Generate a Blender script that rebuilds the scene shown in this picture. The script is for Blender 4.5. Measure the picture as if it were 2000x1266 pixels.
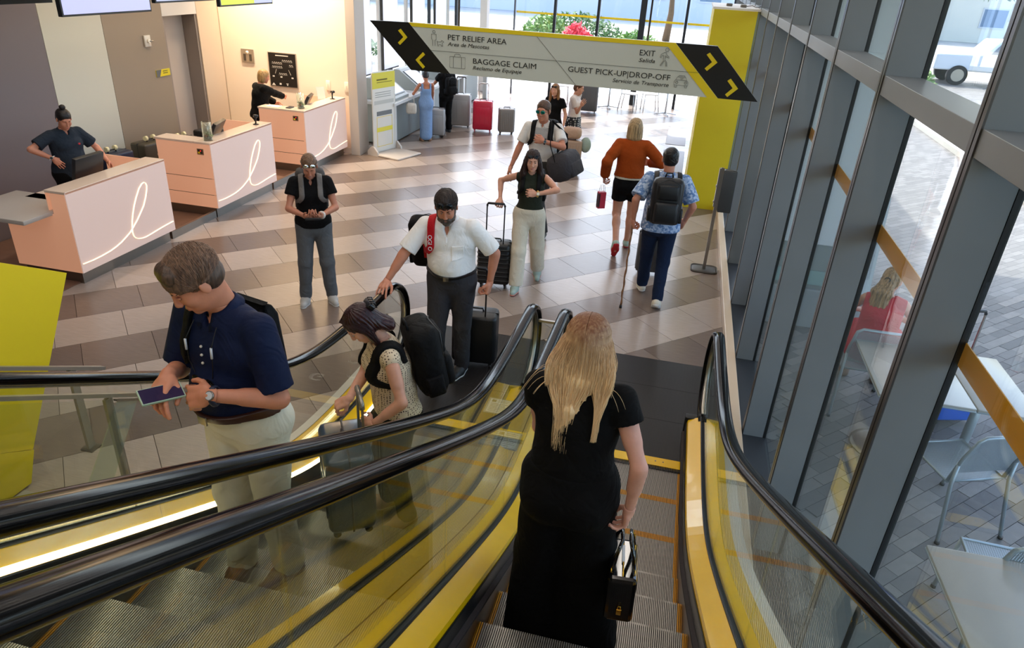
import bpy, bmesh, math, random
import numpy as np
from mathutils import Vector, Matrix, Euler
random.seed(7)
for o in list(bpy.data.objects): bpy.data.objects.remove(o, do_unlink=True)
scene = bpy.context.scene
# ---------------------------------------------------------------- camera, sky, sun, ceiling and fill light, exposure
def make_camera():
    yaw, pitch, roll = -0.21048785, 0.4704962, 0.06095856
    cy, sy, cp, sp = math.cos(yaw), math.sin(yaw), math.cos(pitch), math.sin(pitch)
    fw = Vector((sy*cp, cy*cp, -sp)); rt = Vector((cy, -sy, 0)); up = rt.cross(fw)
    r = rt*math.cos(roll)+up*math.sin(roll); u = -rt*math.sin(roll)+up*math.cos(roll)
    cam = bpy.data.cameras.new('camera'); cam.sensor_width = 36; cam.sensor_fit = 'HORIZONTAL'; cam.lens = 36*1379.884/2000
    cam.clip_start = .05; cam.clip_end = 300
    o = bpy.data.objects.new('camera', cam); scene.collection.objects.link(o)
    o.matrix_world = Matrix(((r.x, u.x, -fw.x, 0), (r.y, u.y, -fw.y, 0), (r.z, u.z, -fw.z, 3.423), (0, 0, 0, 1)))
    scene.camera = o
make_camera()
world = bpy.data.worlds.new('sky'); scene.world = world; world.use_nodes = True
_n = world.node_tree.nodes; _bg = _n['Background']
_sky = _n.new('ShaderNodeTexSky'); _sky.sky_type = 'NISHITA'; _sky.sun_disc = False; _sky.sun_elevation = math.radians(52); _sky.sun_rotation = math.radians(-20); _sky.dust_density = 2.5; _sky.air_density = 1.0
world.node_tree.links.new(_sky.outputs['Color'], _bg.inputs['Color']); _bg.inputs['Strength'].default_value = 0.8
_s = bpy.data.lights.new('sun', 'SUN'); _s.energy = 5.5; _s.angle = math.radians(.6); _s.color = (1, .96, .9)
_so = bpy.data.objects.new('sun', _s); scene.collection.objects.link(_so)
_so.rotation_euler = Vector((-.34, .55, .85)).to_track_quat('Z', 'Y').to_euler()
def area(name, loc, size, sy, e, col=(1, 1, 1), rot=(0, 0, 0), spread=3.14159):
    l = bpy.data.lights.new(name, 'AREA'); l.shape = 'RECTANGLE'; l.size = size; l.size_y = sy; l.energy = e; l.color = col; l.spread = spread
    o = bpy.data.objects.new(name, l); scene.collection.objects.link(o); o.location = loc; o.rotation_euler = rot; return o
for _x in (-5.2, -3.4, -1.6, .2):
    area('ceiling_light_strip', (_x, 5.5, 6.45), .16, 11, 82 if _x < -4 else 70, (1, .93, .84))
    area('ceiling_light_strip', (_x, 15.5, 6.45), .16, 7, 34, (1, .96, .9))
area('wall_washer', (-7.2, 11.95, 4.4), 2.2, .15, 150, (1, .80, .56), (math.radians(14), 0, 0), 1.9)
area('wall_washer', (-6.7, 9.0, 4.6), .2, 4, 40, (1, .80, .58), (0, math.radians(-8), 0), 1.9)
area('front_fill', (-2.0, -2.6, 5.6), 5, .3, 60, (1, .95, .88), (math.radians(50), 0, 0))  # added fill lamp behind the camera, brightens the front of the hanging sign
scene.view_settings.view_transform = 'Standard'; scene.view_settings.look = 'None'
scene.view_settings.gamma = 1; scene.view_settings.use_curve_mapping = False
scene.view_settings.exposure = 0.1
# ---------------------------------------------------------------- helpers
PI = math.pi
COL = bpy.context.scene.collection
def V(*a): return Vector(a)
def link(o, parent=None):
    COL.objects.link(o)
    if parent is not None: o.parent = parent
    return o
def tag(o, label=None, cat=None, group=None, kind=None):
    if label: o['label'] = label
    if cat: o['category'] = cat
    if group: o['group'] = group
    if kind: o['kind'] = kind
    return o
def empty(name, loc=(0, 0, 0), rz=0.0, label=None, cat=None, group=None):
    o = bpy.data.objects.new(name, None); COL.objects.link(o)
    o.empty_display_size = 0.1
    o.location = loc; o.rotation_euler = (0, 0, rz)
    return tag(o, label, cat, group)
def copy_tree(o, parent=None):
    c = o.copy(); COL.objects.link(c)
    if parent is not None: c.parent = parent
    for ch in list(o.children): copy_tree(ch, c)
    return c
class MB:
    """collects shapes into one mesh"""
    def __init__(s): s.v = []; s.f = []; s.sm = []; s.mi = []; s.cur = 0
    def add(s, vs, fs, smooth=False):
        n = len(s.v); s.v.extend([tuple(p) for p in vs])
        for f in fs: s.f.append(tuple(i + n for i in f)); s.sm.append(smooth); s.mi.append(s.cur)
        return s
    def box(s, x0, x1, y0, y1, z0, z1, M=None):
        vs = [V(x, y, z) for z in (z0, z1) for y in (y0, y1) for x in (x0, x1)]
        if M is not None: vs = [M @ p for p in vs]
        return s.add(vs, [(0, 2, 3, 1), (4, 5, 7, 6), (0, 1, 5, 4), (2, 6, 7, 3), (0, 4, 6, 2), (1, 3, 7, 5)])
    def cbox(s, c, d, M=None): return s.box(c[0]-d[0]/2, c[0]+d[0]/2, c[1]-d[1]/2, c[1]+d[1]/2, c[2]-d[2]/2, c[2]+d[2]/2, M)
    def rbox(s, x0, x1, y0, y1, z0, z1, r, seg=3, M=None, rz=None):
        """box with rounded vertical (z) edges and small bevel at top/bottom"""
        rz = r*0.4 if rz is None else rz
        prof = []
        for cx, cy, a0 in ((x1-r, y1-r, 0), (x0+r, y1-r, PI/2), (x0+r, y0+r, PI), (x1-r, y0+r, 1.5*PI)):
            for k in range(seg+1):
                a = a0 + PI/2*k/seg; prof.append((cx, cy, math.cos(a), math.sin(a)))
        n = len(prof); vs = []
        for z, rr in ((z0, r-rz), (z0+rz*.3, r-rz*.3), (z0+rz, r), (z1-rz, r), (z1-rz*.3, r-rz*.3), (z1, r-rz)):
            for cx, cy, ca, sa in prof: vs.append(V(cx+ca*rr, cy+sa*rr, z))
        if M is not None: vs = [M @ p for p in vs]
        fs = [tuple(range(n))[::-1], tuple(range(5*n, 6*n))]
        for l in range(5):
            for i in range(n): j = (i+1) % n; fs.append((l*n+i, l*n+j, (l+1)*n+j, (l+1)*n+i))
        return s.add(vs, fs, True)
    def tube(s, pts, r, n=8, cap=True, closed=False, flat=None, smooth=True):
        pts = [Vector(p) for p in pts]; m = len(pts); vs = []
        rs = r if isinstance(r, (list, tuple)) else [r]*m
        up = None
        for i, p in enumerate(pts):
            if closed: t = (pts[(i+1) % m]-pts[i-1])
            else: t = (pts[min(i+1, m-1)]-pts[max(i-1, 0)])
            t.normalize()
            if up is None:
                up = V(0, 0, 1) if abs(t.z) < .9 else V(0, 1, 0)
            sd = t.cross(up)
            if sd.length < 1e-6: sd = t.orthogonal()
            sd.normalize(); u2 = sd.cross(t).normalized(); up = u2
            for k in range(n):
                a = 2*PI*k/n + (PI/n if n == 4 else 0)
                cx, cy = math.cos(a)*rs[i], math.sin(a)*rs[i]
                if flat: cx *= flat[0]; cy *= flat[1]
                vs.append(p+sd*cx+u2*cy)
        fs = []
        for i in range(m if closed else m-1):
            for k in range(n):
                j = (i+1) % m; k2 = (k+1) % n
                fs.append((i*n+k, i*n+k2, j*n+k2, j*n+k))
        if cap and not closed: fs += [tuple(range(n))[::-1], tuple((m-1)*n+k for k in range(n))]
        return s.add(vs, fs, smooth)
    def cyl(s, c, r, h, n=24, r2=None, axis='z', M=None):
        r2 = r if r2 is None else r2; vs = []
        for z, rr in ((0, r), (h, r2)):
            for k in range(n):
                a = 2*PI*k/n; p = (math.cos(a)*rr, math.sin(a)*rr, z)
                if axis == 'x': p = (p[2], p[0], p[1])
                if axis == 'y': p = (p[1], p[2], p[0])
                vs.append(V(*p)+Vector(c))
        if M is not None: vs = [M @ p for p in vs]
        fs = [tuple(range(n))[::-1], tuple(range(n, 2*n))]
        b = len(s.f)
        s.add(vs, fs)
        n0 = len(s.v)-2*n
        for k in range(n):
            s.f.append((n0+k, n0+(k+1) % n, n0+n+(k+1) % n, n0+n+k)); s.sm.append(True); s.mi.append(s.cur)
        return s
    def lathe(s, prof, n=24, c=(0, 0, 0), M=None):
        vs = []; m = len(prof)
        for r, z in prof:
            for k in range(n): a = 2*PI*k/n; vs.append(V(c[0]+r*math.cos(a), c[1]+r*math.sin(a), c[2]+z))
        if M is not None: vs = [M @ p for p in vs]
        fs = []
        for i in range(m-1):
            for k in range(n): fs.append((i*n+k, i*n+(k+1) % n, (i+1)*n+(k+1) % n, (i+1)*n+k))
        fs += [tuple(range(n))[::-1], tuple((m-1)*n+k for k in range(n))]
        return s.add(vs, fs, True)
    def sphere(s, c, r, n=12, m=8, M=None):
        r = r if isinstance(r, (tuple, list)) else (r, r, r); vs = []; fs = []
        for i in range(m+1):
            ph = PI*i/m
            for k in range(n):
                a = 2*PI*k/n; vs.append(V(c[0]+r[0]*math.sin(ph)*math.cos(a), c[1]+r[1]*math.sin(ph)*math.sin(a), c[2]-r[2]*math.cos(ph)))
        if M is not None: vs = [M @ p for p in vs]
        for i in range(m):
            for k in range(n): fs.append((i*n+k, i*n+(k+1) % n, (i+1)*n+(k+1) % n, (i+1)*n+k))
        return s.add(vs, fs, True)
    def prism(s, poly, h0, h1, axis='y', M=None, smooth=False):
        """poly in the two other axes; extruded along axis"""
        n = len(poly)
        def P(a, b, h): return {'y': V(a, h, b), 'x': V(h, a, b), 'z': V(a, b, h)}[axis]
        vs = [P(a, b, h0) for a, b in poly]+[P(a, b, h1) for a, b in poly]
        if M is not None: vs = [M @ p for p in vs]
        s.add(vs, [tuple(range(n)), tuple(range(n, 2*n))[::-1]])
        n0 = len(s.v)-2*n
        for k in range(n):
            s.f.append((n0+(k+1) % n, n0+k, n0+n+k, n0+n+(k+1) % n)); s.sm.append(smooth); s.mi.append(s.cur)
        return s
    def build(s, name, mat=None, parent=None, bevel=0, fixn=True, mods=None):
        me = bpy.data.meshes.new(name)
        me.from_pydata([tuple(p) for p in s.v], [], s.f)
        mats = mat if isinstance(mat, (list, tuple)) else [mat]
        for m in mats:
            if m is not None: me.materials.append(m)
        me.polygons.foreach_set('use_smooth', s.sm)
        if len(mats) > 1: me.polygons.foreach_set('material_index', s.mi)
        me.update()
        if fixn:
            bm = bmesh.new(); bm.from_mesh(me); bmesh.ops.recalc_face_normals(bm, faces=bm.faces); bm.to_mesh(me); bm.free()
        o = bpy.data.objects.new(name, me); link(o, parent)
        if bevel:
            m = o.modifiers.new('bevel', 'BEVEL'); m.width = bevel; m.segments = 2; m.limit_method = 'ANGLE'; m.angle_limit = .7
        return o
def rot(rx=0, ry=0, rz=0, loc=(0, 0, 0)):
    return Matrix.Translation(loc) @ Euler((rx, ry, rz)).to_matrix().to_4x4()
def frame(origin, x, y):
    x = Vector(x).normalized(); z = x.cross(Vector(y)).normalized(); y = z.cross(x)
    M = Matrix((x, y, z)).transposed().to_4x4(); M.translation = Vector(origin); return M
# ---------------------------------------------------------------- materials
MATS = {}
def hexc(h):
    h = h.lstrip('#'); h = ''.join(ch*2 for ch in h) if len(h) == 3 else h; c = [int(h[i:i+2], 16)/255 for i in (0, 2, 4)]
    return tuple((x/12.92 if x <= .04045 else ((x+.055)/1.055)**2.4) for x in c)
def mat(name, col=None, rough=.5, wr=0, metal=0.0, bump=0.0, bscale=60, var=0.0, vscale=6, emit=None, estr=0, trans=0, spec=None, coat=0, alpha=None, sheen=0, sss=0, stretch=None):
    if name in MATS: return MATS[name]
    m = bpy.data.materials.new(name); m.use_nodes = True; nt = m.node_tree; N = nt.nodes; L = nt.links
    b = N['Principled BSDF']
    c = hexc(col) if isinstance(col, str) else (col or (.8, .8, .8))
    b.inputs['Base Color'].default_value = (*c, 1); b.inputs['Roughness'].default_value = rough; b.inputs['Metallic'].default_value = metal
    if spec is not None: b.inputs['Specular IOR Level'].default_value = spec
    if coat: b.inputs['Coat Weight'].default_value = coat; b.inputs['Coat Roughness'].default_value = .05
    if sheen: b.inputs['Sheen Weight'].default_value = sheen
    if sss:
        b.inputs['Subsurface Weight'].default_value = sss; b.inputs['Subsurface Radius'].default_value = (.012, .004, .002); b.inputs['Subsurface Scale'].default_value = 1
    if emit: b.inputs['Emission Color'].default_value = (*(hexc(emit) if isinstance(emit, str) else emit), 1); b.inputs['Emission Strength'].default_value = estr
    tc = None
    if bump or var:
        tc = N.new('ShaderNodeTexCoord'); src = tc.outputs['Object']
        if stretch:
            mp = N.new('ShaderNodeMapping'); mp.inputs['Scale'].default_value = stretch; L.new(src, mp.inputs['Vector']); src = mp.outputs['Vector']
    if wr:
        if tc is None: tc = N.new('ShaderNodeTexCoord'); src = tc.outputs['Object']
        wn = N.new('ShaderNodeTexNoise'); wn.inputs['Scale'].default_value = 7; wn.inputs['Detail'].default_value = 2; wn.inputs['Distortion'].default_value = 1.8; L.new(src, wn.inputs['Vector'])
        wb_ = N.new('ShaderNodeBump'); wb_.inputs['Strength'].default_value = wr; wb_.inputs['Distance'].default_value = .03; L.new(wn.outputs['Fac'], wb_.inputs['Height']); L.new(wb_.outputs['Normal'], b.inputs['Normal'])
    if bump:
        n = N.new('ShaderNodeTexNoise'); n.inputs['Scale'].default_value = bscale; n.inputs['Detail'].default_value = 3; L.new(src, n.inputs['Vector'])
        bp = N.new('ShaderNodeBump'); bp.inputs['Strength'].default_value = bump; bp.inputs['Distance'].default_value = .004
        L.new(n.outputs['Fac'], bp.inputs['Height']); L.new(bp.outputs['Normal'], b.inputs['Normal'])
        if wr: L.new(wb_.outputs['Normal'], bp.inputs['Normal'])
    if var:
        n = N.new('ShaderNodeTexNoise'); n.inputs['Scale'].default_value = vscale; n.inputs['Detail'].default_value = 4; L.new(src, n.inputs['Vector'])
        mx = N.new('ShaderNodeMix'); mx.data_type = 'RGBA'; mx.inputs['A'].default_value = (*[x*(1-var) for x in c], 1); mx.inputs['B'].default_value = (*[min(1, x*(1+var)) for x in c], 1)
        mr = N.new('ShaderNodeMapRange'); mr.inputs['From Min'].default_value = .3; mr.inputs['From Max'].default_value = .7
        L.new(n.outputs['Fac'], mr.inputs['Value']); L.new(mr.outputs['Result'], mx.inputs['Factor']); L.new(mx.outputs['Result'], b.inputs['Base Color'])
    MATS[name] = m; return m
def glassmat(name, tint=(.9, .97, .93), gloss=.06, rough=.0, opac=0.0):
    """thin architectural glass: tinted see-through pane with fresnel reflection"""
    if name in MATS: return MATS[name]
    m = bpy.data.materials.new(name); m.use_nodes = True; nt = m.node_tree; N = nt.nodes; L = nt.links
    N.remove(N['Principled BSDF']); out = N['Material Output']
    t = N.new('ShaderNodeBsdfTransparent'); t.inputs['Color'].default_value = (*tint, 1)
    g = N.new('ShaderNodeBsdfGlossy'); g.inputs['Roughness'].default_value = rough; g.inputs['Color'].default_value = (.95, 1, .97, 1)
    f = N.new('ShaderNodeLayerWeight'); f.inputs['Blend'].default_value = .35
    mr = N.new('ShaderNodeMapRange'); mr.inputs['To Min'].default_value = gloss; mr.inputs['To Max'].default_value = .75
    L.new(f.outputs['Facing'], mr.inputs['Value'])
    pw = N.new('ShaderNodeMath'); pw.operation = 'POWER'; pw.inputs[1].default_value = 2.6; L.new(f.outputs['Facing'], pw.inputs[0]); L.new(pw.outputs[0], mr.inputs['Value'])
    mx = N.new('ShaderNodeMixShader'); L.new(mr.outputs['Result'], mx.inputs['Fac']); L.new(t.outputs[0], mx.inputs[1]); L.new(g.outputs[0], mx.inputs[2])
    if opac:
        d = N.new('ShaderNodeBsdfDiffuse'); d.inputs['Color'].default_value = (.8, .85, .82, 1)
        m2 = N.new('ShaderNodeMixShader'); m2.inputs['Fac'].default_value = opac; L.new(mx.outputs[0], m2.inputs[1]); L.new(d.outputs[0], m2.inputs[2]); L.new(m2.outputs[0], out.inputs['Surface'])
    else: L.new(mx.outputs[0], out.inputs['Surface'])
    MATS[name] = m; return m
def text_obj(name, s, size, M, m, parent=None, align='LEFT', ext=.001, shear=0, sx=1.0, space=1.0):
    cu = bpy.data.curves.new(name, 'FONT'); cu.body = s; cu.size = size; cu.align_x = align; cu.extrude = ext; cu.shear = shear; cu.space_character = space
    cu.resolution_u = 3
    t_ = bpy.data.objects.new('t', cu); COL.objects.link(t_); dg = bpy.context.evaluated_depsgraph_get(); dg.update()
    me = bpy.data.meshes.new_from_object(t_.evaluated_get(dg)); me.name = name; bpy.data.objects.remove(t_, do_unlink=True); bpy.data.curves.remove(cu)
    me.materials.clear(); me.materials.append(m)
    o = bpy.data.objects.new(name, me); link(o, parent)
    o.matrix_local = M @ Matrix.Diagonal((sx, 1, 1, 1)); return o
# ---------------------------------------------------------------- implicit-surface figures
def smin(a, b, k):
    h = np.maximum(k-np.abs(a-b), 0)/k
    return np.minimum(a, b)-h*h*k*.25
def smax(a, b, k): return -smin(-a, -b, k)
class Field:
    def __init__(s): s.ops = []
    def rc(s, a, b, r1, r2, k=.02, sub=False):
        s.ops.append(('rc', np.array(a, float), np.array(b, float), r1, r2, k, sub)); return s
    def ec(s, a, b, e1, e2, side, fwd, k=.03, sub=False):
        s.ops.append(('ec', np.array(a, float), np.array(b, float), e1, e2, np.array(side, float), np.array(fwd, float), k, sub)); return s
    def el(s, c, r, R=None, k=.015, sub=False):
        s.ops.append(('el', np.array(c, float), np.array(r, float), np.eye(3) if R is None else np.array(R), k, sub)); return s
    def copy(s): f = Field(); f.ops = list(s.ops); return f
    def bounds(s):
        lo = np.full(3, 9.); hi = -lo
        for o in s.ops:
            if (o[0] == 'rc' and o[6]) or (o[0] == 'ec' and o[8]) or (o[0] == 'el' and o[5]): continue
            a, b = s._bb(o, 0.0); lo = np.minimum(lo, a); hi = np.maximum(hi, b)
        return lo-.03, hi+.03
    @staticmethod
    def _bb(o, m):
        if o[0] == 'rc':
            r = max(o[3], o[4])+m; return np.minimum(o[1], o[2])-r, np.maximum(o[1], o[2])+r
        if o[0] == 'ec':
            r = max(max(o[3]), max(o[4]))+m; return np.minimum(o[1], o[2])-r, np.maximum(o[1], o[2])+r
        r = max(o[2])+m; return o[1]-r, o[1]+r
    def grid(s, vx, lo=None, hi=None):
        l, h = s.bounds()
        lo = l if lo is None else np.array(lo); hi = h if hi is None else np.array(hi)
        n = np.maximum(np.ceil((hi-lo)/vx).astype(int)+1, 3)
        ax = [lo[i]+vx*np.arange(n[i]) for i in range(3)]
        val = np.full(n, .2, dtype=np.float32)
        for o in s.ops:
            k = {'rc': 5, 'ec': 7, 'el': 4}[o[0]]; k = o[k]; sub = o[-1]
            a, b = s._bb(o, k+2.5*vx+.01)
            i0 = np.maximum(np.floor((a-lo)/vx).astype(int), 0); i1 = np.minimum(np.ceil((b-lo)/vx).astype(int)+1, n)
            if (i1 <= i0).any(): continue
            X = ax[0][i0[0]:i1[0]][:, None, None]; Y = ax[1][i0[1]:i1[1]][None, :, None]; Z = ax[2][i0[2]:i1[2]][None, None, :]
            if o[0] == 'el':
                c, r, R = o[1], o[2], o[3]; x = X-c[0]; y = Y-c[1]; z = Z-c[2]
                q = [(x*R[0, j]+y*R[1, j]+z*R[2, j])/r[j] for j in range(3)]
                kk = np.sqrt(q[0]**2+q[1]**2+q[2]**2); k2 = np.sqrt((q[0]/r[0])**2+(q[1]/r[1])**2+(q[2]/r[2])**2)+1e-6
                d = kk*(kk-1)/k2
            else:
                A, B = o[1], o[2]; ab = B-A; L2 = ab@ab+1e-9
                x = X-A[0]; y = Y-A[1]; z = Z-A[2]
                t = np.clip((x*ab[0]+y*ab[1]+z*ab[2])/L2, 0, 1)
                x = x-t*ab[0]; y = y-t*ab[1]; z = z-t*ab[2]
                if o[0] == 'rc': d = np.sqrt(x*x+y*y+z*z)-(o[3]+(o[4]-o[3])*t)
                else:
                    sd, fw = o[5], o[6]
                    rs = o[3][0]+(o[4][0]-o[3][0])*t; rf = o[3][1]+(o[4][1]-o[3][1])*t
                    qs = x*sd[0]+y*sd[1]+z*sd[2]; qf = x*fw[0]+y*fw[1]+z*fw[2]
                    qa2 = np.maximum(x*x+y*y+z*z-qs*qs-qf*qf, 0)
                    ra = np.minimum(rs, rf)
                    kk = np.sqrt((qs/rs)**2+(qf/rf)**2+qa2/ra**2); k2 = np.sqrt((qs/rs/rs)**2+(qf/rf/rf)**2+qa2/ra**4)+1e-6
                    d = kk*(kk-1)/k2
            sl = (slice(i0[0], i1[0]), slice(i0[1], i1[1]), slice(i0[2], i1[2]))
            d = d.astype(np.float32)
            val[sl] = smax(val[sl], -d, k) if sub else smin(val[sl], d, k)
        return lo, vx, ax, val
def surface_nets(lo, vx, v):
    nx, ny, nz = v.shape; s = v < 0
    cnt = np.zeros((nx-1, ny-1, nz-1), np.float32); P = [np.zeros_like(cnt) for _ in range(3)]
    cor = [(i, j, k) for i in (0, 1) for j in (0, 1) for k in (0, 1)]
    def cs(a, c): return a[c[0]:nx-1+c[0], c[1]:ny-1+c[1], c[2]:nz-1+c[2]]
    S = sum(cs(s, c).astype(np.int8) for c in cor); act = (S > 0) & (S < 8)
    idx = np.argwhere(act); ii = tuple(idx.T); n = len(idx)
    if n == 0: return np.zeros((0, 3)), np.zeros((0, 4), int)
    cv = {c: v[ii[0]+c[0], ii[1]+c[1], ii[2]+c[2]] for c in cor}
    acc = np.zeros((n, 3)); cn = np.zeros(n)
    for c in cor:
        for d in range(3):
            if c[d] == 1: continue
            e = list(c); e[d] = 1; e = tuple(e)
            a, b = cv[c], cv[e]; m = (a < 0) != (b < 0)
            t = np.where(m, a/np.where(m, a-b, 1), 0)
            p = np.tile(np.array(c, float), (n, 1)); p[:, d] += t
            acc += p*m[:, None]; cn += m
    pts = np.array(lo)+vx*(idx+acc/cn[:, None])
    vid = np.full(cnt.shape, -1, np.int64); vid[ii] = np.arange(n)
    faces = []
    for d in range(3):
        sl0 = [slice(None)]*3; sl1 = [slice(None)]*3; sl0[d] = slice(0, -1); sl1[d] = slice(1, None)
        a, b = s[tuple(sl0)], s[tuple(sl1)]; e = np.argwhere(a != b)
        u, w = (d+1) % 3, (d+2) % 3
        sh = v.shape
        ok = (e[:, u] > 0) & (e[:, w] > 0) & (e[:, u] < sh[u]-1) & (e[:, w] < sh[w]-1); e = e[ok]
        ins = a[tuple(e.T)]
        q = []
        for du, dw in ((0, 0), (-1, 0), (-1, -1), (0, -1)):
            c = e.copy(); c[:, u] += du; c[:, w] += dw; q.append(vid[tuple(c.T)])
        q = np.stack(q, 1); q[~ins] = q[~ins][:, ::-1]; faces.append(q)
    return pts, np.concatenate(faces)
def np_mesh(name, parts, mats, parent=None, smooth=True):
    vs = []; fs = []; mi = []; n = 0
    for k, (p, f) in enumerate(parts):
        if len(f) == 0: continue
        vs.append(p); fs.append(f+n); mi.append(np.full(len(f), min(k, len(mats)-1))); n += len(p)
    P = np.concatenate(vs); F = np.concatenate(fs)
    me = bpy.data.meshes.new(name); me.vertices.add(len(P)); me.vertices.foreach_set('co', P.astype(np.float32).ravel())
    me.loops.add(F.size); me.loops.foreach_set('vertex_index', F.astype(np.int32).ravel())
    me.polygons.add(len(F)); me.polygons.foreach_set('loop_start', np.arange(0, F.size, 4, dtype=np.int32))
    for m in mats: me.materials.append(m)
    me.polygons.foreach_set('material_index', np.concatenate(mi).astype(np.int32)) if len(mats) > 1 else None
    me.polygons.foreach_set('use_smooth', np.ones(len(F), bool)) if smooth else None
    me.update(calc_edges=True)
    o = bpy.data.objects.new(name, me); link(o, parent); return o
def mesh_field(f, vx, post=None, lo=None, hi=None):
    lo, vx, ax, val = f.grid(vx, lo, hi)
    if post is not None:
        X = ax[0][:, None, None]; Y = ax[1][None, :, None]; Z = ax[2][None, None, :]
        val = post(val, X, Y, Z).astype(np.float32)
    b = val.copy(); val[0] = .05; val[-1] = .05; val[:, 0] = .05; val[:, -1] = .05; val[:, :, 0] = .05; val[:, :, -1] = .05
    return surface_nets(lo, vx, np.where(val == 0, 1e-6, val))
def mesh_multi(parts, vx, post=None, k=.02):
    bs = [f.bounds() for f, _ in parts]; lo = np.min([b[0] for b in bs], 0); hi = np.max([b[1] for b in bs], 0); out = None
    for f, pf in parts:
        l, v_, ax, val = f.grid(vx, lo, hi); X = ax[0][:, None, None]; Y = ax[1][None, :, None]; Z = ax[2][None, None, :]
        if pf: val = pf(val, X, Y, Z).astype(np.float32)
        out = val if out is None else smin(out, val, k)
    if post: out = post(out, X, Y, Z).astype(np.float32)
    val = out; val[0] = .05; val[-1] = .05; val[:, 0] = .05; val[:, -1] = .05; val[:, :, 0] = .05; val[:, :, -1] = .05
    return surface_nets(lo, vx, np.where(val == 0, 1e-6, val))
def folds(X, Y, Z, amp, f=28., seed=0., drop=1.):
    """soft creases, roughly diagonal"""
    a = np.sin(f*(Z*drop+.55*X+.35*Y)+3*np.sin(7*X+seed)+2.2*np.sin(9*Y+1.7*seed))
    b = np.sin(f*.6*(Z*drop-.7*X+.4*Y)+2.5*np.sin(8*Z+2*seed)+seed)
    return amp*(a*.6+b*.6)*(.5+.5*np.sin(4*Z+3*X+seed))
def nrm(v): v = np.array(v, float); return v/(np.linalg.norm(v)+1e-9)
def ik(S, T, a, b, pole):
    d = T-S; L = np.linalg.norm(d); L2 = min(L, (a+b)*.999); u = d/(L+1e-9); T = S+u*L2
    x = (a*a-b*b+L2*L2)/(2*L2); h = math.sqrt(max(a*a-x*x, 0)); p = np.array(pole, float); p = p-(p@u)*u; p = nrm(p)
    return S+u*x+p*h, T
def eul(rx, ry, rz):
    return np.array(Euler((rx, ry, rz), 'XYZ').to_matrix())
FINGER = [(.034, .046, .027, .021, .0083), (.0115, .050, .031, .022, .0087), (-.0115, .047, .029, .022, .0083), (-.033, .038, .022, .018, .0073)]
def hand_field(f, w, R, s, curl, side, thumb=.5, spread=1., fs=1., wr_r=.024):
    """w wrist, R columns: x towards the thumb side, y along fingers, z back of the hand"""
    P = lambda x, y, z: w+R@(np.array([x, y, z])*s)
    f.el(P(0, .048, 0), np.array([.041, .052, .0155])*s, R, .012)
    f.rc(P(.026, .03, -.002), P(.032, .088, 0), .014*s, .0115*s, .012); f.rc(P(0, .03, 0), P(0, .09, 0), .014*s, .0125*s, .012); f.rc(P(-.024, .03, -.001), P(-.030, .082, 0), .013*s, .0105*s, .012)
    f.rc(P(0, -.012, 0), P(0, .025, 0), wr_r*.97, wr_r*1.03, .012)
    cs = curl if isinstance(curl, (list, tuple)) else [curl]*4
    for i, (x, l1, l2, l3, r) in enumerate(FINGER):
        c = cs[i]; p = np.array([x, .088 if i in (1, 2) else (.085 if i == 0 else .078), 0.]); a = .25*c; dx = x*.9*spread
        f_r = r*fs
        for l, da in ((l1, .55*c), (l2, .8*c), (l3, .5*c)):
            a += da; q = p+np.array([dx*l*6 if l == l1 else dx*l*2, math.cos(a)*l, -math.sin(a)*l])
            f.rc(P(*p), P(*q), f_r*s, f_r*.93*s, .004); p = q
    t0 = P(.026, .02, -.006); d1 = np.array([.62, .68, -.25-.6*thumb]); d1 /= np.linalg.norm(d1)
    t1 = t0+R@(d1*.042*s); d2 = np.array([.35-.5*thumb, .85, -.25-.5*thumb]); d2 /= np.linalg.norm(d2); t2 = t1+R@(d2*.033*s); d3 = np.array([.1-.6*thumb, .9, -.2-.4*thumb]); d3 /= np.linalg.norm(d3); t3 = t2+R@(d3*.025*s)
    f.rc(t0, t1, .0155*s, .0115*s, .012); f.rc(t1, t2, .011*s, .0098*s, .005); f.rc(t2, t3, .0098*s, .0085*s, .004)
    return [P(0, .09, -.02), t3]
SKIN = {}
def skinmat(name, col, rough=.48):
    return mat('skin_'+name, col, rough=rough, bump=.08, bscale=180, var=.05, vscale=25, sss=.12, spec=.35)
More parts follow.
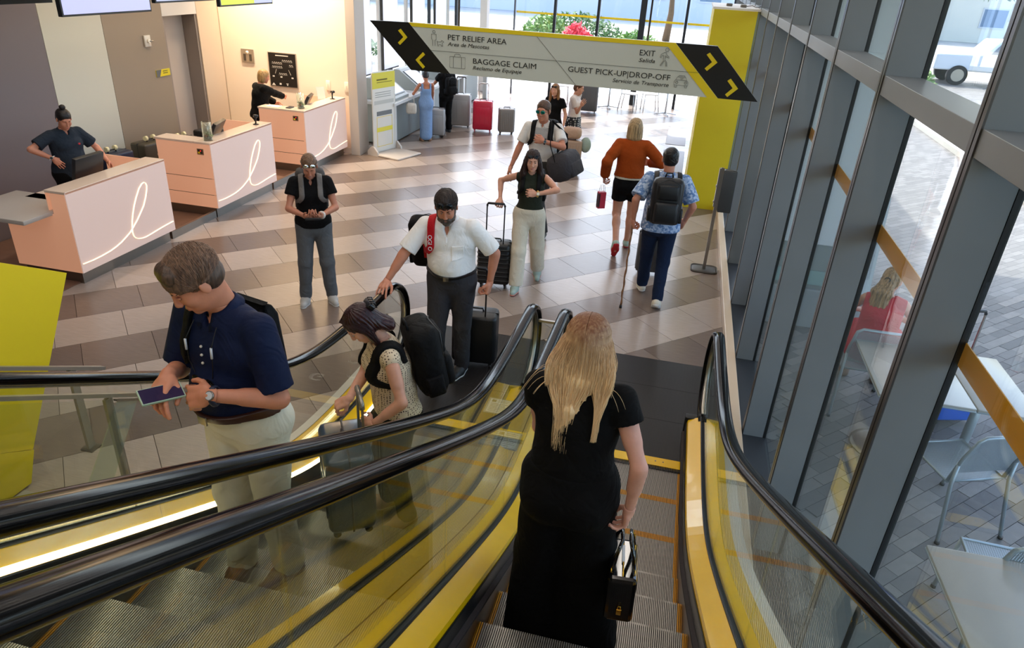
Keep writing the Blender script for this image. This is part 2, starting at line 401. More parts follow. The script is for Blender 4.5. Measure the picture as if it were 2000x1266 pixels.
class Figure:
    """figure in its own frame: x to its right, y forward, z up, base on the ground"""
    def __init__(s, label, loc, face, H=1.75, build=1.0, female=False, lean=(0, 0, 0), twist=0., pelvis=(0, 0, None), head=(0, 0, 0), headoff=(0, 0, 0),
                 feet=None, hands=None, poles=None, kpoles=None, footdir=None, group=None, vx=.008, skin=None, belly=0., hip=1.0, shoulder=1.0, neckf=.02, wrist_R=None, curl=(.5, .5), thumb=(.5, .5), world=True, hvx=None, head_s=1.0, foot_pitch=(0, 0), arm=1.0, cat='person', flip=False):
        if flip:
            rv = lambda q: None if q is None else list(q)[::-1]
            hands, poles, feet, kpoles, footdir, wrist_R, curl, thumb, foot_pitch = map(rv, (hands, poles, feet, kpoles, footdir, wrist_R, curl, thumb, foot_pitch))
            if footdir is None: pass
        s.s = S = H/1.75; s.H = H; s.loc = np.array(loc, float); s.face = face; s.vx = vx; s.f = female; s.b = build; s.label = label
        c, n = math.cos(face), math.sin(face)
        # face = heading angle of the forward (y) axis measured from world +Y, counter-clockwise
        s.RW = np.array([[c, -n, 0], [n, c, 0], [0, 0, 1]])
        s.root = empty('person', loc, face, label, cat, group)
        toL = lambda p: s.RW.T@(np.array(p, float)-s.loc) if world else np.array(p, float)
        s.toL = toL
        pz = .955*S if pelvis[2] is None else pelvis[2]
        s.pel = np.array([pelvis[0], pelvis[1], pz])
        Rt = eul(-lean[0], lean[1], lean[2]); s.Rt = Rt
        Rh0 = eul(-lean[0]*.35, lean[1]*.3, lean[2]*.4); s.Rp = Rh0
        s.waist = s.pel+Rh0@np.array([0, 0, .13])*S; s.chest = s.waist+Rt@np.array([0, .0, .20])*S
        s.nb = s.waist+Rt@np.array([0, -.012, .375])*S
        sw = (.165 if female else .185)*S*shoulder
        s.sh = [s.waist+Rt@np.array([x*sw, -.005, .325*S]) for x in (-1, 1)]
        hw = .09*S; s.hip = [s.pel+Rh0@np.array([x*hw, 0, -.03*S]) for x in (-1, 1)]
        s.ua, s.fa = .285*S*arm, .25*S*arm; s.th, s.sk = .43*S, .42*S
        # head
        hy, hp, hr = head
        s.Rh = eul(-hp, hr, hy); s.hs = S*head_s*1.0
        s.neck = s.nb+Rt@np.array([0, .0, .03])*S
        s.hc = s.nb+np.array([0, neckf, .0])+nrm(Rt@np.array([0, .15, 1])+s.Rh@np.array([0, .1, .6]))*.155*S+np.array(headoff)
        # arms
        hands = hands or [None, None]; poles = poles or [None, None]
        s.el, s.wr = [], []
        for i, x in enumerate((-1, 1)):
            t = hands[i]
            t = s.sh[i]+np.array([x*.09, .05, -.5*S]) if t is None else toL(t)
            pl = poles[i] if poles[i] is not None else (x*.5, -1, -.2)
            e, w = ik(s.sh[i], t, s.ua, s.fa, pl); s.el.append(e); s.wr.append(w)
        feet = feet or [None, None]; kp = kpoles or [None, None]; s.kn, s.an = [], []
        for i, x in enumerate((-1, 1)):
            t = feet[i]; t = np.array([x*.1*S, 0, .075*S]) if t is None else toL(t)
            pl = kp[i] if kp[i] is not None else (x*.08, 1, 0)
            k, a = ik(s.hip[i], t, s.th, s.sk, pl); s.kn.append(k); s.an.append(a)
        s.fd = footdir or [.12, -.12]; s.fp = foot_pitch
        s.belly = belly; s.hipw = hip; s.curl = curl; s.thumb = thumb; s.wrR = wrist_R or [None, None]
        s.skin = skin or skinmat('fair', '#c98f74')
        s.hvx = hvx or vx*.55
    def torso(s, f, g=0., k=.026, top=True, hem=None, loose=0.):
        S, b = s.s, s.b; sd = s.Rt@np.array([1., 0, 0]); fw = s.Rt@np.array([0, 1., 0]); sp = s.Rp@np.array([1., 0, 0]); fp = s.Rp@np.array([0, 1., 0])
        hipr = (.172 if s.f else .165)*S*b*s.hipw; wr = (.122 if s.f else .148)*S*b; cr = (.142 if s.f else .168)*S*b
        P = lambda x, y, z: s.waist+s.Rt@np.array([x, y, z])*S
        f.ec(s.pel+s.Rp@np.array([0, -.01, -.04])*S, s.pel+s.Rp@np.array([0, 0, .04])*S, (hipr+g, .118*S*b+g), (hipr*.97+g, .112*S*b+g), sp, fp, k)
        f.ec(s.pel+s.Rp@np.array([0, 0, .04])*S, s.waist, (hipr*.95+g, .11*S*b+g), (wr+g+loose, (.1+s.belly*.5)*S*b+g+loose*.6), sp, fp, k)
        f.ec(s.waist, P(0, 0, .2), (wr+g+loose, (.1+s.belly*.5)*S*b+g+loose*.6), (cr+g+loose*.6, .112*S*b+g), sd, fw, k)
        f.ec(P(0, 0, .2), P(0, -.005, .29), (cr+g, .11*S*b+g), (cr*.98+g, .085*S*b+g), sd, fw, k)
        if s.belly: f.el(s.waist+s.Rt@np.array([0, .055, .03])*S, np.array([.13, .09+s.belly, .15])*S*b+g, s.Rt, k)
        for i in (0, 1):
            f.rc(s.sh[i]+s.Rt@np.array([(.012, -.012)[i], 0, -.012])*S, s.nb+s.Rt@np.array([(-.035, .035)[i], 0, -.035])*S, .043*S*b+g, .046*S+g, k)
            if s.f: f.el(P((-.066, .066)[i], .075, .205), np.array([.058, .052, .055])*S*b+g, s.Rt, .03)
            else: f.el(P((-.072, .072)[i], .055, .22), np.array([.075, .045, .06])*S*b+g, s.Rt, .03)
            f.el(s.pel+s.Rp@np.array([(-.075, .075)[i], -.06, -.05])*S, np.array([.085, .075, .09])*S*b+g, s.Rp, .04)
        return f
    def armf(s, f, i, g=0., frac=None, k=.018, fl=0.):
        S, b = s.s, s.b**.6*(.88 if s.f else 1); a, e, w = s.sh[i], s.el[i], s.wr[i]
        if frac is not None and frac <= 1:
            m = a+(e-a)*frac; f.rc(a, m, .047*S*b+g, .041*S*b+g+fl, k); return m
        f.rc(a, e, .0455*S*b+g, .0365*S*b+g, k)
        f.rc(a+(e-a)*.25, a+(e-a)*.6, .044*S*b+g, .041*S*b+g, k)
        if frac is not None:
            m = e+(w-e)*(frac-1); f.rc(e, m, .04*S*b+g, .04*S*b+(.027-.04)*(frac-1)*S+g+fl, k); return m
        f.rc(e, w, .036*S*b+g, .0245*S*b**.5+g, k); f.rc(e+(w-e)*.12, e+(w-e)*.5, .037*S*b+g, .031*S*b+g, k)
        return w
    def legf(s, f, i, g=0., k=.025, to=None, rk=None, ra=None):
        S, b = s.s, s.b; h, kn, an = s.hip[i], s.kn[i], s.an[i]
        r0, r1, r2 = .088*S*b, (.056*S*b if rk is None else rk), (.038*S if ra is None else ra)
        if to is not None and to <= 1:
            m = h+(kn-h)*to; f.rc(h, m, r0+g, r0+(r1-r0)*to+g, k); return m
        f.rc(h, kn, r0+g, r1+g, k)
        if to is not None:
            m = kn+(an-kn)*(to-1); f.rc(kn, m, r1+g, r1+(r2-r1)*(to-1)+g, k); return m
        f.rc(kn, an, r1*.95+g, r2+g, k)
        if ra is None:
            back = nrm(np.cross(np.cross(an-kn, s.Rp@np.array([0, 1., 0])), an-kn)); f.el(kn+(an-kn)*.3-back*.012, np.array([.05, .055, .1])*S*b**.7+g, None, .03)
        return an
    def footR(s, i):
        return eul(-s.fp[i], 0, s.fd[i])
    def footf(s, f, i, g=0.):
        S = s.s; R = s.footR(i); a = s.an[i]; P = lambda x, y, z: a+R@(np.array([x, y, z])*S)
        f.rc(P(0, -.035, -.045), P(0, .06, -.045), .036*S+g, .04*S+g, .03); f.rc(P(0, .06, -.052), P(0, .155, -.055), .04*S+g, .028*S+g, .03); f.rc(P(0, 0, 0), P(0, .06, -.03), .038*S+g, .035*S+g, .03)
    def headf(s, f, detail=True):
        q = s.hs; R = s.Rh; c = s.hc; P = lambda x, y, z: c+R@(np.array([x, y, z])*q); fe = .93 if s.f else 1.
        f.el(P(0, -.012, .035), np.array([.074, .094, .080])*q, R, .02)
        f.el(P(0, .03, -.03), np.array([.062*fe, .062, .083])*q, R, .025)
        f.el(P(0, .028, -.075), np.array([.052*fe, .056, .038])*q, R, .02)
        f.el(P(0, .073, -.098), np.array([.019, .016, .016])*q, R, .02)
        if detail:
            f.rc(P(-.03, .079, .026), P(.03, .079, .026), .0105*q, .0105*q, .02)
            for x in (-1, 1):
                f.el(P(x*.030, .103, .006), np.array([.017, .016, .011])*q, R, .012, sub=True)
                f.el(P(x*.036, .062, -.03), np.array([.022, .022, .024])*q, R, .02)
                f.el(P(x*.0775, -.006, -.008), np.array([.0085, .019, .031])*q, R@eul(0, 0, x*-.35), .008)
                f.el(P(x*.0105, .100, -.035), np.array([.0075, .008, .0068])*q, R, .006)
            f.rc(P(0, .088, .016), P(0, .108, -.027), .007*q, .0088*q, .012); f.el(P(0, .107, -.031), np.array([.0098, .0092, .0085])*q, R, .006)
            f.el(P(0, .087, -.0605), np.array([.022, .011, .0055])*q, R, .007); f.el(P(0, .0865, -.0705), np.array([.019, .0105, .006])*q, R, .006)
            f.rc(P(-.02, .1005, -.0655), P(.02, .1005, -.0655), .0022*q, .0022*q, .003, sub=True)
        nr = (.046 if s.f else .053)*s.s*s.b**.25
        f.rc(s.nb+s.Rt@np.array([0, -.01, -.03])*s.s, P(0, -.022, -.05), nr*1.08, nr, .035)
    def body(s, legs_bare=False):
        S = s.s; f = Field(); s.torso(f, -.008); s.bare = legs_bare
        for i in (0, 1):
            s.armf(f, i); s.legf(f, i, 0 if legs_bare else -.010); s.footf(f, i, -.003)
        zc = s.nb+s.Rt@np.array([0, 0, .01])*S
        hf = Field(); s.headf(hf); parts = []
        # neck belongs to both fields; the fine grid takes over above the collar, the hands beyond the wrists
        s.headf(f, False)
        hx = s.hvx
        up_ = s.Rt@np.array([0, 0, 1.]); cutc = s.nb+up_*.035*S
        wr = []
        for i in (0, 1):
            w = s.wr[i]; d = nrm(w-s.el[i]); wr.append((w-d*.012, d))
        def post(v, X, Y, Z):
            pl = (X-cutc[0])*up_[0]+(Y-cutc[1])*up_[1]+(Z-cutc[2])*up_[2]
            v = np.maximum(v, pl)
            for w, d in wr:
                q = (X-w[0])*d[0]+(Y-w[1])*d[1]+(Z-w[2])*d[2]; rr = np.sqrt((X-w[0])**2+(Y-w[1])**2+(Z-w[2])**2)
                v = np.where(rr < .06, np.maximum(v, q), v)
            return v
        parts.append(mesh_field(f, s.vx, post))
        s.torso(hf, -.008)
        hb = s.hc; r = .15*s.hs
        lo = np.minimum(hb-r, s.nb-.03); hi = hb+r
        parts.append(mesh_field(hf, hx, lambda v, X, Y, Z: np.maximum(v, -((X-cutc[0])*up_[0]+(Y-cutc[1])*up_[1]+(Z-cutc[2])*up_[2])-.004), lo, hi))
        s.handR = []
        for i in (0, 1):
            d = nrm(s.wr[i]-s.el[i]); g = s.wrR[i]
            if g is None: back = nrm(np.array([(-1, 1)[i], .1, 0])); y = d
            else: back, y = np.array(g[0], float), nrm(g[1])
            z = nrm(back-(back@y)*y); x = np.cross(y, z)
            x = x*(1 if i == 0 else -1)      # thumb side
            R = np.stack([x, y, z], 1)
            s.handR.append(R); h = Field(); w = s.wr[i]; wp, dd = wr[i]
            bb = s.b**.6*(.88 if s.f else 1); h.rc(s.el[i], w, .036*S*bb, .0245*S*bb**.5, .012)
            hand_field(h, w, R, S*(.93 if s.f else 1.02), s.curl[i], i, s.thumb[i], wr_r=.0245*S*bb**.5)
            lo, hi = h.bounds(); c0 = w+R@np.array([0, .07, 0]); rr = .15*S
            parts.append(mesh_field(h, min(hx, .0045) if s.vx < .01 else hx, lambda v, X, Y, Z: np.maximum(v, -((X-wp[0])*dd[0]+(Y-wp[1])*dd[1]+(Z-wp[2])*dd[2])-.003), np.maximum(lo, c0-rr), np.minimum(hi, c0+rr)))
        s.bodyo = np_mesh('body', parts, [s.skin], s.root); return s.bodyo
    def eyes(s, col='#3a2a1c', closed=False):
        q = s.hs; R = s.Rh
        for x in (-1, 1):
            c = s.hc+R@(np.array([x*.030, .0795, .0065])*q); M = Matrix([list(r) for r in R]).to_4x4(); M.translation = Vector(c)
            mb = MB()
            if not closed:
                mb.sphere((0, 0, 0), .0112*q, 12, 8, M); mb.cur = 1; mb.sphere((0, .0065*q, -.001), (.0054*q, .0058*q, .0054*q), 10, 6, M)
                mb.build('eye', [mat('eye_white', '#a89f97', .3), mat('iris'+col, col, .15)], s.bodyo, fixn=False)
            M2 = M @ Matrix.Rotation(.30 if not closed else -1.25, 4, 'X'); lid = MB(); n_, m_ = 14, 5; vs = []; fs = []; rr = .0124*q
            for a_ in range(m_+1):
                th = .15+(PI/2-.15)*a_/m_
                for k in range(n_+1): ph = PI*k/n_; vs.append(M2 @ V(math.cos(ph)*math.sin(th)*rr, math.sin(ph)*math.sin(th)*rr, math.cos(th)*rr))
            for a_ in range(m_):
                for k in range(n_): b_ = a_*(n_+1)+k; fs.append((b_, b_+1, b_+n_+2, b_+n_+1))
            lid.add(vs, fs, True); lid.build('eyelid', s.skin, s.bodyo, fixn=False)
            MB().tube([M2 @ V(math.cos(ph)*rr*1.02, math.sin(ph)*rr*1.02, 0) for ph in [PI*k/10 for k in range(1, 10)]], .0009*q, 5).build('eyelashes', BLACK, s.bodyo)
    def brows(s, col):
        q = s.hs; R = s.Rh; P = lambda x, y, z: tuple(s.hc+R@(np.array([x, y, z])*q))
        for x in (-1, 1): MB().tube([P(x*.013, .0925, .0225), P(x*.028, .0905, .027), P(x*.044, .0785, .023)], [.003*q, .0036*q, .002*q], 6).build('eyebrow', mat('brow'+col, col, .8), s.bodyo)
    def lips(s, col):
        q = s.hs; R = s.Rh; f = Field(); P = lambda x, y, z: s.hc+R@(np.array([x, y, z])*q)
        f.el(P(0, .0885, -.0605), np.array([.0205, .0112, .0047])*q, R, .003); f.el(P(0, .088, -.0705), np.array([.018, .0108, .0056])*q, R, .003)
        f.rc(P(-.02, .1015, -.0655), P(.02, .1015, -.0655), .0015*q, .0015*q, .002, sub=True)
        np_mesh('lips', [mesh_field(f, .0028)], [mat('lips'+col, col, .4)], s.bodyo)
    def garment(s, name, m, f, post=None, vx=None, label=None):
        o = np_mesh(name, [mesh_field(f, vx or s.vx, post)], [m] if not isinstance(m, list) else m, s.root)
        if label: o['label'] = label
        return o
    def shirt(s, m, sleeve=.55, g=.012, hem=-.06, neck=.055, loose=.01, fold=.004, name='shirt', k=.03, flare=.012, seed=0., vneck=0., cap=False, hemflare=0., label=None, cut_front=0.):
        S = s.s; f = Field(); s.torso(f, g, k, loose=loose); fa = Field(); ends = []
        if hemflare: f.ec(s.waist, s.pel+s.Rp@np.array([0, 0, -.06])*S, (.17*S*s.b+g, .125*S*s.b+g), (.18*S*s.b+g+hemflare, .135*S*s.b+g+hemflare), s.Rp@np.array([1., 0, 0]), s.Rp@np.array([0, 1., 0]), k)
        for i in (0, 1):
            if sleeve > 0:
                e = s.armf(fa, i, g+.003, sleeve+.06 if sleeve <= 1 else sleeve, .03, flare)
                a, b = (s.sh[i], s.el[i]) if sleeve <= 1 else (s.el[i], s.wr[i]); fr = sleeve if sleeve <= 1 else sleeve-1
                ends.append((a+(b-a)*fr, nrm(b-a)))
        hemc = s.pel+s.Rp@np.array([0, 0, hem])*S; hn = s.Rp@np.array([0, 0, 1.]); up_ = s.Rt@np.array([0, 0, 1.])
        hz = s.Rh@np.array([0, 0, 1.])
        fwv = s.Rt@np.array([0, 1., 0]); sdv = s.Rt@np.array([1., 0, 0]); nb = s.nb
        def posta(v, X, Y, Z):
            for c, d in ends:
                q = (X-c[0])*d[0]+(Y-c[1])*d[1]+(Z-c[2])*d[2]; rr = np.sqrt((X-c[0])**2+(Y-c[1])**2+(Z-c[2])**2)
                v = np.where(rr < .13, np.maximum(v, q), v)
            return v
        def post(v, X, Y, Z):
            v = v+folds(X, Y, Z, fold, seed=seed)
            v = np.maximum(v, -((X-hemc[0])*hn[0]+(Y-hemc[1])*hn[1]+(Z-hemc[2])*hn[2])) if not fa.ops else np.where(np.abs((X-s.pel[0])*s.Rp[0, 0]+(Y-s.pel[1])*s.Rp[1, 0]+(Z-s.pel[2])*s.Rp[2, 0]) < .24*S, np.maximum(v, -((X-hemc[0])*hn[0]+(Y-hemc[1])*hn[1]+(Z-hemc[2])*hn[2])), v)
            if sleeve <= 0:   # armholes
                for i in (0, 1):
                    c = s.sh[i]; sg = (-1, 1)[i]; q = ((X-c[0])*sdv[0]+(Y-c[1])*sdv[1]+(Z-c[2])*sdv[2])*sg
                    v = np.maximum(v, q-(.012 if not cap else .055)*S)
            # neck opening: cylinder along the neck, pulled down in front for a v neck
            a = (X-nb[0])*sdv[0]+(Y-nb[1])*sdv[1]+(Z-nb[2])*sdv[2]; b = (X-nb[0])*fwv[0]+(Y-nb[1])*fwv[1]+(Z-nb[2])*fwv[2]; c = (X-nb[0])*up_[0]+(Y-nb[1])*up_[1]+(Z-nb[2])*up_[2]
            dd = neck*S-np.sqrt(a*a+(b-.01)**2); dd = np.where(c > -.075*S, dd, -.05)
            v = np.maximum(v, dd)
            if vneck:
                w = (c+vneck)*.42; v = np.where(b > 0, np.maximum(v, np.minimum(w-np.abs(a), c+vneck)), v)
            v = np.maximum(v, c-.02*S)
            return v
        prt = [(f, None)]+([(fa, posta)] if fa.ops else [])
        o = np_mesh(name, [mesh_multi(prt, s.vx, post, .022)], [m], s.root); s.shirto = o; return o
    def collar(s, m, h=.035, r=.062, spread=.02):
        S = s.s; pts = []; n = 26; vs = []; fs = []
        R = s.Rt
        for k in range(n+1):
            a = -PI*.5+.32+(2*PI-.64)*k/n  # opening at the front (+y): start just right of front
            ang = PI/2+.2+(2*PI-.4)*k/n
            x, y = math.cos(ang), math.sin(ang); dip = max(0, y)*.03
            fl = .018+max(0, y)**2*spread
            for rr, z in ((r*.95, .005-dip), (r*.93, h-dip*1.2), (r*.97+.004, h-.0-dip*1.2), (r+.02+fl*.5, h*.25-dip*1.5-max(0, y)**4*.02)):
                vs.append(s.nb+R@(np.array([x*rr, y*rr*.95+.008, z+.0])*S))
        for k in range(n):
            for j in range(3): fs.append((k*4+j, k*4+j+1, k*4+4+j+1, k*4+4+j))
        mb = MB(); mb.add([V(*p) for p in vs], fs, True); o = mb.build('collar', m, s.shirto)
        md = o.modifiers.new('solid', 'SOLIDIFY'); md.thickness = .003
        return o
    def trousers(s, m, g=.014, rk=None, ra=.06, to=None, top=.10, fold=.004, name='trousers', seed=1., hipg=0., label=None, k=.028, drop=.01, flare=None):
        S, b = s.s, s.b; f = Field(); s.torso(f, g-.002+hipg, .028)
        ends = []
        rk = .066*S*b if rk is None else rk
        for i in (0, 1):
            if to is not None and to <= 1:
                e = s.hip[i]+(s.kn[i]-s.hip[i])*to; f.rc(s.hip[i], e, .09*S*b+g, (.09+(.068-.09)*to)*S*b+g+(flare or .008), k); ends.append((e, nrm(s.kn[i]-s.hip[i])))
            else:
                f.rc(s.hip[i], s.kn[i], .09*S*b+g, rk+g*.3, k); an = s.an[i]; d = nrm(an-s.kn[i]); e = an-d*drop*S*-1.0
                f.rc(s.kn[i], e+d*.02, rk+g*.3, ra, k); ends.append((e+d*.0, d))
        wt = s.pel+s.Rp@np.array([0, 0, top])*S; n = s.Rp@np.array([0, 0, 1.])
        def post(v, X, Y, Z):
            zz = (s.pel[2]-Z)
            v = v+folds(X, Y, Z, fold, f=24, seed=seed)*(0.6+.8*np.exp(-((zz-.45*S)/.1)**2)+.9*(zz > .7*S))
            v = np.maximum(v, (X-wt[0])*n[0]+(Y-wt[1])*n[1]+(Z-wt[2])*n[2])
            for c, d in ends:
                q = (X-c[0])*d[0]+(Y-c[1])*d[1]+(Z-c[2])*d[2]; rr = np.sqrt((X-c[0])**2+(Y-c[1])**2+(Z-c[2])**2)
                v = np.where(rr < .17, np.maximum(v, q), v)
            return v
        return s.garment(name, m, f, post, label=label)
    def shoes(s, m, sole=None, g=.006):
        S = s.s
        for i in (0, 1):
            f = Field(); s.footf(f, i, g); a = s.an[i]; R = s.footR(i); zf = R@np.array([0, 0, 1.]); base = a+R@np.array([0, 0, -.088*S])
            def post(v, X, Y, Z):
                c = (X-base[0])*zf[0]+(Y-base[1])*zf[1]+(Z-base[2])*zf[2]
                return np.maximum(np.maximum(v, -c+.004), c-.098*S)
            o = np_mesh('shoe', [mesh_field(f, min(s.vx, .008), post)], [m], s.root)
            if sole is not None:
                f2 = Field(); s.footf(f2, i, g+.006)
                def post2(v, X, Y, Z):
                    c = (X-base[0])*zf[0]+(Y-base[1])*zf[1]+(Z-base[2])*zf[2]
                    return np.maximum(np.maximum(v, -c-.002), c-.024*S)
                np_mesh('sole', [mesh_field(f2, min(s.vx, .008), post2)], [sole], o)
    def hair(s, m, style='short', vx=None, amp=.003, extra=None, freq=160., name='hair', face=(.064, .062, .088), fz=-.035, fy=.092, g=.0):
        q = s.hs; R = s.Rh; P = lambda x, y, z: s.hc+R@(np.array([x, y, z])*q); f = Field()
        f.el(P(0, -.016, .042), np.array([.082+g, .100+g, .083+g])*q, R, .02)
        if style in ('short', 'long', 'bob'): f.el(P(0, -.04, -.01), (np.array([.078+g, .072+g, .085]) if style != 'short' else np.array([.0755+g*.5, .068+g*.5, .066]))*q, R, .02)
        if extra: extra(f, P, q, R)
        f.el(P(0, fy, fz), np.array(face)*q, R, .012, sub=True)
        if style == 'short':
            for x in (-1, 1): f.el(P(x*.085, .018, -.035), np.array([.02, .035, .04])*q, R, .01, sub=True)
        c = s.hc; Rm = R
        def post(v, X, Y, Z):
            x = X-c[0]; y = Y-c[1]; z = Z-c[2]; lx = x*Rm[0, 0]+y*Rm[1, 0]+z*Rm[2, 0]; ly = x*Rm[0, 1]+y*Rm[1, 1]+z*Rm[2, 1]; lz = x*Rm[0, 2]+y*Rm[1, 2]+z*Rm[2, 2]
            th = np.arctan2(lx, ly+.03)
            if style == 'short': w = np.sin(freq*lx+20*np.sin(14*ly)+5*np.sin(60*lz))*.6+np.sin(freq*.5*(lx+ly)+9*np.sin(30*lz+1))*.5
            else: w = np.sin(th*26+3*np.sin(lz*9)+2*np.sin(lz*23+th*3))*.7+np.sin(th*55+2*np.sin(lz*14))*.5
            v = v+amp*w
            if style == 'short': v = np.maximum(v, -(lz+.06*q)+.0*ly)
            return v
        o = np_mesh(name, [mesh_field(f, vx or s.hvx, post)], [m], s.bodyo); s.hairo = o; return o
    def strap(s, i, m, w=.025, name='strap', g=.034, parent=None, x0=.1, lowz=.06, loose=.0):
        """backpack strap hugging the torso from behind the shoulder down the chest"""
        S = s.s; sg = (-1, 1)[i]; R = s.Rt; c = s.waist; f = Field(); s.torso(f, g, .03, loose=loose)
        def post(v, X, Y, Z):
            x = X-c[0]; y = Y-c[1]; z = Z-c[2]; lx = (x*R[0, 0]+y*R[1, 0]+z*R[2, 0])*sg/S; ly = (x*R[0, 1]+y*R[1, 1]+z*R[2, 1])/S; lz = (x*R[0, 2]+y*R[1, 2]+z*R[2, 2])/S
            xc = x0+.9*np.maximum(0, .22-lz)**1.5*2.2+.0*ly
            ww = np.where(lz > .13, w, w*.5)
            v = np.maximum(v, (np.abs(lx-xc)-ww)*S); v = np.maximum(v, (lowz-lz)*S)
            return np.maximum(v, np.where(lz < .24, -(ly+.0), -(ly+.11))*S)
        lo, hi = f.bounds()
        return np_mesh(name, [mesh_field(f, min(s.vx, .009), post)], [m], parent or s.root)
    def patch(s, name, m, g, x0, x1, z0, z1, parent, front=1, vx=.004, loose=.0, th=.006):
        """thin piece lying on the chest between local x0..x1 and z0..z1 (above the waist)"""
        S = s.s; R = s.Rt; c = s.waist; f = Field(); s.torso(f, g, .03, loose=loose)
        def post(v, X, Y, Z):
            x = X-c[0]; y = Y-c[1]; z = Z-c[2]; lx = (x*R[0, 0]+y*R[1, 0]+z*R[2, 0])/S; ly = (x*R[0, 1]+y*R[1, 1]+z*R[2, 1])/S*front; lz = (x*R[0, 2]+y*R[1, 2]+z*R[2, 2])/S
            v = np.maximum(v, -v-th*2)
            return np.maximum.reduce([v, (np.abs(lx-(x0+x1)/2)-abs(x1-x0)/2)*S, (np.abs(lz-(z0+z1)/2)-(z1-z0)/2)*S, -(ly-.03)*S])
        pc = c+R@np.array([(x0+x1)/2, front*.12, (z0+z1)/2])*S; r = (abs(x1-x0)+z1-z0)/2*S+.09
        return np_mesh(name, [mesh_field(f, vx, post, pc-r, pc+r)], [m], parent)
    def neckring(s, m, r0=.060, r1=.084, g=.021, loose=.02):
        S = s.s; f = Field(); s.torso(f, g, .03, loose=loose); nb, R = s.nb, s.Rt
        def post(v, X, Y, Z):
            x = X-nb[0]; y = Y-nb[1]; z = Z-nb[2]; a = x*R[0, 0]+y*R[1, 0]+z*R[2, 0]; b = x*R[0, 1]+y*R[1, 1]+z*R[2, 1]-.01; d = np.sqrt(a*a+b*b)
            return np.maximum(np.maximum(v, d-r1*S), r0*S-d)
        return np_mesh('neck_trim', [mesh_field(f, .005, post, nb-.13, nb+.13)], [m], s.shirto)
    def beltband(s, m, z=.078, h=.018, g=.022, buckle=None):
        f = Field(); s.torso(f, g, .026); c = s.pel+s.Rp@np.array([0, 0, z])*s.s; n = s.Rp@np.array([0, 0, 1.])
        o = np_mesh('belt', [mesh_field(f, .006, lambda v, X, Y, Z: np.maximum(v, np.abs((X-c[0])*n[0]+(Y-c[1])*n[1]+(Z-c[2])*n[2])-h))], [m], s.root)
        if buckle:
            co = np.empty(len(o.data.vertices)*3); o.data.vertices.foreach_get('co', co); co = co.reshape(-1, 3)-c; fy = co@s.Rp[:, 1]; fx = np.abs(co@s.Rp[:, 0]); ymax = fy[fx < .02].max()
            M = Matrix([list(k) for k in s.Rp]).to_4x4(); M.translation = Vector(c+s.Rp@np.array([0, ymax+.002, 0])); MB().rbox(-.024, .024, -.004, .004, -.019, .019, .003, M=M).build('buckle', buckle, o)
        return o
# ---------------------------------------------------------------- setting materials
def tilemat(name, c1):
    m = mat(name, c1, rough=.27, bump=.05, bscale=9, var=.10, vscale=7, stretch=(1, 14, 1), spec=.5); return m
T_LIGHT = [tilemat('tile_light_a', '#a39488'), tilemat('tile_light_b', '#998a7f'), tilemat('tile_light_c', '#aa9b90')]
T_DARK = [tilemat('tile_dark_a', '#76665b'), tilemat('tile_dark_b', '#6b5c53'), tilemat('tile_dark_c', '#7e6e63')]
GROUT = mat('grout', '#5a4c44', .8)
WHITE = mat('white_paint', '#d9d2c8', .7, bump=.03, bscale=200)
YEL = mat('yellow_lacquer', '#dcc516', .33, spec=.5, var=.02, vscale=3, coat=.15)
YELP = mat('yellow_wall_paint', '#cdb80f', .5, bump=.02, bscale=120, var=.03, vscale=2)
FIN = mat('fin_metal', '#777b7d', .42, metal=.15, var=.04, vscale=3, bump=.02, bscale=40)
FIND = mat('fin_edge_metal', '#5a5653', .3, metal=.8)
BLACK = mat('black_rubber', '#0d0d0e', .45)
STEEL = mat('brushed_steel', '#a8a49c', .3, metal=.95, bump=.05, bscale=30, stretch=(1, 1, 18))
STEELD = mat('dark_steel', '#6b6660', .35, metal=.9)
GLASS = glassmat('facade_glass', (.965, .985, .975), .03)
CEIL = mat('ceiling_panel', '#7d5a48', .6, var=.08, vscale=3)
# ---------------------------------------------------------------- floor with its tiles
def clip(poly, nx, ny, d):
    out = []
    for i in range(len(poly)):
        a, b = poly[i], poly[(i+1) % len(poly)]; da, db = a[0]*nx+a[1]*ny-d, b[0]*nx+b[1]*ny-d
        if da <= 0: out.append(a)
        if (da < 0) != (db < 0) and abs(da-db) > 1e-9: t = da/(da-db); out.append((a[0]+(b[0]-a[0])*t, a[1]+(b[1]-a[1])*t))
    return out
def polyarea(p): return abs(sum(p[i][0]*p[(i+1) % len(p)][1]-p[(i+1) % len(p)][0]*p[i][1] for i in range(len(p))))/2
LEDGE_X = .80
floor = MB().box(-9, 1.05, -4.2, 12.85, -.12, -.014).box(-7.02, 1.05, 12.85, 22.5, -.12, -.014).build('floor', GROUT); tag(floor, kind='structure')
TH = .781021; cT, sT = math.cos(TH), math.sin(TH); TS = .61
camXY = V(0, 0)
tiles = []
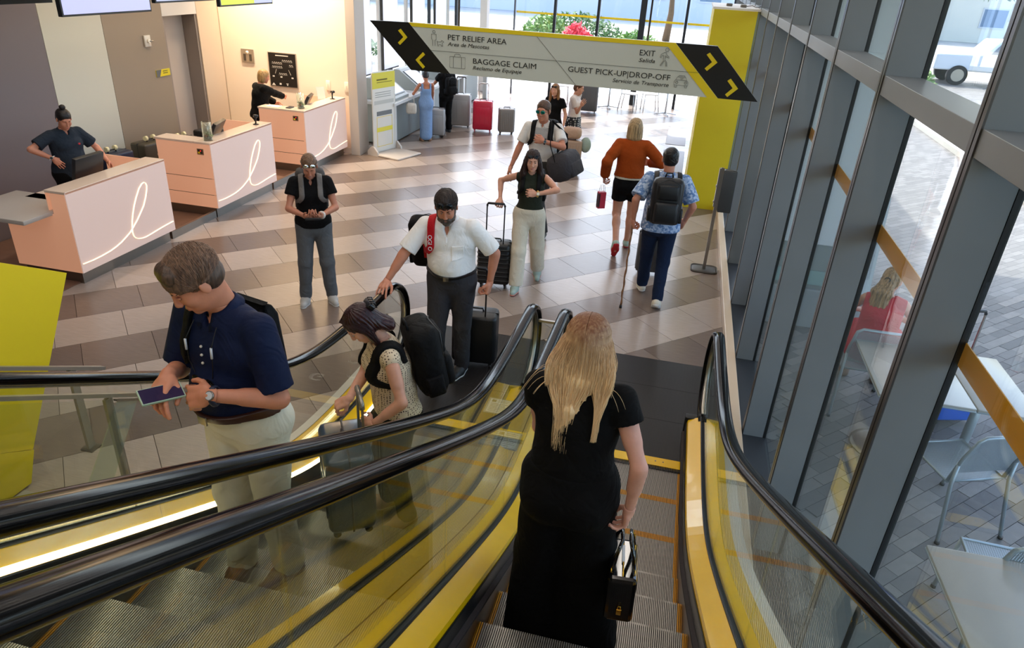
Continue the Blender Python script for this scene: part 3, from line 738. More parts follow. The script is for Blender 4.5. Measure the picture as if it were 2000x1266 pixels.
for j in range(-48, 8):
    v0 = -7.6655+TS*j; off = .0943 if j % 2 == 0 else .3006
    for i in range(-24, 40):
        u0 = off+TS*i; g = .0022
        cs = [(u0+g, v0+g), (u0+TS-g, v0+g), (u0+TS-g, v0+TS-g), (u0+g, v0+TS-g)]
        # u = x cos + y sin ; v = x sin - y cos
        pw = [(a*cT+b*sT, a*sT-b*cT) for a, b in cs]
        cx, cy = sum(p[0] for p in pw)/4, sum(p[1] for p in pw)/4
        if cx < -9 or cx > 1.3 or cy < -1.2 or cy > 22.6: continue
        A = clip(clip(pw, 1, 0, LEDGE_X), 0, -1, -6.315)
        B = clip(clip(clip(pw, 1, 0, -2.43), 0, 1, 6.315), 0, -1, 1.2)
        A = clip(clip(A, 0, 1, 22.4), -1, 0, 8.9 if cy < 12.7 else 7.02) if A else A; B = clip(B, -1, 0, 8.9) if B else B
        for P in (A, B):
            if len(P) > 2 and polyarea(P) > .002:
                # is it in the view cone (roughly)?
                vx, vy = cx, cy
                ang = math.degrees(math.atan2(vx, vy)); vis = -50 < ang < 24 and cy > 2.2 and cx > -8.0 and cy < 22 and not (cx < -6.2 and cy < 12.4 and cy > 5.2)
                tiles.append((cy**2+cx**2*.8 if vis else 9e3+cy, P, j % 2, random.random()))
tiles.sort(key=lambda t: t[0])
full = {}
for n, (d, P, par, rn) in enumerate(tiles[:300]):
    ms = (T_LIGHT if par == 0 else T_DARK)[int(rn*2.99)]
    if polyarea(P) > .365 and len(P) == 4:      # whole tile: share the mesh
        key = (ms.name,); c = (sum(p[0] for p in P)/4, sum(p[1] for p in P)/4)
        if key not in full:
            h = TS/2-.0022; sq = [(h*(a*cT+b*sT), h*(a*sT-b*cT)) for a, b in ((-1, -1), (1, -1), (1, 1), (-1, 1))]
            o = MB().prism(sq, -.012, 0, 'z').build('tile', ms, floor); full[key] = o.data; o.location = (c[0], c[1], 0)
        else:
            o = bpy.data.objects.new('tile', full[key]); link(o, floor); o.location = (c[0], c[1], 0)
    else: MB().prism(P, -.012, 0, 'z').build('tile', ms, floor)
mbt = MB()
for d, P, par, rn in tiles[300:]: mbt.cur = par*3+int(rn*2.99); mbt.prism(P, -.012, 0, 'z')
tag(mbt.build('tile', T_LIGHT+T_DARK, floor), kind='stuff')
# ---------------------------------------------------------------- left wall, back partition, door
Wd = mat('wall_dark_taupe', '#73696a', .55, bump=.02, bscale=150); Wl = mat('wall_pale_stone', '#c9c5b4', .6, bump=.02, bscale=150); Wt = mat('wall_taupe', '#94836f', .6, bump=.02, bscale=150); Wb = mat('wall_beige', '#cbb49a', .6, bump=.02, bscale=150)
wl = MB().box(-9.2, -8.6, -4.2, 12.85, -.1, 6.6).build('wall_left', Wt); tag(wl, kind='structure')
def panel(y0, y1, m, x=-7.95, z0=0, z1=6.6, name='panel'): return MB().box(-8.6, x, y0+.004, y1-.004, z0, z1).build(name, m, wl)
panel(-4.2, 3.0, Wd); panel(3.0, 7.92, Wd); panel(7.92, 8.95, Wl); panel(8.95, 10.2, Wt); panel(10.2, 11.05, WHITE, z0=2.42); panel(11.05, 11.62, Wb)
dr = empty('door_1', (-8.25, 10.2, 0)); tag(dr, kind='structure')
MB().box(0, .045, .06, .80, .005, 2.40).build('door_leaf', mat('door_leaf_paint', '#b5a79a', .5), dr)
MB().box(-.02, .28, 0, .05, 0, 2.42).box(-.02, .28, .81, .85, 0, 2.42).box(-.02, .12, .05, .81, 2.4, 2.42).build('door_frame', mat('door_frame_paint', '#8d7f74', .5), dr)
MB().cyl((.045, .16, 1.02), .012, .05, 10, axis='x').sphere((.11, .16, 1.02), (.025, .03, .03)).build('door_handle', STEELD, dr)
wb = MB().box(-8.6, -6.02, 12.6, 12.85, 0, 6.6).build('wall_back', mat('wall_warm_white', '#e6d8c6', .65, bump=.02, bscale=160)); tag(wb, kind='structure')
tag(MB().box(-6.02, -5.84, 12.50, 12.92, 0, 6.6).build('trim_1', mat('column_cover', '#b9aea4', .5), None, bevel=.006), kind='structure')
tag(MB().box(-8.6, -6.02, 12.585, 12.6, 0, .1).build('baseboard_back', mat('base_white', '#d8cdbf', .5)), kind='structure')
# ---------------------------------------------------------------- ceiling and the room's far sides
cl = MB().box(-9.2, 1.3, -4.2, 21.6, 6.6, 6.8).build('ceiling', CEIL); tag(cl, kind='structure')
tag(MB().box(-9.2, 1.3, -4.4, -4.2, -.1, 6.8).build('wall_front', mat('wall_front_brown', '#6d5548', .6)), kind='structure')
for k, y in enumerate((2.0, 5.0, 8.0, 11.0, 14.0)): tag(MB().box(-3.6, -1.6, y, y+.1, 6.56, 6.6).build('ceiling_light', mat('lamp_strip', '#ffffff', emit='#fff1dd', estr=9)), 'slim light strip set into the brown ceiling, '+('nearest the camera', 'second from the camera', 'middle of five', 'second farthest', 'farthest from the camera')[k], 'ceiling light', 'light strips in the ceiling')
# ---------------------------------------------------------------- curtain wall on the right: fins, transom, panes, yellow band
XI, XG = .90, 1.07; FY0, FP = 9.12, 1.33
win = empty('window_1', (XG, 8, 0)); tag(win, kind='structure'); W0 = Matrix.Translation((-XG, -8, 0))
def wbuild(mb, name, m, bevel=0):
    o = mb.build(name, m, win, bevel=bevel); o.matrix_local = W0.copy(); return o
ys = [FY0-FP*k for k in range(-8, 11)]
for y in ys:
    wbuild(MB().box(XI, XG-.012, y, y+.062, .08, 6.6), 'mullion', FIN, .002)
    f_ = wbuild(MB().box(XI-.006, XI, y, y+.026, .08, 6.6).box(XI-.006, XI, y+.036, y+.062, .08, 6.6), 'mullion_edge', FIND)
    wbuild(MB().box(XG-.011, XG+.012, y-.002, y+.064, .08, 6.6), 'gasket', BLACK)
ys2 = sorted(ys)
for a, b in zip(ys2[:-1], ys2[1:]):
    wbuild(MB().box(XI, XG-.004, a+.063, b-.001, 2.966, 3.055), 'transom', FIN, .002)
    wbuild(MB().box(XG-.002, XG+.006, a+.066, b-.004, .085, 2.975), 'pane', GLASS); wbuild(MB().box(XG-.002, XG+.006, a+.066, b-.004, 3.04, 6.6), 'pane', GLASS)
    wbuild(MB().box(XG+.007, XG+.011, a+.066, b-.004, 2.255, 2.345), 'safety_band', mat('amber_film', '#e09a06', .45))
wbuild(MB().box(XI-.012, XG+.02, ys2[0], 21.4, 0, .08), 'sill', mat('sill_metal', '#3c4147', .4, metal=.4))
tag(MB().box(LEDGE_X, XI-.013, -4.2, 21.4, 0, .115).build('baseboard_right', mat('ledge_stone', '#d3bda0', .35, var=.05, vscale=2), None, bevel=.008), kind='structure')
# ---------------------------------------------------------------- glazed wall at the far end
YB = 21.3
wf = empty('window_2', (0, YB, 0)); tag(wf, kind='structure'); DKM = mat('dark_mullion', '#26292c', .45, metal=.4)
xs = [-6.75, -5.9, -5.02, -3.86, -2.64, -1.42, -.25, .95]
for k, x in enumerate(xs):
    w = .08 if x in (-1.42,) else (.035 if k not in (2,) else .012)
    if x == -5.9: MB().box(x-.1, x+.1, -.14, .14, 0, 6.6).build('column', mat('pale_column', '#c9c1b8', .5), wf); continue
    MB().box(x-w, x+w, -.07, .07, 0, 6.6).build('mullion', DKM, wf)
for a, b in zip(xs[:-1], xs[1:]):
    if a not in (-5.9, -3.86): MB().box(a+.08, b-.08, -.004, .004, .03, 4.2).build('pane', GLASS, wf)
    if a > -5.5: MB().box(a+.05, b-.05, .006, .01, 2.21, 2.265).build('safety_band', mat('yellow_film', '#f0c800', .5), wf)
    MB().box(a+.04, b-.04, -.004, .004, 4.26, 6.6).build('pane', GLASS, wf)
MB().box(xs[0], xs[-1], -.05, .05, 4.2, 4.26).build('transom', DKM, wf)
# left glazing behind the check-in kiosks
wg = empty('window_3', (-7.0, 12.85, 0)); tag(wg, kind='structure')
for k, y in enumerate((0.05, 1.7, 3.4, 5.1, 6.8, 8.4)): MB().box(-.04, .04, y-.03, y+.03, 0, 6.6).build('mullion', DKM if k in (4,) else mat('pale_mullion', '#b7b2ab', .4), wg)
for y in (0.05, 1.7, 3.4, 5.1, 6.8): MB().box(-.004, .004, y+.04, y+1.6, .35, 6.6).build('pane', GLASS, wg)
MB().box(-.06, .06, 0, 8.4, 0, .35).build('sill', WHITE, wg)
# yellow portal wall
yw = MB().box(.24, .86, 11.72, 13.6, 0, 3.0).build('wall_portal', YELP); tag(yw, kind='structure')
MB().box(.243, .857, 11.715, 11.72, 0, 2.0-.004).box(.243, .857, 11.715, 11.72, 2.004, 2.998).build('panel', YELP, yw)
MB().box(.22, 1.0, 11.74, 13.7, 3.0, 3.03).build('top_cover', mat('cover_white', '#dcd8d0', .6), yw)
for x, y in ((.42, 12.3), (.62, 12.1)): tag(MB().rbox(x, x+.09, y, y+.09, 3.03, 3.07, .02).build('junction_box', mat('box_grey', '#6d665c', .6)), 'small grey junction box on top of the yellow wall, '+('farther from the fins' if x < .5 else 'nearer the fins'), 'junction box')
tag(MB().tube([(.71, 12.15, 3.05), (.8, 12.3, 3.06), (.84, 12.1, 3.045), (.89, 11.85, 3.062)], .006, 6).build('cable', BLACK), 'thin dark cable lying on top of the yellow wall', 'cable')
tag(MB().box(1.12, 4.7, -5, 13.5, 5.0, 5.25).build('unseen_canopy', mat('unseen_canopy_grey', '#8f8d89', .6)), kind='structure')  # unseen canopy added to keep the paving near the windows in shade
# ---------------------------------------------------------------- escalators
YK = 3.535; T30 = math.tan(math.radians(30))
def nos(Y, e=.18):
    x = YK-Y; return T30*(x+math.sqrt(x*x+e*e))/2-(0.0023 if x < -1.5 else .0)
def nosh(Y): return nos(Y, .55)
YN = 5.03; YTOP = -2.3
RUB = mat('handrail_rubber', '#080707', .14, spec=.14)
STEPM = mat('step_aluminium', '#a39d95', .36, metal=.6); STEPY = mat('step_yellow', '#d08c12', .5); STEPD = mat('step_groove', '#2a2725', .6, metal=.3)
EGL = glassmat('balustrade_glass', (.955, .975, .94), .028)
SKIRT = mat('skirt_black', '#17181a', .3, spec=.5)
YEDGE = mat('yellow_deck', '#e6b60c', .25, coat=.3, spec=.5, var=.03, vscale=4)
def ypath(y0, y1, n): return [y0+(y1-y0)*k/n for k in range(n+1)]
def ribbon(prof, ys, name, m, parent, zf=nosh, smooth=True, yz=None):
    """prof: list of (x, dz) swept along the escalator's line; closed polygon section"""
    n = len(prof); vs = []; fs = []
    for y in ys:
        z = zf(y)
        for x, dz in prof: vs.append(V(x, y, z+dz))
    for i in range(len(ys)-1):
        for k in range(n): fs.append((i*n+k, i*n+(k+1) % n, (i+1)*n+(k+1) % n, (i+1)*n+k))
    fs += [tuple(range(n)), tuple((len(ys)-1)*n+k for k in range(n))[::-1]]
    mb = MB(); mb.add(vs, fs, False); return mb.build(name, m, parent)
NY = ypath(YTOP, 1.6, 4)[:-1]+ypath(1.6, 4.9, 30)
def handrail_path(x):
    pts = []; ro = .36
    for y in ypath(YTOP, 1.8, 6)[:-1]+ypath(1.8, YN, 26): pts.append(V(x, y, nosh(y)+.925))
    zt = nosh(YN)+.925; zc = zt-ro
    for k in range(1, 17): a = PI*k/16; pts.append(V(x, YN+ro*math.sin(a), zc+ro*math.cos(a)))
    pts.append(V(x, YN-.09, zc-ro)); return pts
proto_step = {}
def make_step(root, y1, z, flat):
    """tread whose far edge is at y1; ridges run front to back"""
    key = 'step'
    if key not in proto_step:
        mb = MB(); mb.cur = 2; mb.box(-.5, .5, -.4, 0, -.03, -.009); mb.box(-.5, .5, -.03, -.012, -.24, -.009)
        mb.cur = 0; n = 100
        for i in range(n):
            x = -.497+i*.994/n+.0015; mb.cur = 1 if (i < 4 or i >= n-4) else 0
            mb.box(x, x+.0058, -.348, .004, -.012, 0); mb.box(x, x+.0058, -.012, .003, -.23, -.006)
            mb.cur = 1; mb.box(x, x+.0058, -.4, -.348, -.012, 0.0005)
        o = mb.build('step', [STEPM, STEPY, STEPD], root, fixn=False); proto_step[key] = o.data
    else: o = bpy.data.objects.new('step', proto_step[key]); link(o, root)
    o.location = (0, y1, z); return o
def escalator(xc, phase, label, led=False, xl=-.7, xr=.7, capL=True, capR=True):
    root = empty('escalator', (xc, 0, 0), 0, label, 'escalator')
    for s in (-1, 1):
        hx = s*.605
        o = MB().tube(handrail_path(hx), .034, 16, flat=(1.3, .8)).build('handrail', RUB, root)
        MB().tube([p+V(0, 0, -.026 if p.y < YN else 0)*1 for p in handrail_path(hx)[:-18]], .013, 6, flat=(1.5, .6)).build('handrail_guide', STEELD, o)
        # glass balustrade panels with joints
        js = [YTOP, -.15, .95, 2.05, 3.15, 4.25, YN]
        for a, b in zip(js[:-1], js[1:]):
            ysn = ypath(a+.004, b-.004 if b < YN else b, 10); poly = [(y, nosh(y)+.20) for y in ysn]
            top = [(y, nosh(y)+.895) for y in ysn]
            if b == YN:
                zt = nosh(YN)+.895; ro = .33; zc = zt-ro
                top += [(YN+ro*math.sin(PI*k/12), zc+ro*math.cos(PI*k/12)) for k in range(1, 13)]
            pl = poly+top[::-1]
            mb = MB(); n = len(pl); mb.prism(pl, hx-.005, hx+.005, 'x')
            # split the caps in quads
            mb.f = [f for f in mb.f if len(f) == 4]; mb.sm = [False]*len(mb.f); mb.mi = [0]*len(mb.f)
            m_ = len(poly)
            for side in (0, n):
                for k in range(m_-1): mb.f.append((side+k, side+k+1, side+n-2-k, side+n-1-k) if b != YN else (side+k, side+k+1, side+n-2-k, side+n-1-k)); mb.sm.append(False); mb.mi.append(0)
                if b == YN: mb.f.append(tuple([side+m_-1]+[side+i for i in range(m_, n-m_+1)])); mb.sm.append(False); mb.mi.append(0)
            mb.build('glass_panel', EGL, root)
        # newel trim following the inside of the rail's return
        zt = nosh(YN)+.925
        MB().tube([V(hx, YN+.325*math.sin(PI*k/14), zt-.36+.325*math.cos(PI*k/14)) for k in range(2, 15)], .014, 8, flat=(1.4, .5)).build('newel_trim', STEEL, root)
        NYd = NY+[5.0]
        ribbon([(s*.488, .165), (s*.494, .185), (s*.585, .225), (s*.585, .19), (s*.50, .14), (s*.488, .14)], NYd, 'inner_deck', YEDGE, root)
        ribbon([(s*.585, .19), (s*.585, .232), (s*.590, .236), (s*.598, .222), (s*.612, .222), (s*.620, .236), (s*.625, .232), (s*.625, .19)], NYd, 'glass_channel', BLACK, root)
        ow = (.737 if (s > 0 and xc < -1) or (s < 0 and xc > -1) else .76)
        ribbon([(s*.625, .225), (s*ow, .215), (s*ow, .15), (s*.625, .15)], NYd, 'outer_deck', YEDGE, root)
        ribbon([(s*.50, .14), (s*.484, .162), (s*.480, .155), (s*.482, -.28), (s*.496, -.30)], NYd, 'skirt', SKIRT, root)
        ribbon([(s*.482, .075), (s*.462, .060), (s*.462, .045), (s*.482, .05)], NYd, 'brush_strip', mat('brush_bristle', '#2b211f', .9, bump=.5, bscale=300), root)
        MB().rbox(s*.555-.085, s*.555+.085, 4.99, 5.06, .0, .235, .012).build('deck_end_cap', BLACK, root)
        if ow > .75 and led:
            ribbon([(s*.76, .222), (s*.83, .215), (s*.83, -.4), (s*.76, -.4)], NYd, 'side_trim', mat('side_trim_white', '#c9c2b4', .4), root)
        if ow > .75 and not led:
            ribbon([(s*.76, .2), (s*.84, .19), (s*.84, -.5), (s*.76, -.5)], NYd, 'side_trim', mat('side_trim_white', '#c9c2b4', .4), root)
        # placards and speed of wear stay on the decks
    if led:
        ribbon([(-.497, .186), (-.488, .198), (-.478, .196), (-.484, .164)], NY+[5.0], 'light_strip', mat('led_white', '#ffffff', emit='#fff6cf', estr=5.0), root)
    # steps
    k = 0
    y = phase
    while y > -2.2:
        z = max(0, nos(y)-.03 if y < 3.9 else 0); 
        if y > 3.75: z = 0
        make_step(root, y, z, False); y -= .4; k += 1
    # comb plate
    mb = MB(); mb.box(-.49, .49, 4.585, 4.69, -.02, .012)
    mb.build('comb_plate', YEDGE, root, bevel=.003)
    mb = MB()
    for i in range(98): x = -.488+i*.976/98; mb.box(x, x+.005, 4.545, 4.586, -.008, .010)
    mb.build('comb_teeth', STEPD, root)
    for x in (-.4, -.34, .28, .34): MB().cyl((x, 4.64, .012), .006, .0015, 8).build('screw', STEELD, root)
    lm = mat('landing_ribbed', '#231f1d', .5, metal=.1)
    for a, b in ((4.692, 5.24), (5.243, 5.78), (5.783, 6.31)):
        mb = MB(); mb.box(xl, xr, a, b, -.02, .001)
        n = int((xr-xl)/.012)
        for i in range(n): x = xl+i*(xr-xl)/n; mb.box(x, x+.005, a, b, .001, .004)
        mb.build('landing_plate', lm, root, fixn=False)
    return root
escL = escalator(-1.535, 4.58-.18, 'left escalator carrying passengers up, with a glowing strip along its far side', True, -.89, .733)
escR = escalator(-.055, 4.58-.0, 'right escalator beside the window fins, with a woman in black standing on it', False, -.736, .76)
# pit wall and cladding under the balustrades
tag(ribbon([(-2.37, -.35), (-2.29, -.35), (-2.29, -.6), (-2.37, -.6)], NY, 'trim_2', WHITE, None), kind='structure')
PL = mat('placard_silver', '#b9bcb6', .4); PLD = mat('placard_print', '#4a4f4c', .6)
def placard(x, y, z, rz, label):
    r = empty('warning_placard', (x, y, z), rz, label, 'sign'); r.rotation_euler = (math.radians(0), 0, rz)
    MB().box(-.10, .10, -.11, .11, 0, .004).build('frame', mat('placard_frame', '#7f827c', .4, metal=.4), r, bevel=.001); MB().box(-.085, .085, -.095, .095, .004, .005).build('sheet', PL, r)
    MB().box(-.07, -.035, .05, .085, .005, .0056).build('printed_square', PLD, r)
    for i, (a, b, y) in enumerate(((-.02, .07, .078), (-.02, .06, .058), (-.07, .07, .028), (-.07, .05, .008), (-.07, .07, -.012), (-.07, .06, -.032), (-.07, .07, -.052), (-.07, .03, -.075))):
        MB().box(a, b, y-.0025, y+.0025, .005, .0056).build('text_line', PLD, r)
placard(-1.055, 4.62, nosh(4.62)+.226, 0, 'printed warning placard on the yellow deck between the escalators, farther from the camera')
placard(-.88+.0, 4.18, nosh(4.18)+.226, 0, 'reflected warning placard modelled as a solid copy, nearer the woman in black')  # second placard stands in for the reflection of the first
# glass barrier between the newels
gb = empty('glass_barrier', (-.795, 5.2, .004), 0, 'small glass barrier with a steel top between the two escalators', 'barrier')
MB().box(-.085, .085, -.005, .005, 0, .78).build('pane', EGL, gb); MB().box(-.09, .09, -.012, .012, .78, .8).build('top_rail', STEEL, gb)
text_obj('floor_mark', 'G', .17, Matrix.Translation((.16, 5.0, .006)) @ Matrix.Rotation(PI*.97, 4, 'Z'), mat('mark_white', '#c9c5bf', .6), escL)
# ---------------------------------------------------------------- stair at the far left
st = empty('staircase', (-3.7, 2.6, 0), 0, 'grey staircase beside the left escalator with a yellow side wall', 'staircase')
def stp(mb, name, m, bevel=0, par=None):
    o = mb.build(name, m, par or st, bevel=bevel); o.matrix_local = Matrix.Translation((3.7, -2.6, 0)) if par is None else Matrix.Identity(4); return o
TRD = mat('tread_grey', '#9a958c', .5, var=.05, vscale=6)
for k in range(9):
    y1 = 2.95-.29*k; z = .03+.165*k
    stp(MB().box(-3.98, -3.42, y1-.31, y1, z-.05, z), 'tread', TRD, .004); stp(MB().box(-3.98, -3.42, y1-.03, y1-.001, z-.2, z-.05), 'riser', mat('riser_olive', '#8f8556', .6))
YSW = mat('yellow_side_paint', '#ecd21c', .45); RST = mat('rail_steel', '#a39e92', .35, metal=.6)
poly = [(3.73, 1.33), (3.03, .04), (3.0, 0), (.6, 0), (.6, 3.05)]
yo = stp(MB().prism([(3.03, .02), (3.12, .24), (2.89+1.0*0, .38-.005), (.6, 1.66), (.6, 0.02)], -4.12, -4.0, 'x'), 'side_wall', YSW)
yo2 = stp(MB().prism([(3.115, .25), (3.73, 1.33), (.6, 3.05), (.6, 1.67)], -4.12, -4.0, 'x'), 'side_wall', YSW)
def rail(x, y0, z0, y1, z1, ret=None, posts=()):
    mb = MB(); d = V(0, y1-y0, z1-z0); pts = [V(x, y0, z0), V(x, y1, z1)]
    if ret: pts += [V(x-.0, y1+.0, z1)+V(*ret)]
    mb.tube(pts, .03, 4, smooth=False, flat=(1.1, .6)); stp(mb, 'stair_rail', RST)
    for (py, zt) in posts:
        stp(MB().box(x-.012, x+.012, py-.03, py+.03, 0.01, zt), 'rail_post', RST); stp(MB().box(x-.05, x+.05, py-.05, py+.05, 0, .01), 'post_foot', STEELD)
sl = (.55-.94)/(3.77-3.07)
rail(-3.93, 1.0, .94-sl*(3.07-1.0)*1.0, 3.77, .55, (-.22, -.18, .05), ((3.5, .69),))
sl2 = (.47-1.16)/(3.69-2.52)
rail(-3.36, 1.0, 1.16-sl2*(2.52-1.0), 3.75, .45, None, ((3.2, .75),))
g = stp(MB().prism([(3.26, .70), (3.41, .60), (3.01, .1), (2.82, .22)], -3.345, -3.335, 'x'), 'guard_glass', glassmat('guard_glass', (.84, .92, .86), .09, opac=.12))
stp(MB().prism([(3.24, .72), (3.42, .615), (3.42, .60), (3.24, .705)], -3.355, -3.325, 'x'), 'glass_clip', STEEL)
stp(MB().prism([(1.5, 1.72), (3.20, .74), (3.20, .12), (1.5, .9)], -3.345, -3.335, 'x'), 'guard_glass', EGL)
# ---------------------------------------------------------------- service desks
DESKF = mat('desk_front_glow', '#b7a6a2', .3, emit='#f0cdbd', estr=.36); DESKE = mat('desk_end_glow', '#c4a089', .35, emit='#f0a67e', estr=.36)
DESKT = mat('desk_top', '#dcc7b4', .22, coat=.2); NEON = mat('neon_line', '#ffe9c8', .4, emit='#ffdcae', estr=1.5); KICK = mat('kick_steel', '#8f8a82', .28, metal=.95, bump=.04, bscale=20)
LOGO = [(0.02, 0.256), (0.165, 0.249), (0.295, 0.252), (0.43, .262), (0.528, 0.28), (.62, .305), (0.704, 0.339), (.775, .37), (0.835, 0.412), (.92, .475), (0.992, 0.54), (1.065, .61), (1.124, 0.70), (1.163, 0.783), (1.174, 0.825), (1.164, 0.86), (1.138, 0.875), (1.098, 0.866), (1.04, 0.825), (0.968, 0.735), (.915, .655), (0.872, 0.571), (.838, .49), (0.818, 0.413), (.81, .36), (0.819, 0.31), (.845, .275), (0.889, 0.251), (.945, .238), (1.008, 0.233), (1.11, .24), (1.222, 0.251), (1.37, .262), (1.52, 0.27)]
def desk(y0, label, wing=False):
    r = empty('service_desk', (-6.08, y0, 0), 0, label, 'desk', 'glowing service desks'); L_ = 1.55
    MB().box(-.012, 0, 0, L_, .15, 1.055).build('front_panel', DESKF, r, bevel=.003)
    if wing:
        MB().prism([(-.84, .15), (-.013, .15), (-.013, 1.03), (-.20, 1.03), (-.20, .80), (-.84, .80)], 0, .012, 'y').build('end_panel', DESKE, r)
        MB().rbox(-1.12, -.22, -.36, .45, .785, .83, .01).build('low_shelf', mat('shelf_grey_top', '#b4aca3', .3), r)
    else:
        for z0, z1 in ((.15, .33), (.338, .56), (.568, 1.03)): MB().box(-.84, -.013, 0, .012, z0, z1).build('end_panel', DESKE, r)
        MB().box(-.84, -.05, .004, .02, .32, .57).build('panel_gap', BLACK, r)
        d = MB().box(-.21, -.115, -.008, 0, .89, .97).build('card_reader', mat('bronze_plate', '#8c7a64', .35, metal=.6), r)
        MB().box(-.197, -.128, -.011, -.008, .905, .96).build('reader_face', mat('reader_dark', '#20201e', .4), d); MB().box(-.193, -.163, -.013, -.011, .905, .93).build('yellow_label', YEL, d)
        MB().box(-.16, -.145, -.013, -.011, .938, .948).build('red_light', mat('red_led', '#ff2a2a', emit='#ff2020', estr=2), d)
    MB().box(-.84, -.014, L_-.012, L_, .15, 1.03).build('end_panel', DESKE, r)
    MB().box(-.26 if wing else -.26, -.0, 0.0, L_, 1.031, 1.06).build('counter_top', DESKT, r, bevel=.004)
    MB().box(-.86, -.262, (.013 if not wing else .3), L_-.013, .80, .83).build('work_top', DESKT, r, bevel=.003)
    MB().box(-.275, -.262, .02, L_-.02, .831, 1.03).build('back_board', DESKE, r)
    if not wing: MB().box(-.86, -.262, 0, .26, 1.031, 1.06).build('side_top', DESKT, r, bevel=.003)
    MB().box(-.80, -.07, .05, L_-.04, 0, .15).build('kick_plate', KICK, r)
    mb = MB(); pts = [V(.003, y, z) for y, z in LOGO]; mb.tube(pts, .0125, 8, flat=(1, .35)); mb.build('neon_script', NEON, r)
    return r
desk(5.88, 'glowing service desk nearest the camera, with a low grey shelf on its end', True)
desk(8.36, 'glowing service desk in the middle of the row')
desk(10.93, 'glowing service desk farthest away, beside the warm lit wall')
pf = MB().box(-7.94, -6.20, 5.0, 12.58, -.013, .012).build('floor_mat', mat('mat_brown', '#6f5140', .55, var=.1, vscale=8)); tag(pf, 'brown floor mat running behind the service desks', 'mat')
MB().box(-6.2, -6.16, 7.45, 8.40, 0, .10).build('steel_edge', KICK, pf); MB().box(-6.2, -6.16, 9.93, 10.97, 0, .10).build('steel_edge', KICK, pf)
PLA = mat('black_plastic', '#191a1c', .35); PLG = mat('grey_plastic', '#45474a', .4)
def monitor(x, y, z, rz, label, tilt=-.25, w=.36, h=.27, back=True):
    r = empty('monitor', (x, y, z), rz, label, 'monitor'); M = rot(tilt, 0, 0, (0, 0, .14))
    MB().rbox(-w/2, w/2, -.02, .03, -.0, h, .008, M=M).build('housing', PLA, r); MB().cbox((0, -.022, h/2), (w-.03, .004, h-.03), M).build('screen', mat('screen_glass', '#30363c', .1, emit='#9fb4c8', estr=.5), r)
    MB().tube([(0, .09, .012), (0, .07, .10), (0, .035, .2)], .035, 4, smooth=False, flat=(1, .5)).build('stand', PLA, r); MB().rbox(-.1, .1, -.0, .17, 0, .014, .02).build('base', PLA, r)
    return r
monitor(-6.46, 6.60, .83, PI*.5+PI, 'black monitor seen from behind on the nearest service desk', w=.42, h=.30)
monitor(-6.46, 8.95, .83, PI*.5+PI+.25, 'tilted black monitor on the middle service desk, behind the glass of succulents', tilt=-.5, w=.40, h=.28)
monitor(-6.46, 11.62, .83, PI*.5+PI+.3, 'tilted dark monitor on the farthest service desk', tilt=-.5, w=.38, h=.26)
def terrarium(x, y, z, label, seed):
    rd = random.Random(seed); r = empty('terrarium', (x, y, z), 0, label, 'vase')
    MB().lathe([(.062, 0), (.065, .01), (.065, .245), (.061, .25), (.061, .012), (0.001, .008)], 28).build('glass_cylinder', glassmat('vase_glass', (.93, .96, .95), .06), r)
    mb = MB()
    for k in range(60): a = rd.random()*6.28; q = rd.random()**.5*.05; mb.sphere((math.cos(a)*q, math.sin(a)*q, .018+rd.random()*.03), .008+rd.random()*.006, 6, 4)
    tag(mb.build('pebbles', mat('pebble_teal', '#55605a', .5, var=.3, vscale=60), r), kind='stuff')
    for k, (cx, cy, cz, s, c) in enumerate(((-.015, .0, .07, 1.25, '#4e5a36'), (.03, .02, .05, .9, '#5d7a35'), (.0, -.03, .05, .8, '#6b4a35'))):
        mb = MB()
        for i in range(14):
            a = i*2.4; e = .25+.9*(i/14); L_ = .05*s; d = V(math.cos(a)*math.cos(e), math.sin(a)*math.cos(e), math.sin(e)); p = V(cx, cy, cz)
            mb.tube([p, p+d*L_*.5+V(0, 0, .003), p+d*L_], [.004*s, .009*s, .001], 5)
        mb.build('succulent', mat('succulent'+str(k), c, .5), r)
terrarium(-6.20, 8.50, 1.06, 'clear glass cylinder of succulents on the middle service desk', 1)
terrarium(-6.24, 11.13, 1.06, 'clear glass cylinder of succulents on the farthest service desk', 2)
def scanner(x, y, rz, label):
    r = empty('barcode_scanner', (x, y, 1.06), rz, label, 'scanner')
    MB().lathe([(.045, 0), (.045, .006), (.02, .012), (.012, .02)], 16).build('foot', PLA, r); MB().tube([(0, 0, .01), (0, -.005, .07), (0, -.01, .11)], [.013, .012, .018], 8).build('neck', PLA, r)
    MB().tube([(0, .05, .105), (0, .01, .13), (0, -.05, .135), (0, -.065, .12)], [.014, .022, .028, .02], 10, flat=(1.3, .8)).build('head', PLA, r)
scanner(-6.2, 9.68, .8, 'black barcode scanner at the end of the middle service desk'); scanner(-6.2, 12.2, .9, 'black barcode scanner at the end of the farthest service desk')
t = empty('sign_holder', (-6.33, 12.05, 1.06), .9, 'clear leaning sign holder with a printed card on the farthest desk', 'sign')
MB().cbox((0, 0, .11), (.16, .003, .22), rot(-.25)).build('holder', glassmat('acrylic', (.95, .95, .93), .05), t); MB().cbox((0, -.003, .11), (.14, .002, .19), rot(-.25)).build('card', mat('card_paper', '#e9dcc8', .6), t)
tag(MB().cbox((-6.72, 11.08, 1.064), (.24, .17, .004), Matrix.Identity(4)).build('paper_sheet', mat('paper', '#ead9c6', .6)), 'white paper sheets lying on the farthest service desk', 'paper')
tag(MB().rbox(-6.47, -6.38, 11.02, 11.16, 1.06, 1.075, .01).build('phone_handset', mat('navy_plastic', '#20222e', .35)), 'dark handset lying beside the succulent glass on the farthest desk', 'phone')
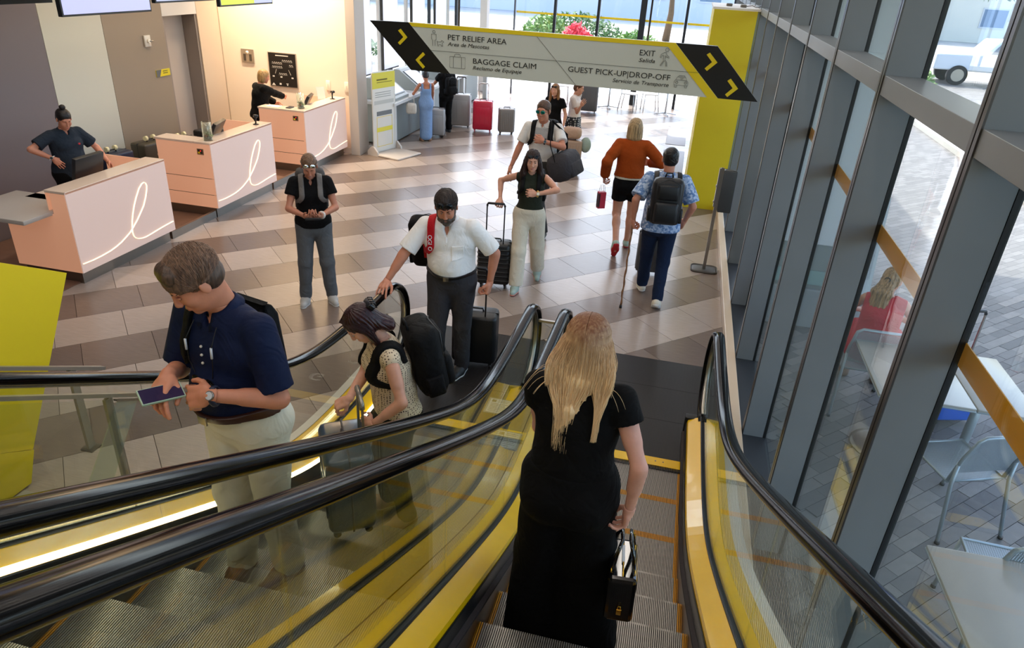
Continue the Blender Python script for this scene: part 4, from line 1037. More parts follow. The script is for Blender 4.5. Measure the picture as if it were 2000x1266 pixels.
# ---------------------------------------------------------------- hanging screens and wall pieces
def hscreen(y0, y1, label, col, x=-5.9, z0=2.735, col2=None):
    r = empty('hanging_screen', (x, (y0+y1)/2, z0), 0, label, 'screen', 'screens above the service desks'); w = (y1-y0)/2
    MB().box(-.05, 0, -w, w, 0, .75).build('housing', PLA, r, bevel=.004)
    MB().box(.0, .003, -w+.02, w-.02, .02, .73).build('display', mat('display'+label[:12], col, .2, emit=col, estr=.62), r)
    if col2: MB().box(.003, .005, -w+.02, 0.15, .02, .73).build('display_area', mat('display2'+label[:12], col2, .2, emit=col2, estr=.6), r)
    MB().cyl((-.025, 0, .75), .015, 3.1, 8).build('hanging_rod', STEELD, r)
hscreen(6.16, 7.42, 'hanging screen with a plain pale lilac display, leftmost of the three', '#b4b6dd')
hscreen(7.5, 8.60, 'hanging screen cut off by the top edge, between the other two', '#b8b8c8', z0=2.815)
hscreen(8.70, 9.96, 'hanging screen with a yellow green and pale blue display', '#c6d6e0', col2='#c9cf4a')
sf = empty('bulkhead', (-6.9, 5.3, 2.80), 0, 'black hanging bulkhead with a slim light at the top left', 'light fixture')
MB().box(-.6, .3, -2.5, 1.5, 0, .5).build('housing', PLA, sf); MB().box(-.2, -.14, -.6, 1.45, -.004, 0).build('light_strip', mat('led_warm', '#fff', emit='#fff3e4', estr=7), sf)
for yy in (-1.8, .9): MB().cyl((0, yy, .5), .012, 3.29, 8).build('hanging_rod', STEELD, sf)
r = empty('wall_device', (-7.95, 9.77, 2.10), 0, 'small cream control device on the taupe wall', 'switch')
MB().rbox(-.0, .03, -.065, .065, -.08, .08, .01).build('plate', mat('ivory', '#d8cfc0', .4), r); MB().cyl((.03, .0, 0), .028, .03, 14, axis='x').build('knob', mat('ivory2', '#efe6d4', .35), r); MB().tube([(.05, 0, 0), (.07, .06, 0)], .012, 6).build('lever', STEEL, r)
r = empty('room_sign', (-7.95, 10.02, 1.62), 0, 'small yellow and grey room sign beside the door', 'sign')
MB().box(0, .012, -.16, .155, -.05, .05).build('plate', YEL, r); MB().prism([(-.16, -.05), (-.09, -.05), (-.04, .05), (-.16, .05)], .012, .014, 'x').build('grey_corner', mat('sign_grey', '#5d5f60', .5), r)
for z in (.018, -.012): MB().box(.012, .0145, -.01, .10, z, z+.012).build('text_line', mat('olive_print', '#6b6210', .6), r)
r = empty('alarm_panel', (-8.08, 12.6, 1.62), 0, 'square steel wall panel with two dark windows', 'alarm')
MB().box(-.13, .13, -.02, 0, -.12, .12).build('plate', mat('nickel', '#b9b0a2', .35, metal=.7), r, bevel=.004)
for x in (-.06, .06): MB().box(x-.025, x+.025, -.024, -.02, -.09, .03).build('window', mat('dark_window', '#4b443c', .2), r)
MB().sphere((0, -.02, .06), (.03, .015, .03)).build('strobe', mat('frosted', '#f4ead8', .3), r)
for x, n in ((-6.47, 'left'), (-6.10, 'right')):
    r = empty('switch_plate', (x, 12.6, 1.22), 0, 'white switch plate on the warm wall, '+n+' of the pair', 'switch')
    MB().rbox(-.04, .04, -.012, 0, -.09, .09, .005).build('plate', mat('ivory2', '#efe6d4', .35), r); MB().box(-.012, .012, -.016, -.012, -.03, .03).build('rocker', mat('ivory', '#d8cfc0', .4), r)
# black board with white line drawings
r = empty('menu_board', (-7.37, 12.6, 1.42), 0, 'black information board with small white drawings in a thin frame', 'board')
MB().box(-.29, .29, -.018, 0, -.31, .31).build('frame', mat('board_frame', '#b7ada0', .4, metal=.5), r); MB().box(-.275, .275, -.021, -.018, -.295, .295).build('face', mat('board_black', '#12100f', .45), r)
CH = mat('chalk', '#c9c4bd', .7); CHR = mat('chalk_rose', '#a8786c', .7)
def line2(mb, a, b, w=.004, y=-.0225):
    d = V(b[0]-a[0], 0, b[1]-a[1]); n = V(-d.z, 0, d.x).normalized()*w/2; A = V(a[0], y, a[1]); B = V(b[0], y, b[1]); mb.add([A-n, B-n, B+n, A+n], [(0, 1, 2, 3)])
mb = MB(); mb.box(-.13, .13, -.023, -.021, .245, .262)
for row, (x0, z0, n, fl) in enumerate(((-.0, .17, 5, 1), (-.21, .125, 5, -1), (.14, .09, 2, 1), (-.21, .055, 5, -1), (-.08, -.065, 4, 1))):
    for i in range(n):
        x = x0+i*.042; line2(mb, (x, z0), (x+.018, z0+.012), .008); line2(mb, (x+.018, z0+.012), (x+.024, z0-.012), .007); line2(mb, (x+.024, z0-.012), (x+.04, z0-.006), .004)
    line2(mb, (x0-.01, z0-.022), (x0+n*.042, z0-.024), .003)
line2(mb, (-.13, .01), (-.16, -.07), .007); line2(mb, (.12, .01), (.16, -.08), .007)
for x, z in ((-.2, -.12), (-.04, -.125), (.19, -.13)): mb.box(x-.02, x+.02, -.023, -.021, z-.012, z+.012)
mb.add([V(-.25, -.0225, -.285), V(-.17, -.0225, -.285), V(-.21, -.0225, -.235)], [(0, 1, 2)]); mb.box(-.09, -.05, -.023, -.021, -.27, -.235); mb.box(.05, .1, -.023, -.021, -.245, -.235); mb.box(.065, .085, -.023, -.021, -.275, -.25)
mb.build('chalk_drawing', CH, r, fixn=False)
# ---------------------------------------------------------------- hanging direction sign
SG = empty('hanging_sign', (0, 7.0, 0), 0, 'long slanted direction sign hanging above the hall, grey with black and yellow ends', 'sign')
SGREY = mat('sign_panel', '#c6c8bb', .45); SBLK = mat('sign_black', '#11110f', .4); SYEL = mat('sign_yellow', '#e2c71a', .4); SINK = mat('sign_ink', '#23241f', .5)
def spoly(pts, y0, y1, name, m): return MB().prism(pts, y0, y1, 'y').build(name, m, SG)
spoly([(-3.108, 2.856), (-2.681, 2.427), (-2.275, 2.427), (-2.705, 2.866)], .0, .05, 'end_panel', SBLK)
spoly([(-2.705, 2.866), (-2.275, 2.427), (.307, 2.427), (-.144, 2.87)], .0, .05, 'centre_panel', SGREY)
spoly([(-.144, 2.87), (.307, 2.427), (.661, 2.427), (.225, 2.87)], .0, .05, 'end_panel', SBLK)
spoly([(-2.700, 2.866), (-2.668, 2.832), (-.205, 2.832), (.210, 2.427), (.305, 2.427), (-.146, 2.87)], -.004, 0, 'yellow_border', SYEL)
for k, c in enumerate(([(-2.811, 2.785), (-2.784, 2.802), (-2.716, 2.729), (-2.793, 2.654), (-2.815, 2.673), (-2.757, 2.729)], [(-2.555, 2.605), (-2.533, 2.584), (-2.593, 2.528), (-2.534, 2.471), (-2.555, 2.451), (-2.632, 2.528)], [(0.142, 2.793), (0.168, 2.812), (0.248, 2.734), (0.168, 2.656), (0.144, 2.675), (0.2, 2.734)], [(0.362, 2.586), (0.389, 2.607), (0.468, 2.527), (0.387, 2.447), (0.364, 2.467), (0.42, 2.527)])): spoly(c, -.006, -.0005, 'arrow', SYEL)
def sl_(mb, pts, w=.0035, closed=False):
    pts = [V(x, -.0048, z) for x, z in pts]; mb.tube(pts, w*.55, 4, smooth=False, closed=closed)
mb = MB(); sl_(mb, [(-2.47, 2.629), (.095, 2.634)], .0028); sl_(mb, [(-1.424, 2.831), (-1.015, 2.428)], .0028); mb.build('divider_line', SINK, SG)
mb = MB(); circ = lambda cx, cz, r, n=14: [(cx+r*math.cos(2*PI*k/n), cz+r*math.sin(2*PI*k/n)) for k in range(n)]
sl_(mb, circ(-2.441, 2.80, .0125), .003, True); sl_(mb, [(-2.453, 2.672), (-2.453, 2.728), (-2.464, 2.728), (-2.466, 2.779), (-2.418, 2.779), (-2.419, 2.728), (-2.430, 2.728), (-2.430, 2.672)], .003)
sl_(mb, [(-2.412, 2.722), (-2.405, 2.712), (-2.37, 2.712), (-2.362, 2.728), (-2.352, 2.722), (-2.341, 2.716), (-2.345, 2.708), (-2.356, 2.706), (-2.352, 2.672), (-2.362, 2.672), (-2.366, 2.688), (-2.392, 2.688), (-2.394, 2.672), (-2.404, 2.672), (-2.405, 2.712)], .003); mb.build('pet_symbol', SINK, SG)
mb = MB(); sl_(mb, [(-2.276, 2.486), (-2.276, 2.589), (-2.121, 2.589), (-2.121, 2.486)], .003, True); sl_(mb, [(-2.24, 2.486), (-2.24, 2.589)], .003); sl_(mb, [(-2.157, 2.486), (-2.157, 2.589)], .003); sl_(mb, [(-2.228, 2.589), (-2.228, 2.608), (-2.218, 2.614), (-2.18, 2.614), (-2.170, 2.608), (-2.170, 2.589)], .003); mb.build('bag_symbol', SINK, SG)
mb = MB(); sl_(mb, circ(-.21, 2.806, .0155), .003, True)
sl_(mb, [(-.257, 2.668), (-.233, 2.71), (-.235, 2.762), (-.252, 2.752), (-.258, 2.733), (-.265, 2.738), (-.258, 2.765), (-.232, 2.782), (-.215, 2.784), (-.205, 2.760), (-.185, 2.748), (-.183, 2.738), (-.205, 2.744), (-.217, 2.756), (-.219, 2.722), (-.199, 2.70), (-.194, 2.664)], .003); sl_(mb, [(-.249, 2.665), (-.221, 2.712), (-.206, 2.695), (-.202, 2.664)], .003); mb.build('walking_symbol', SINK, SG)
mb = MB(); sl_(mb, [(-.106, 2.512), (-.108, 2.543), (-.096, 2.556), (-.082, 2.585), (-.008, 2.585), (.004, 2.556), (.018, 2.543), (.020, 2.512)], .003, True); sl_(mb, [(-.094, 2.556), (.003, 2.556)], .003); sl_(mb, [(-.075, 2.586), (-.072, 2.597), (-.018, 2.597), (-.014, 2.586)], .003)
sl_(mb, circ(-.083, 2.535, .011, 10), .003, True); sl_(mb, circ(-.004, 2.535, .011, 10), .003, True); sl_(mb, [(-.099, 2.511), (-.099, 2.493), (-.079, 2.493), (-.079, 2.511)], .003); sl_(mb, [(-.007, 2.511), (-.007, 2.493), (.013, 2.493), (.013, 2.511)], .003); sl_(mb, [(-.055, 2.565), (-.045, 2.575)], .003); sl_(mb, [(-.045, 2.562), (-.03, 2.577)], .003); mb.build('car_symbol', SINK, SG)
def stext(s, x, z, h, width, shear=0, align='LEFT', name='lettering'):
    M = Matrix.Translation((x, -.004, z)) @ Matrix.Rotation(PI/2, 4, 'X')
    o = text_obj(name, s, h/.70, M, SINK, SG, 'LEFT', .0008, shear, 1, 1)
    xs_ = [v.co.x for v in o.data.vertices]; w = max(xs_)-min(xs_); k = width/w
    x0 = x if align == 'LEFT' else x-width
    o.matrix_local = Matrix.Translation((x0-min(xs_)*k, -.004, z)) @ Matrix.Rotation(PI/2, 4, 'X') @ Matrix.Diagonal((k, 1, 1, 1)); return o
stext('PET RELIEF AREA', -2.300, 2.738, .049, .586); stext('Area de Mascotas', -2.301, 2.684, .034, .418, .25)
stext('BAGGAGE CLAIM', -2.04, 2.541, .049, .628); stext('Reclamo de Equipaje', -2.04, 2.487, .034, .488, .25)
stext('EXIT', -.313, 2.742, .049, .14, 0, 'R'); stext('Salida', -.306, 2.685, .034, .148, .25, 'R')
stext('GUEST PICK-UP|DROP-OFF', -.147, 2.545, .049, .955, 0, 'R'); stext('Servicio de Transporte', -.152, 2.488, .034, .52, .25, 'R')
for x in (-2.2, -.4): MB().cyl((x, .025, 2.86), .009, 3.74, 8).build('hanging_rod', STEELD, SG)
# ---------------------------------------------------------------- check-in kiosks and the standing sign
KW = mat('kiosk_white', '#c9cac9', .35); KG = mat('kiosk_grey', '#8f9694', .4); SCR = mat('kiosk_screen', '#bcd0e0', .1, emit='#a9c6e2', estr=.9)
kd = empty('kiosk_counter', (-5.75, 13.2, 0), 0, 'long pale check-in counter on white legs by the side windows', 'counter')
MB().box(-.9, .35, 0, 7.0, .84, .90).build('worktop', KW, kd, bevel=.006)
for y in (.08, 2.35, 4.65, 6.85): MB().box(.22, .33, y-.06, y+.06, 0, .84).build('leg', KW, kd, bevel=.004)
for y in (1.25, 3.5, 5.8): MB().box(-.6, .1, y-.9, y+.9, .02, .835).build('cabinet', KG, kd, bevel=.005)
names = ['nearest the standing sign', 'second from the standing sign', 'third from the standing sign', 'farthest from the standing sign']
for k, y in enumerate((13.75, 15.2, 16.9, 18.5)):
    r = empty('check_in_kiosk', (-5.75, y, .90), 0, 'check-in kiosk with a slanted touch screen, '+names[k], 'kiosk', 'check-in kiosks on the counter')
    M = rot(0, 1.02, 0, (.05, 0, .20)); MB().prism([(-.32, 0), (.28, 0), (.28, .05), (-.2, .40), (-.32, .40)], -.38, .38, 'y').build('housing', KG, r, bevel=.006)
    Mx = frame((.045, 0, .235), (0, 1, 0), (-.48, 0, .35)); MB().cbox((0, 0, -.006), (.60, .46, .014), Mx).build('screen_frame', PLA, r); MB().cbox((0, 0, .003), (.55, .41, .006), Mx).build('touch_screen', SCR, r)
    MB().tube([Mx @ V(.1, .05, -.02), Mx @ V(.13, -.08, -.045), Mx @ V(.18, -.09, -.04), Mx @ V(.17, .05, -.02)], .012, 8, closed=True).build('scanner_loop', PLA, r)
    p = empty('display_panel', (-6.3, y, 1.25), 0, 'upright display panel behind the kiosk '+names[k], 'screen', 'upright displays behind the kiosks')
    MB().box(-.03, .03, -.42, .42, 0, 1.75).build('housing', PLA, p, bevel=.004); MB().box(.03, .033, -.40, .40, .03, 1.72).build('display', mat('panel_display', '#c7c6d2', .15, emit='#c4c4d6', estr=.75), p); MB().box(-.02, .02, -.08, .08, -.35, 0).build('stand', PLA, p)
ss = empty('standing_sign', (-5.52, 12.95, 0), -.30, 'tall white standing sign with a yellow top on a flat base', 'sign'); WS = mat('sign_board_white', '#d9d8d2', .4)
MB().rbox(-.06, .62, -.36, .36, 0, .035, .03).build('base', mat('base_stone', '#b7afa8', .4), ss)
for q_ in (-.37, .33): MB().prism([(-.12, 0), (.14, 0), (.12, .08), (.03, .17), (-.03, .17), (-.12, .08)], q_, q_+.04, 'y').build('side_bracket', mat('base_stone', '#b7afa8', .4), ss)
MB().rbox(-.33, .33, 0.02, 1.5, -.01, .01, .05, M=frame((0, 0, .02), (0, 1, 0), (0, 0, 1))).build('board', WS, ss)
def onb(y0, y1, z0, z1, name, m, d=.0105): return MB().box(d, d+.002, y0, y1, z0, z1).build(name, m, ss)
onb(-.325, .325, 1.22, 1.50, 'yellow_header', mat('header_yellow', '#d9cf45', .45)); PR = mat('grey_print', '#8d918c', .6)
onb(-.2, .1, 1.36, 1.385, 'header_text', mat('olive_print', '#6b6210', .6), .0130); onb(-.2, .24, 1.32, 1.33, 'header_text', mat('olive_print', '#6b6210', .6), .0130)
for z in (1.14, 1.10, 1.06): onb(-.25, .2, z, z+.010, 'text_line', PR)
onb(-.28, .28, .93, 1.0, 'grey_band', mat('pale_band', '#bdbfba', .5)); onb(-.22, .22, .72, .80, 'dark_band', mat('dark_band', '#6a6f72', .5))
for y in (-.225, .215): onb(y, y+.008, .14, .70, 'frame_line', SYEL)
for z in (.14, .69): onb(-.225, .223, z, z+.008, 'frame_line', SYEL)
onb(-.23, .23, .42, .50, 'yellow_band', mat('header_yellow', '#d9cf45', .45), .013)
# ---------------------------------------------------------------- luggage
WHL = mat('wheel_black', '#141414', .5)
def suitcase(x, y, rz, w, d, h, m, label, ribs='v', hext=0., hm=None, cat='suitcase', z=0., group=None, tilt=0., soft=False, wm=None, handle_w=.2):
    r = empty('suitcase', (x, y, z), rz, label, cat, group); hm = hm or STEEL; wm = wm or WHL
    if tilt: r.rotation_euler = (tilt, 0, rz)
    rr = .045 if not soft else .06
    b = MB().rbox(-w/2, w/2, -d/2, d/2, .055, h, rr, seg=4, rz=.03).build('shell', m, r)
    mb = MB()
    if ribs == 'v':
        for k in range(7): x_ = -w*.36+w*.72*k/6; mb.rbox(x_-.008, x_+.008, -d/2-.006, -d/2+.02, .10, h-.07, .007); mb.rbox(x_-.008, x_+.008, d/2-.02, d/2+.006, .10, h-.07, .007)
    elif ribs == 'h':
        n = int((h-.12)/.055)
        for k in range(n): z_ = .09+.055*k; mb.rbox(-w/2-.006, w/2+.006, -d/2-.007, d/2+.007, z_, z_+.032, rr)
    elif ribs == 'panel':
        MB().rbox(-w*.34, w*.34, (d/2)-.006, (d/2)+.006, .13, h-.13, .006).build('back_relief', m, r); mb.rbox(-w*.34, w*.34, -(d/2)-.006, -(d/2)+.006, .13, h-.13, .006)
        for k in (-.12, .12): mb.rbox(k*w-.006, k*w+.006, -d/2-.01, -d/2+.01, .16, h-.16, .005)
    elif ribs == 'pocket':
        mb.rbox(-w*.42, w*.42, -d/2-.045, -d/2+.02, .10, h*.58, .03); mb.rbox(-w*.40, w*.40, -d/2-.03, -d/2+.02, h*.60, h-.05, .025)
    if mb.v: mb.build('front_relief', m, r)
    MB().rbox(-w/2-.002, w/2+.002, -.006, .006, .06, h+.0015, .004).build('zip', BLACK, r)
    for sx in (-1, 1):
        for sy in (-1, 1):
            wq = MB().cyl((sx*(w/2-.05)-.009, sy*(d/2-.045), .022), .022, .018, 12, axis='x').build('wheel', wm, r); MB().box(sx*(w/2-.05)-.014, sx*(w/2-.05)+.014, sy*(d/2-.045)-.014, sy*(d/2-.045)+.014, .035, .06).build('wheel_fork', wm, wq)
    MB().tube([(-.07, -.01, h), (-.06, -.01, h+.028), (.06, -.01, h+.028), (.07, -.01, h)], .009, 6).build('carry_handle', BLACK, r)
    if hext:
        hw = handle_w/2
        for sx in (-1, 1): MB().box(sx*hw-.007, sx*hw+.007, d/2-.05, d/2-.036, h-.02, h+hext).build('pull_rod', hm, r)
        MB().tube([(-hw, d/2-.043, h+hext-.02), (-hw*.9, d/2-.043, h+hext+.01), (hw*.9, d/2-.043, h+hext+.01), (hw, d/2-.043, h+hext-.02)], .014, 8).build('pull_handle', hm if hm is not STEEL else BLACK, r)
    return r
SIL = mat('case_silver', '#9a9b9c', .35, metal=.3); REDC = mat('case_red', '#c4163c', .28, coat=.4); GRC = mat('case_graphite', '#7b7672', .4, metal=.2); BLC = mat('case_black', '#121315', .4); TANC = mat('case_tan', '#a48a76', .4); NVC = mat('case_navy', '#1a2238', .3); OLC = mat('case_olive', '#3f3a2c', .35); DGC = mat('case_dark_grey', '#4b4846', .5); BLU = mat('case_teal_blue', '#1d3442', .28, coat=.2)
suitcase(-5.08, 14.72, .25, .38, .26, .60, SIL, 'silver hard suitcase beside the woman in the blue dress, nearest the counter', 'panel')
suitcase(-4.92, 15.95, .2, .47, .30, .74, SIL, 'large silver suitcase with its handle up, next to the red suitcase', 'panel', .34, STEEL)
rd_ = suitcase(-4.33, 15.75, .2, .44, .28, .68, REDC, 'bright red hard suitcase standing on the hall floor', 'panel', .34, mat('rod_white', '#d8d8d8', .3, metal=.6), wm=REDC)
suitcase(-3.78, 15.75, .35, .36, .26, .56, GRC, 'small grey ribbed suitcase standing alone on the floor', 'v')
suitcase(-2.45, 19.4, .1, .50, .32, .82, DGC, 'tall dark grey suitcase beside the far passengers', 'panel')
for k, (y, m, w, h, n, x) in enumerate(((8.45, NVC, .5, .78, 'navy', -7.62), (9.15, OLC, .5, .80, 'olive brown', -7.55), (9.80, BLC, .46, .72, 'black', -7.52))):
    s_ = suitcase(x, y-.15, PI/2-.1, w, .3, h, m, n+' suitcase with a paper tag, standing behind the desks', 'none', z=.012, group='suitcases behind the desks')
    TG = mat('tag_cream', '#e8dfb0', .6)
    for q in (-.07, .07): MB().cyl((q-.02, 0, h+.045), .034, .04, 14, axis='x').build('paper_tag', TG, s_)
s_ = suitcase(-7.45, 10.35, PI/2-.2, .55, .33, .74, BLC, 'black soft duffel case lying on the row of suitcases behind the desks', 'none', z=.012, soft=True)
# ---------------------------------------------------------------- stanchion by the yellow wall
r = empty('hand_dryer_stand', (.60, 8.95, 0), 0, 'grey dispenser on a slim silver pole with a dark flat foot', 'stand')
MB().rbox(-.17, .17, -.13, .13, 0, .02, .07).build('foot', mat('foot_bronze', '#4f4b45', .5, metal=.4), r); MB().box(-.02, .02, -.012, .012, .02, 1.35).build('pole', STEEL, r, bevel=.002)
MB().rbox(.022, .185, -.05, .06, .80, 1.33, .01, rz=.02).build('dispenser', mat('dispenser_grey', '#45494c', .45), r); MB().box(-.035, -.02, -.03, .03, .86, 1.34).build('back_plate', STEEL, r); MB().cyl((-.045, 0, .92), .016, .02, 10, axis='x').cyl((-.045, 0, 1.12), .016, .02, 10, axis='x').build('knob', STEEL, r)
# ---------------------------------------------------------------- far cafe tables
WT = mat('table_white', '#e6e6e4', .3); MTW = mat('cafe_metal', '#b9bdc0', .35, metal=.6)
for k, (x, y, n) in enumerate(((-2.0, 20.4, 'left'), (-.42, 20.2, 'right'))):
    r = empty('cafe_table', (x, y, 0), .3, 'white round cafe table by the far windows, %s one of the two' % n, 'table')
    MB().cyl((0, 0, .72), .34, .025, 28).build('table_top', WT, r); MB().cyl((0, 0, .02), .022, .70, 10).build('pole', MTW, r)
    for a in range(4): MB().tube([(0, 0, .05), (math.cos(a*PI/2)*.3, math.sin(a*PI/2)*.3, .015)], [.018, .011], 6).build('foot', MTW, r)
def cchair(x, y, rz, label):
    r = empty('cafe_chair', (x, y, 0), rz, label, 'chair', 'white chairs by the far windows')
    MB().rbox(-.2, .2, -.2, .2, .44, .455, .05).build('seat', WT, r); MB().rbox(-.2, .2, .19, .205, .58, .82, .005).build('backrest', WT, r)
    for sx in (-1, 1): MB().tube([(sx*.19, -.19, 0), (sx*.18, -.17, .44)], .011, 6).build('leg', MTW, r); MB().tube([(sx*.19, .24, 0), (sx*.18, .18, .44), (sx*.18, .2, .8)], .011, 6).build('leg', MTW, r)
cchair(-1.45, 20.35, 1.4, 'white cafe chair between the two far tables'); cchair(-2.6, 20.5, -1.6, 'white cafe chair left of the far tables'); cchair(-.9, 20.6, -1.3, 'white cafe chair just left of the right far table'); cchair(-3.4, 20.7, .2, 'white cafe chair farthest left by the windows')
for (x, y, n) in ((-.02, 17.4, 'farther'), (-.02, 14.9, 'nearer')): tag(MB().rbox(x-.22, x+.22, y-.95, y+.95, 0, .008, .02).build('floor_mat', mat('mat_grey', '#9b9ca0', .8, bump=.2)), 'grey entrance mat, %s one of the two beside the yellow wall' % n, 'mat')
# ---------------------------------------------------------------- outside
GRD = mat('asphalt_pale', '#b9b8b4', .7, var=.08, vscale=.6)
def brickmat(name, c1, c2, mortar, scale, rz):
    m = bpy.data.materials.new(name); m.use_nodes = True; nt = m.node_tree; N = nt.nodes; L = nt.links; b = N['Principled BSDF']; b.inputs['Roughness'].default_value = .6
    tc = N.new('ShaderNodeTexCoord'); mp = N.new('ShaderNodeMapping'); mp.inputs['Rotation'].default_value = (0, 0, rz); L.new(tc.outputs['Object'], mp.inputs['Vector'])
    t = N.new('ShaderNodeTexBrick'); t.inputs['Scale'].default_value = 1; t.inputs['Brick Width'].default_value = .3; t.inputs['Row Height'].default_value = .1; t.inputs['Mortar Size'].default_value = .004
    t.inputs['Color1'].default_value = (*hexc(c1), 1); t.inputs['Color2'].default_value = (*hexc(c2), 1); t.inputs['Mortar'].default_value = (*hexc(mortar), 1); t.inputs['Bias'].default_value = 0
    L.new(mp.outputs['Vector'], t.inputs['Vector']); L.new(t.outputs['Color'], b.inputs['Base Color']); return m
PVM = brickmat('paver_field', '#86837f', '#6b6865', '#4c4a48', 1, -TH)
gd = MB().box(1.08, 16, -5, 36, -.1, -.002).build('ground', PVM); tag(gd, kind='structure')
PVS = [mat('paver_a', '#75716d', .65, bump=.15, bscale=50, var=.08, vscale=12), mat('paver_b', '#64615e', .65, bump=.15, bscale=50, var=.08, vscale=12), mat('paver_c', '#86817b', .65, bump=.15, bscale=50, var=.08, vscale=12)]
pv = []; rp = random.Random(5)
for j in range(-110, 60):
    v0 = j*.105; off = (j % 2)*.15+.05*(j % 3)
    for i in range(-10, 90):
        u0 = off+.3*i; cs = [(u0+.002, v0+.002), (u0+.298, v0+.002), (u0+.298, v0+.103), (u0+.002, v0+.103)]
        cu, cv = u0+.15, v0+.05; cx, cy = cu*cT+cv*sT, cu*sT-cv*cT
        if cx < 1.26 or cx > 4.6 or cy < 1.6 or cy > 9.5 or math.atan2(cx, cy) > math.radians(42): continue
        pv.append((cx*cx+cy*cy, cx, cy, rp.randrange(3), rp.uniform(-.0015, .0015)))
pv.sort(); hu, hv = .148, .0505
pq = [(a*hu*cT+b*hv*sT, a*hu*sT-b*hv*cT) for a, b in ((-1, -1), (1, -1), (1, 1), (-1, 1))]; pd = {}
for d, x, y, c, dz in pv[:300]:
    if c not in pd: o = MB().prism(pq, -.012, .006, 'z').build('paver', PVS[c], gd); pd[c] = o.data
    else: o = bpy.data.objects.new('paver', pd[c]); link(o, gd)
    o.location = (x, y, dz)
mb = MB()
for d, x, y, c, dz in pv[300:]: mb.cur = c; mb.prism([(p+x, q+y) for p, q in pq], -.012, .006+dz, 'z')
tag(mb.build('paver', PVS, gd), kind='stuff')
for nm, bx in (('ground_2', (-60, 1.08, 22.5, 90)), ('ground_3', (16, 70, -5, 90)), ('ground_4', (1.08, 16, 36, 90)), ('ground_5', (-60, -9.2, -5, 22.5)), ('ground_6', (-9.2, -7.04, 12.9, 22.5))): tag(MB().box(*bx, -.1, -.012).build('ground', GRD), kind='structure')
tag(MB().box(6.4, 6.7, 14, 34, 0, .12).build('kerb', mat('kerb_stone', '#cfcbc2', .7)), 'pale kerb along the road outside the windows', 'kerb')
# white pier outside the windows
r = empty('exterior_pier', (1.75, 7.95, 0), 0, 'tall white wall pier outside the windows on a grey stone base', 'wall')
MB().box(-.50, .36, -.3, .5, .95, 6.0).build('white_cladding', mat('pier_white', '#d6dcdb', .6), r, bevel=.01); MB().box(-.53, .39, -.34, .54, 0, .45).build('stone_base', mat('pier_stone', '#9aa09f', .7, var=.06, vscale=8), r, bevel=.01); MB().box(-.46, .33, -.28, .48, .45, .95).build('stone_band', mat('pier_band', '#87908d', .6), r); MB().box(-.51, .37, -.31, -.30, .50, .66).build('glass_band', mat('teal_glass', '#8fb0aa', .15), r)
# outdoor metal furniture
OM = mat('outdoor_silver', '#a9b4b8', .4, metal=.5); OT = mat('outdoor_table_top', '#b3aea3', .3, var=.05, vscale=3, coat=.1)
def otable(x, y, rz, w, d, label):
    r = empty('patio_table', (x, y, .006), rz, label, 'table', 'patio tables outside the windows')
    MB().rbox(-w/2, w/2, -d/2, d/2, .722, .742, .008).build('table_top', OT, r); MB().rbox(-w/2-.003, w/2+.003, -d/2-.003, d/2+.003, .712, .724, .008).build('edge_trim', OM, r)
    MB().cyl((0, 0, .02), .035, .70, 14).build('pole', OM, r); MB().lathe([(.27, 0), (.27, .008), (.22, .014), (.05, .025), (.035, .05)], 36).build('foot_disc', mat('disc_steel', '#8f8a84', .35, metal=.6), r)
otable(2.07, 5.42, .0, .66, .92, 'square grey patio table in front of the seated woman in red'); otable(2.62, 5.42, 0, .42, .92, 'grey patio table pushed against the one by the woman in red'); otable(2.12, 2.85, .02, .92, 1.02, 'large grey patio table nearest the camera, outside the windows')
def mesh_sheet(name, pts, nu, nv, parent, m, hole=.3):
    """perforated sheet: grid of thin strips over a bilinear patch"""
    mb = MB(); A, B, Cc, D = [V(*p) for p in pts]
    P = lambda u, v: (A*(1-u)+B*u)*(1-v)+(D*(1-u)+Cc*u)*v
    for i in range(nu+1):
        u = i/nu; w = .22/nu; mb.add([P(max(u-w, 0), 0), P(min(u+w, 1), 0), P(min(u+w, 1), 1), P(max(u-w, 0), 1)], [(0, 1, 2, 3)])
    for j in range(nv+1):
        v = j/nv; w = .22/nv; mb.add([P(0, max(v-w, 0)), P(1, max(v-w, 0)), P(1, min(v+w, 1)), P(0, min(v+w, 1))], [(0, 1, 2, 3)])
    o = mb.build(name, m, parent, fixn=False); md = o.modifiers.new('s', 'SOLIDIFY'); md.thickness = .0015; return o
def ochair(x, y, rz, label, w=.44):
    r = empty('patio_chair', (x, y, .006), rz, label, 'chair', 'silver mesh patio chairs'); h = w/2
    mesh_sheet('seat', [(-h, -.2, .45), (h, -.2, .45), (h, .2, .43), (-h, .2, .43)], 42, 38, r, OM); mesh_sheet('backrest', [(-h, .2, .50), (h, .2, .50), (h, .30, .84), (-h, .30, .84)], 42, 32, r, OM)
    MB().tube([(-h, -.21, .45), (h, -.21, .45), (h, .2, .43), (-h, .2, .43)], .011, 8, closed=True).build('seat_frame', OM, r)
    MB().tube([(-h, .2, .44), (-h-.004, .25, .66), (-h+.01, .30, .83), (-h+.05, .305, .86), (h-.05, .305, .86), (h-.01, .30, .83), (h+.004, .25, .66), (h, .2, .44)], .013, 8).build('back_frame', OM, r)
    for sx in (-1, 1):
        for q in ([(sx*(h+.02), -.24, 0), (sx*h, -.2, .44)], [(sx*(h+.03), .34, 0), (sx*(h+.005), .24, .44), (sx*(h+.003), .235, .62)]):
            o = MB().tube(q, .013, 8).build('leg', OM, r); MB().cyl((q[0][0], q[0][1], 0), .017, .022, 8).build('leg_cap', BLACK, o)
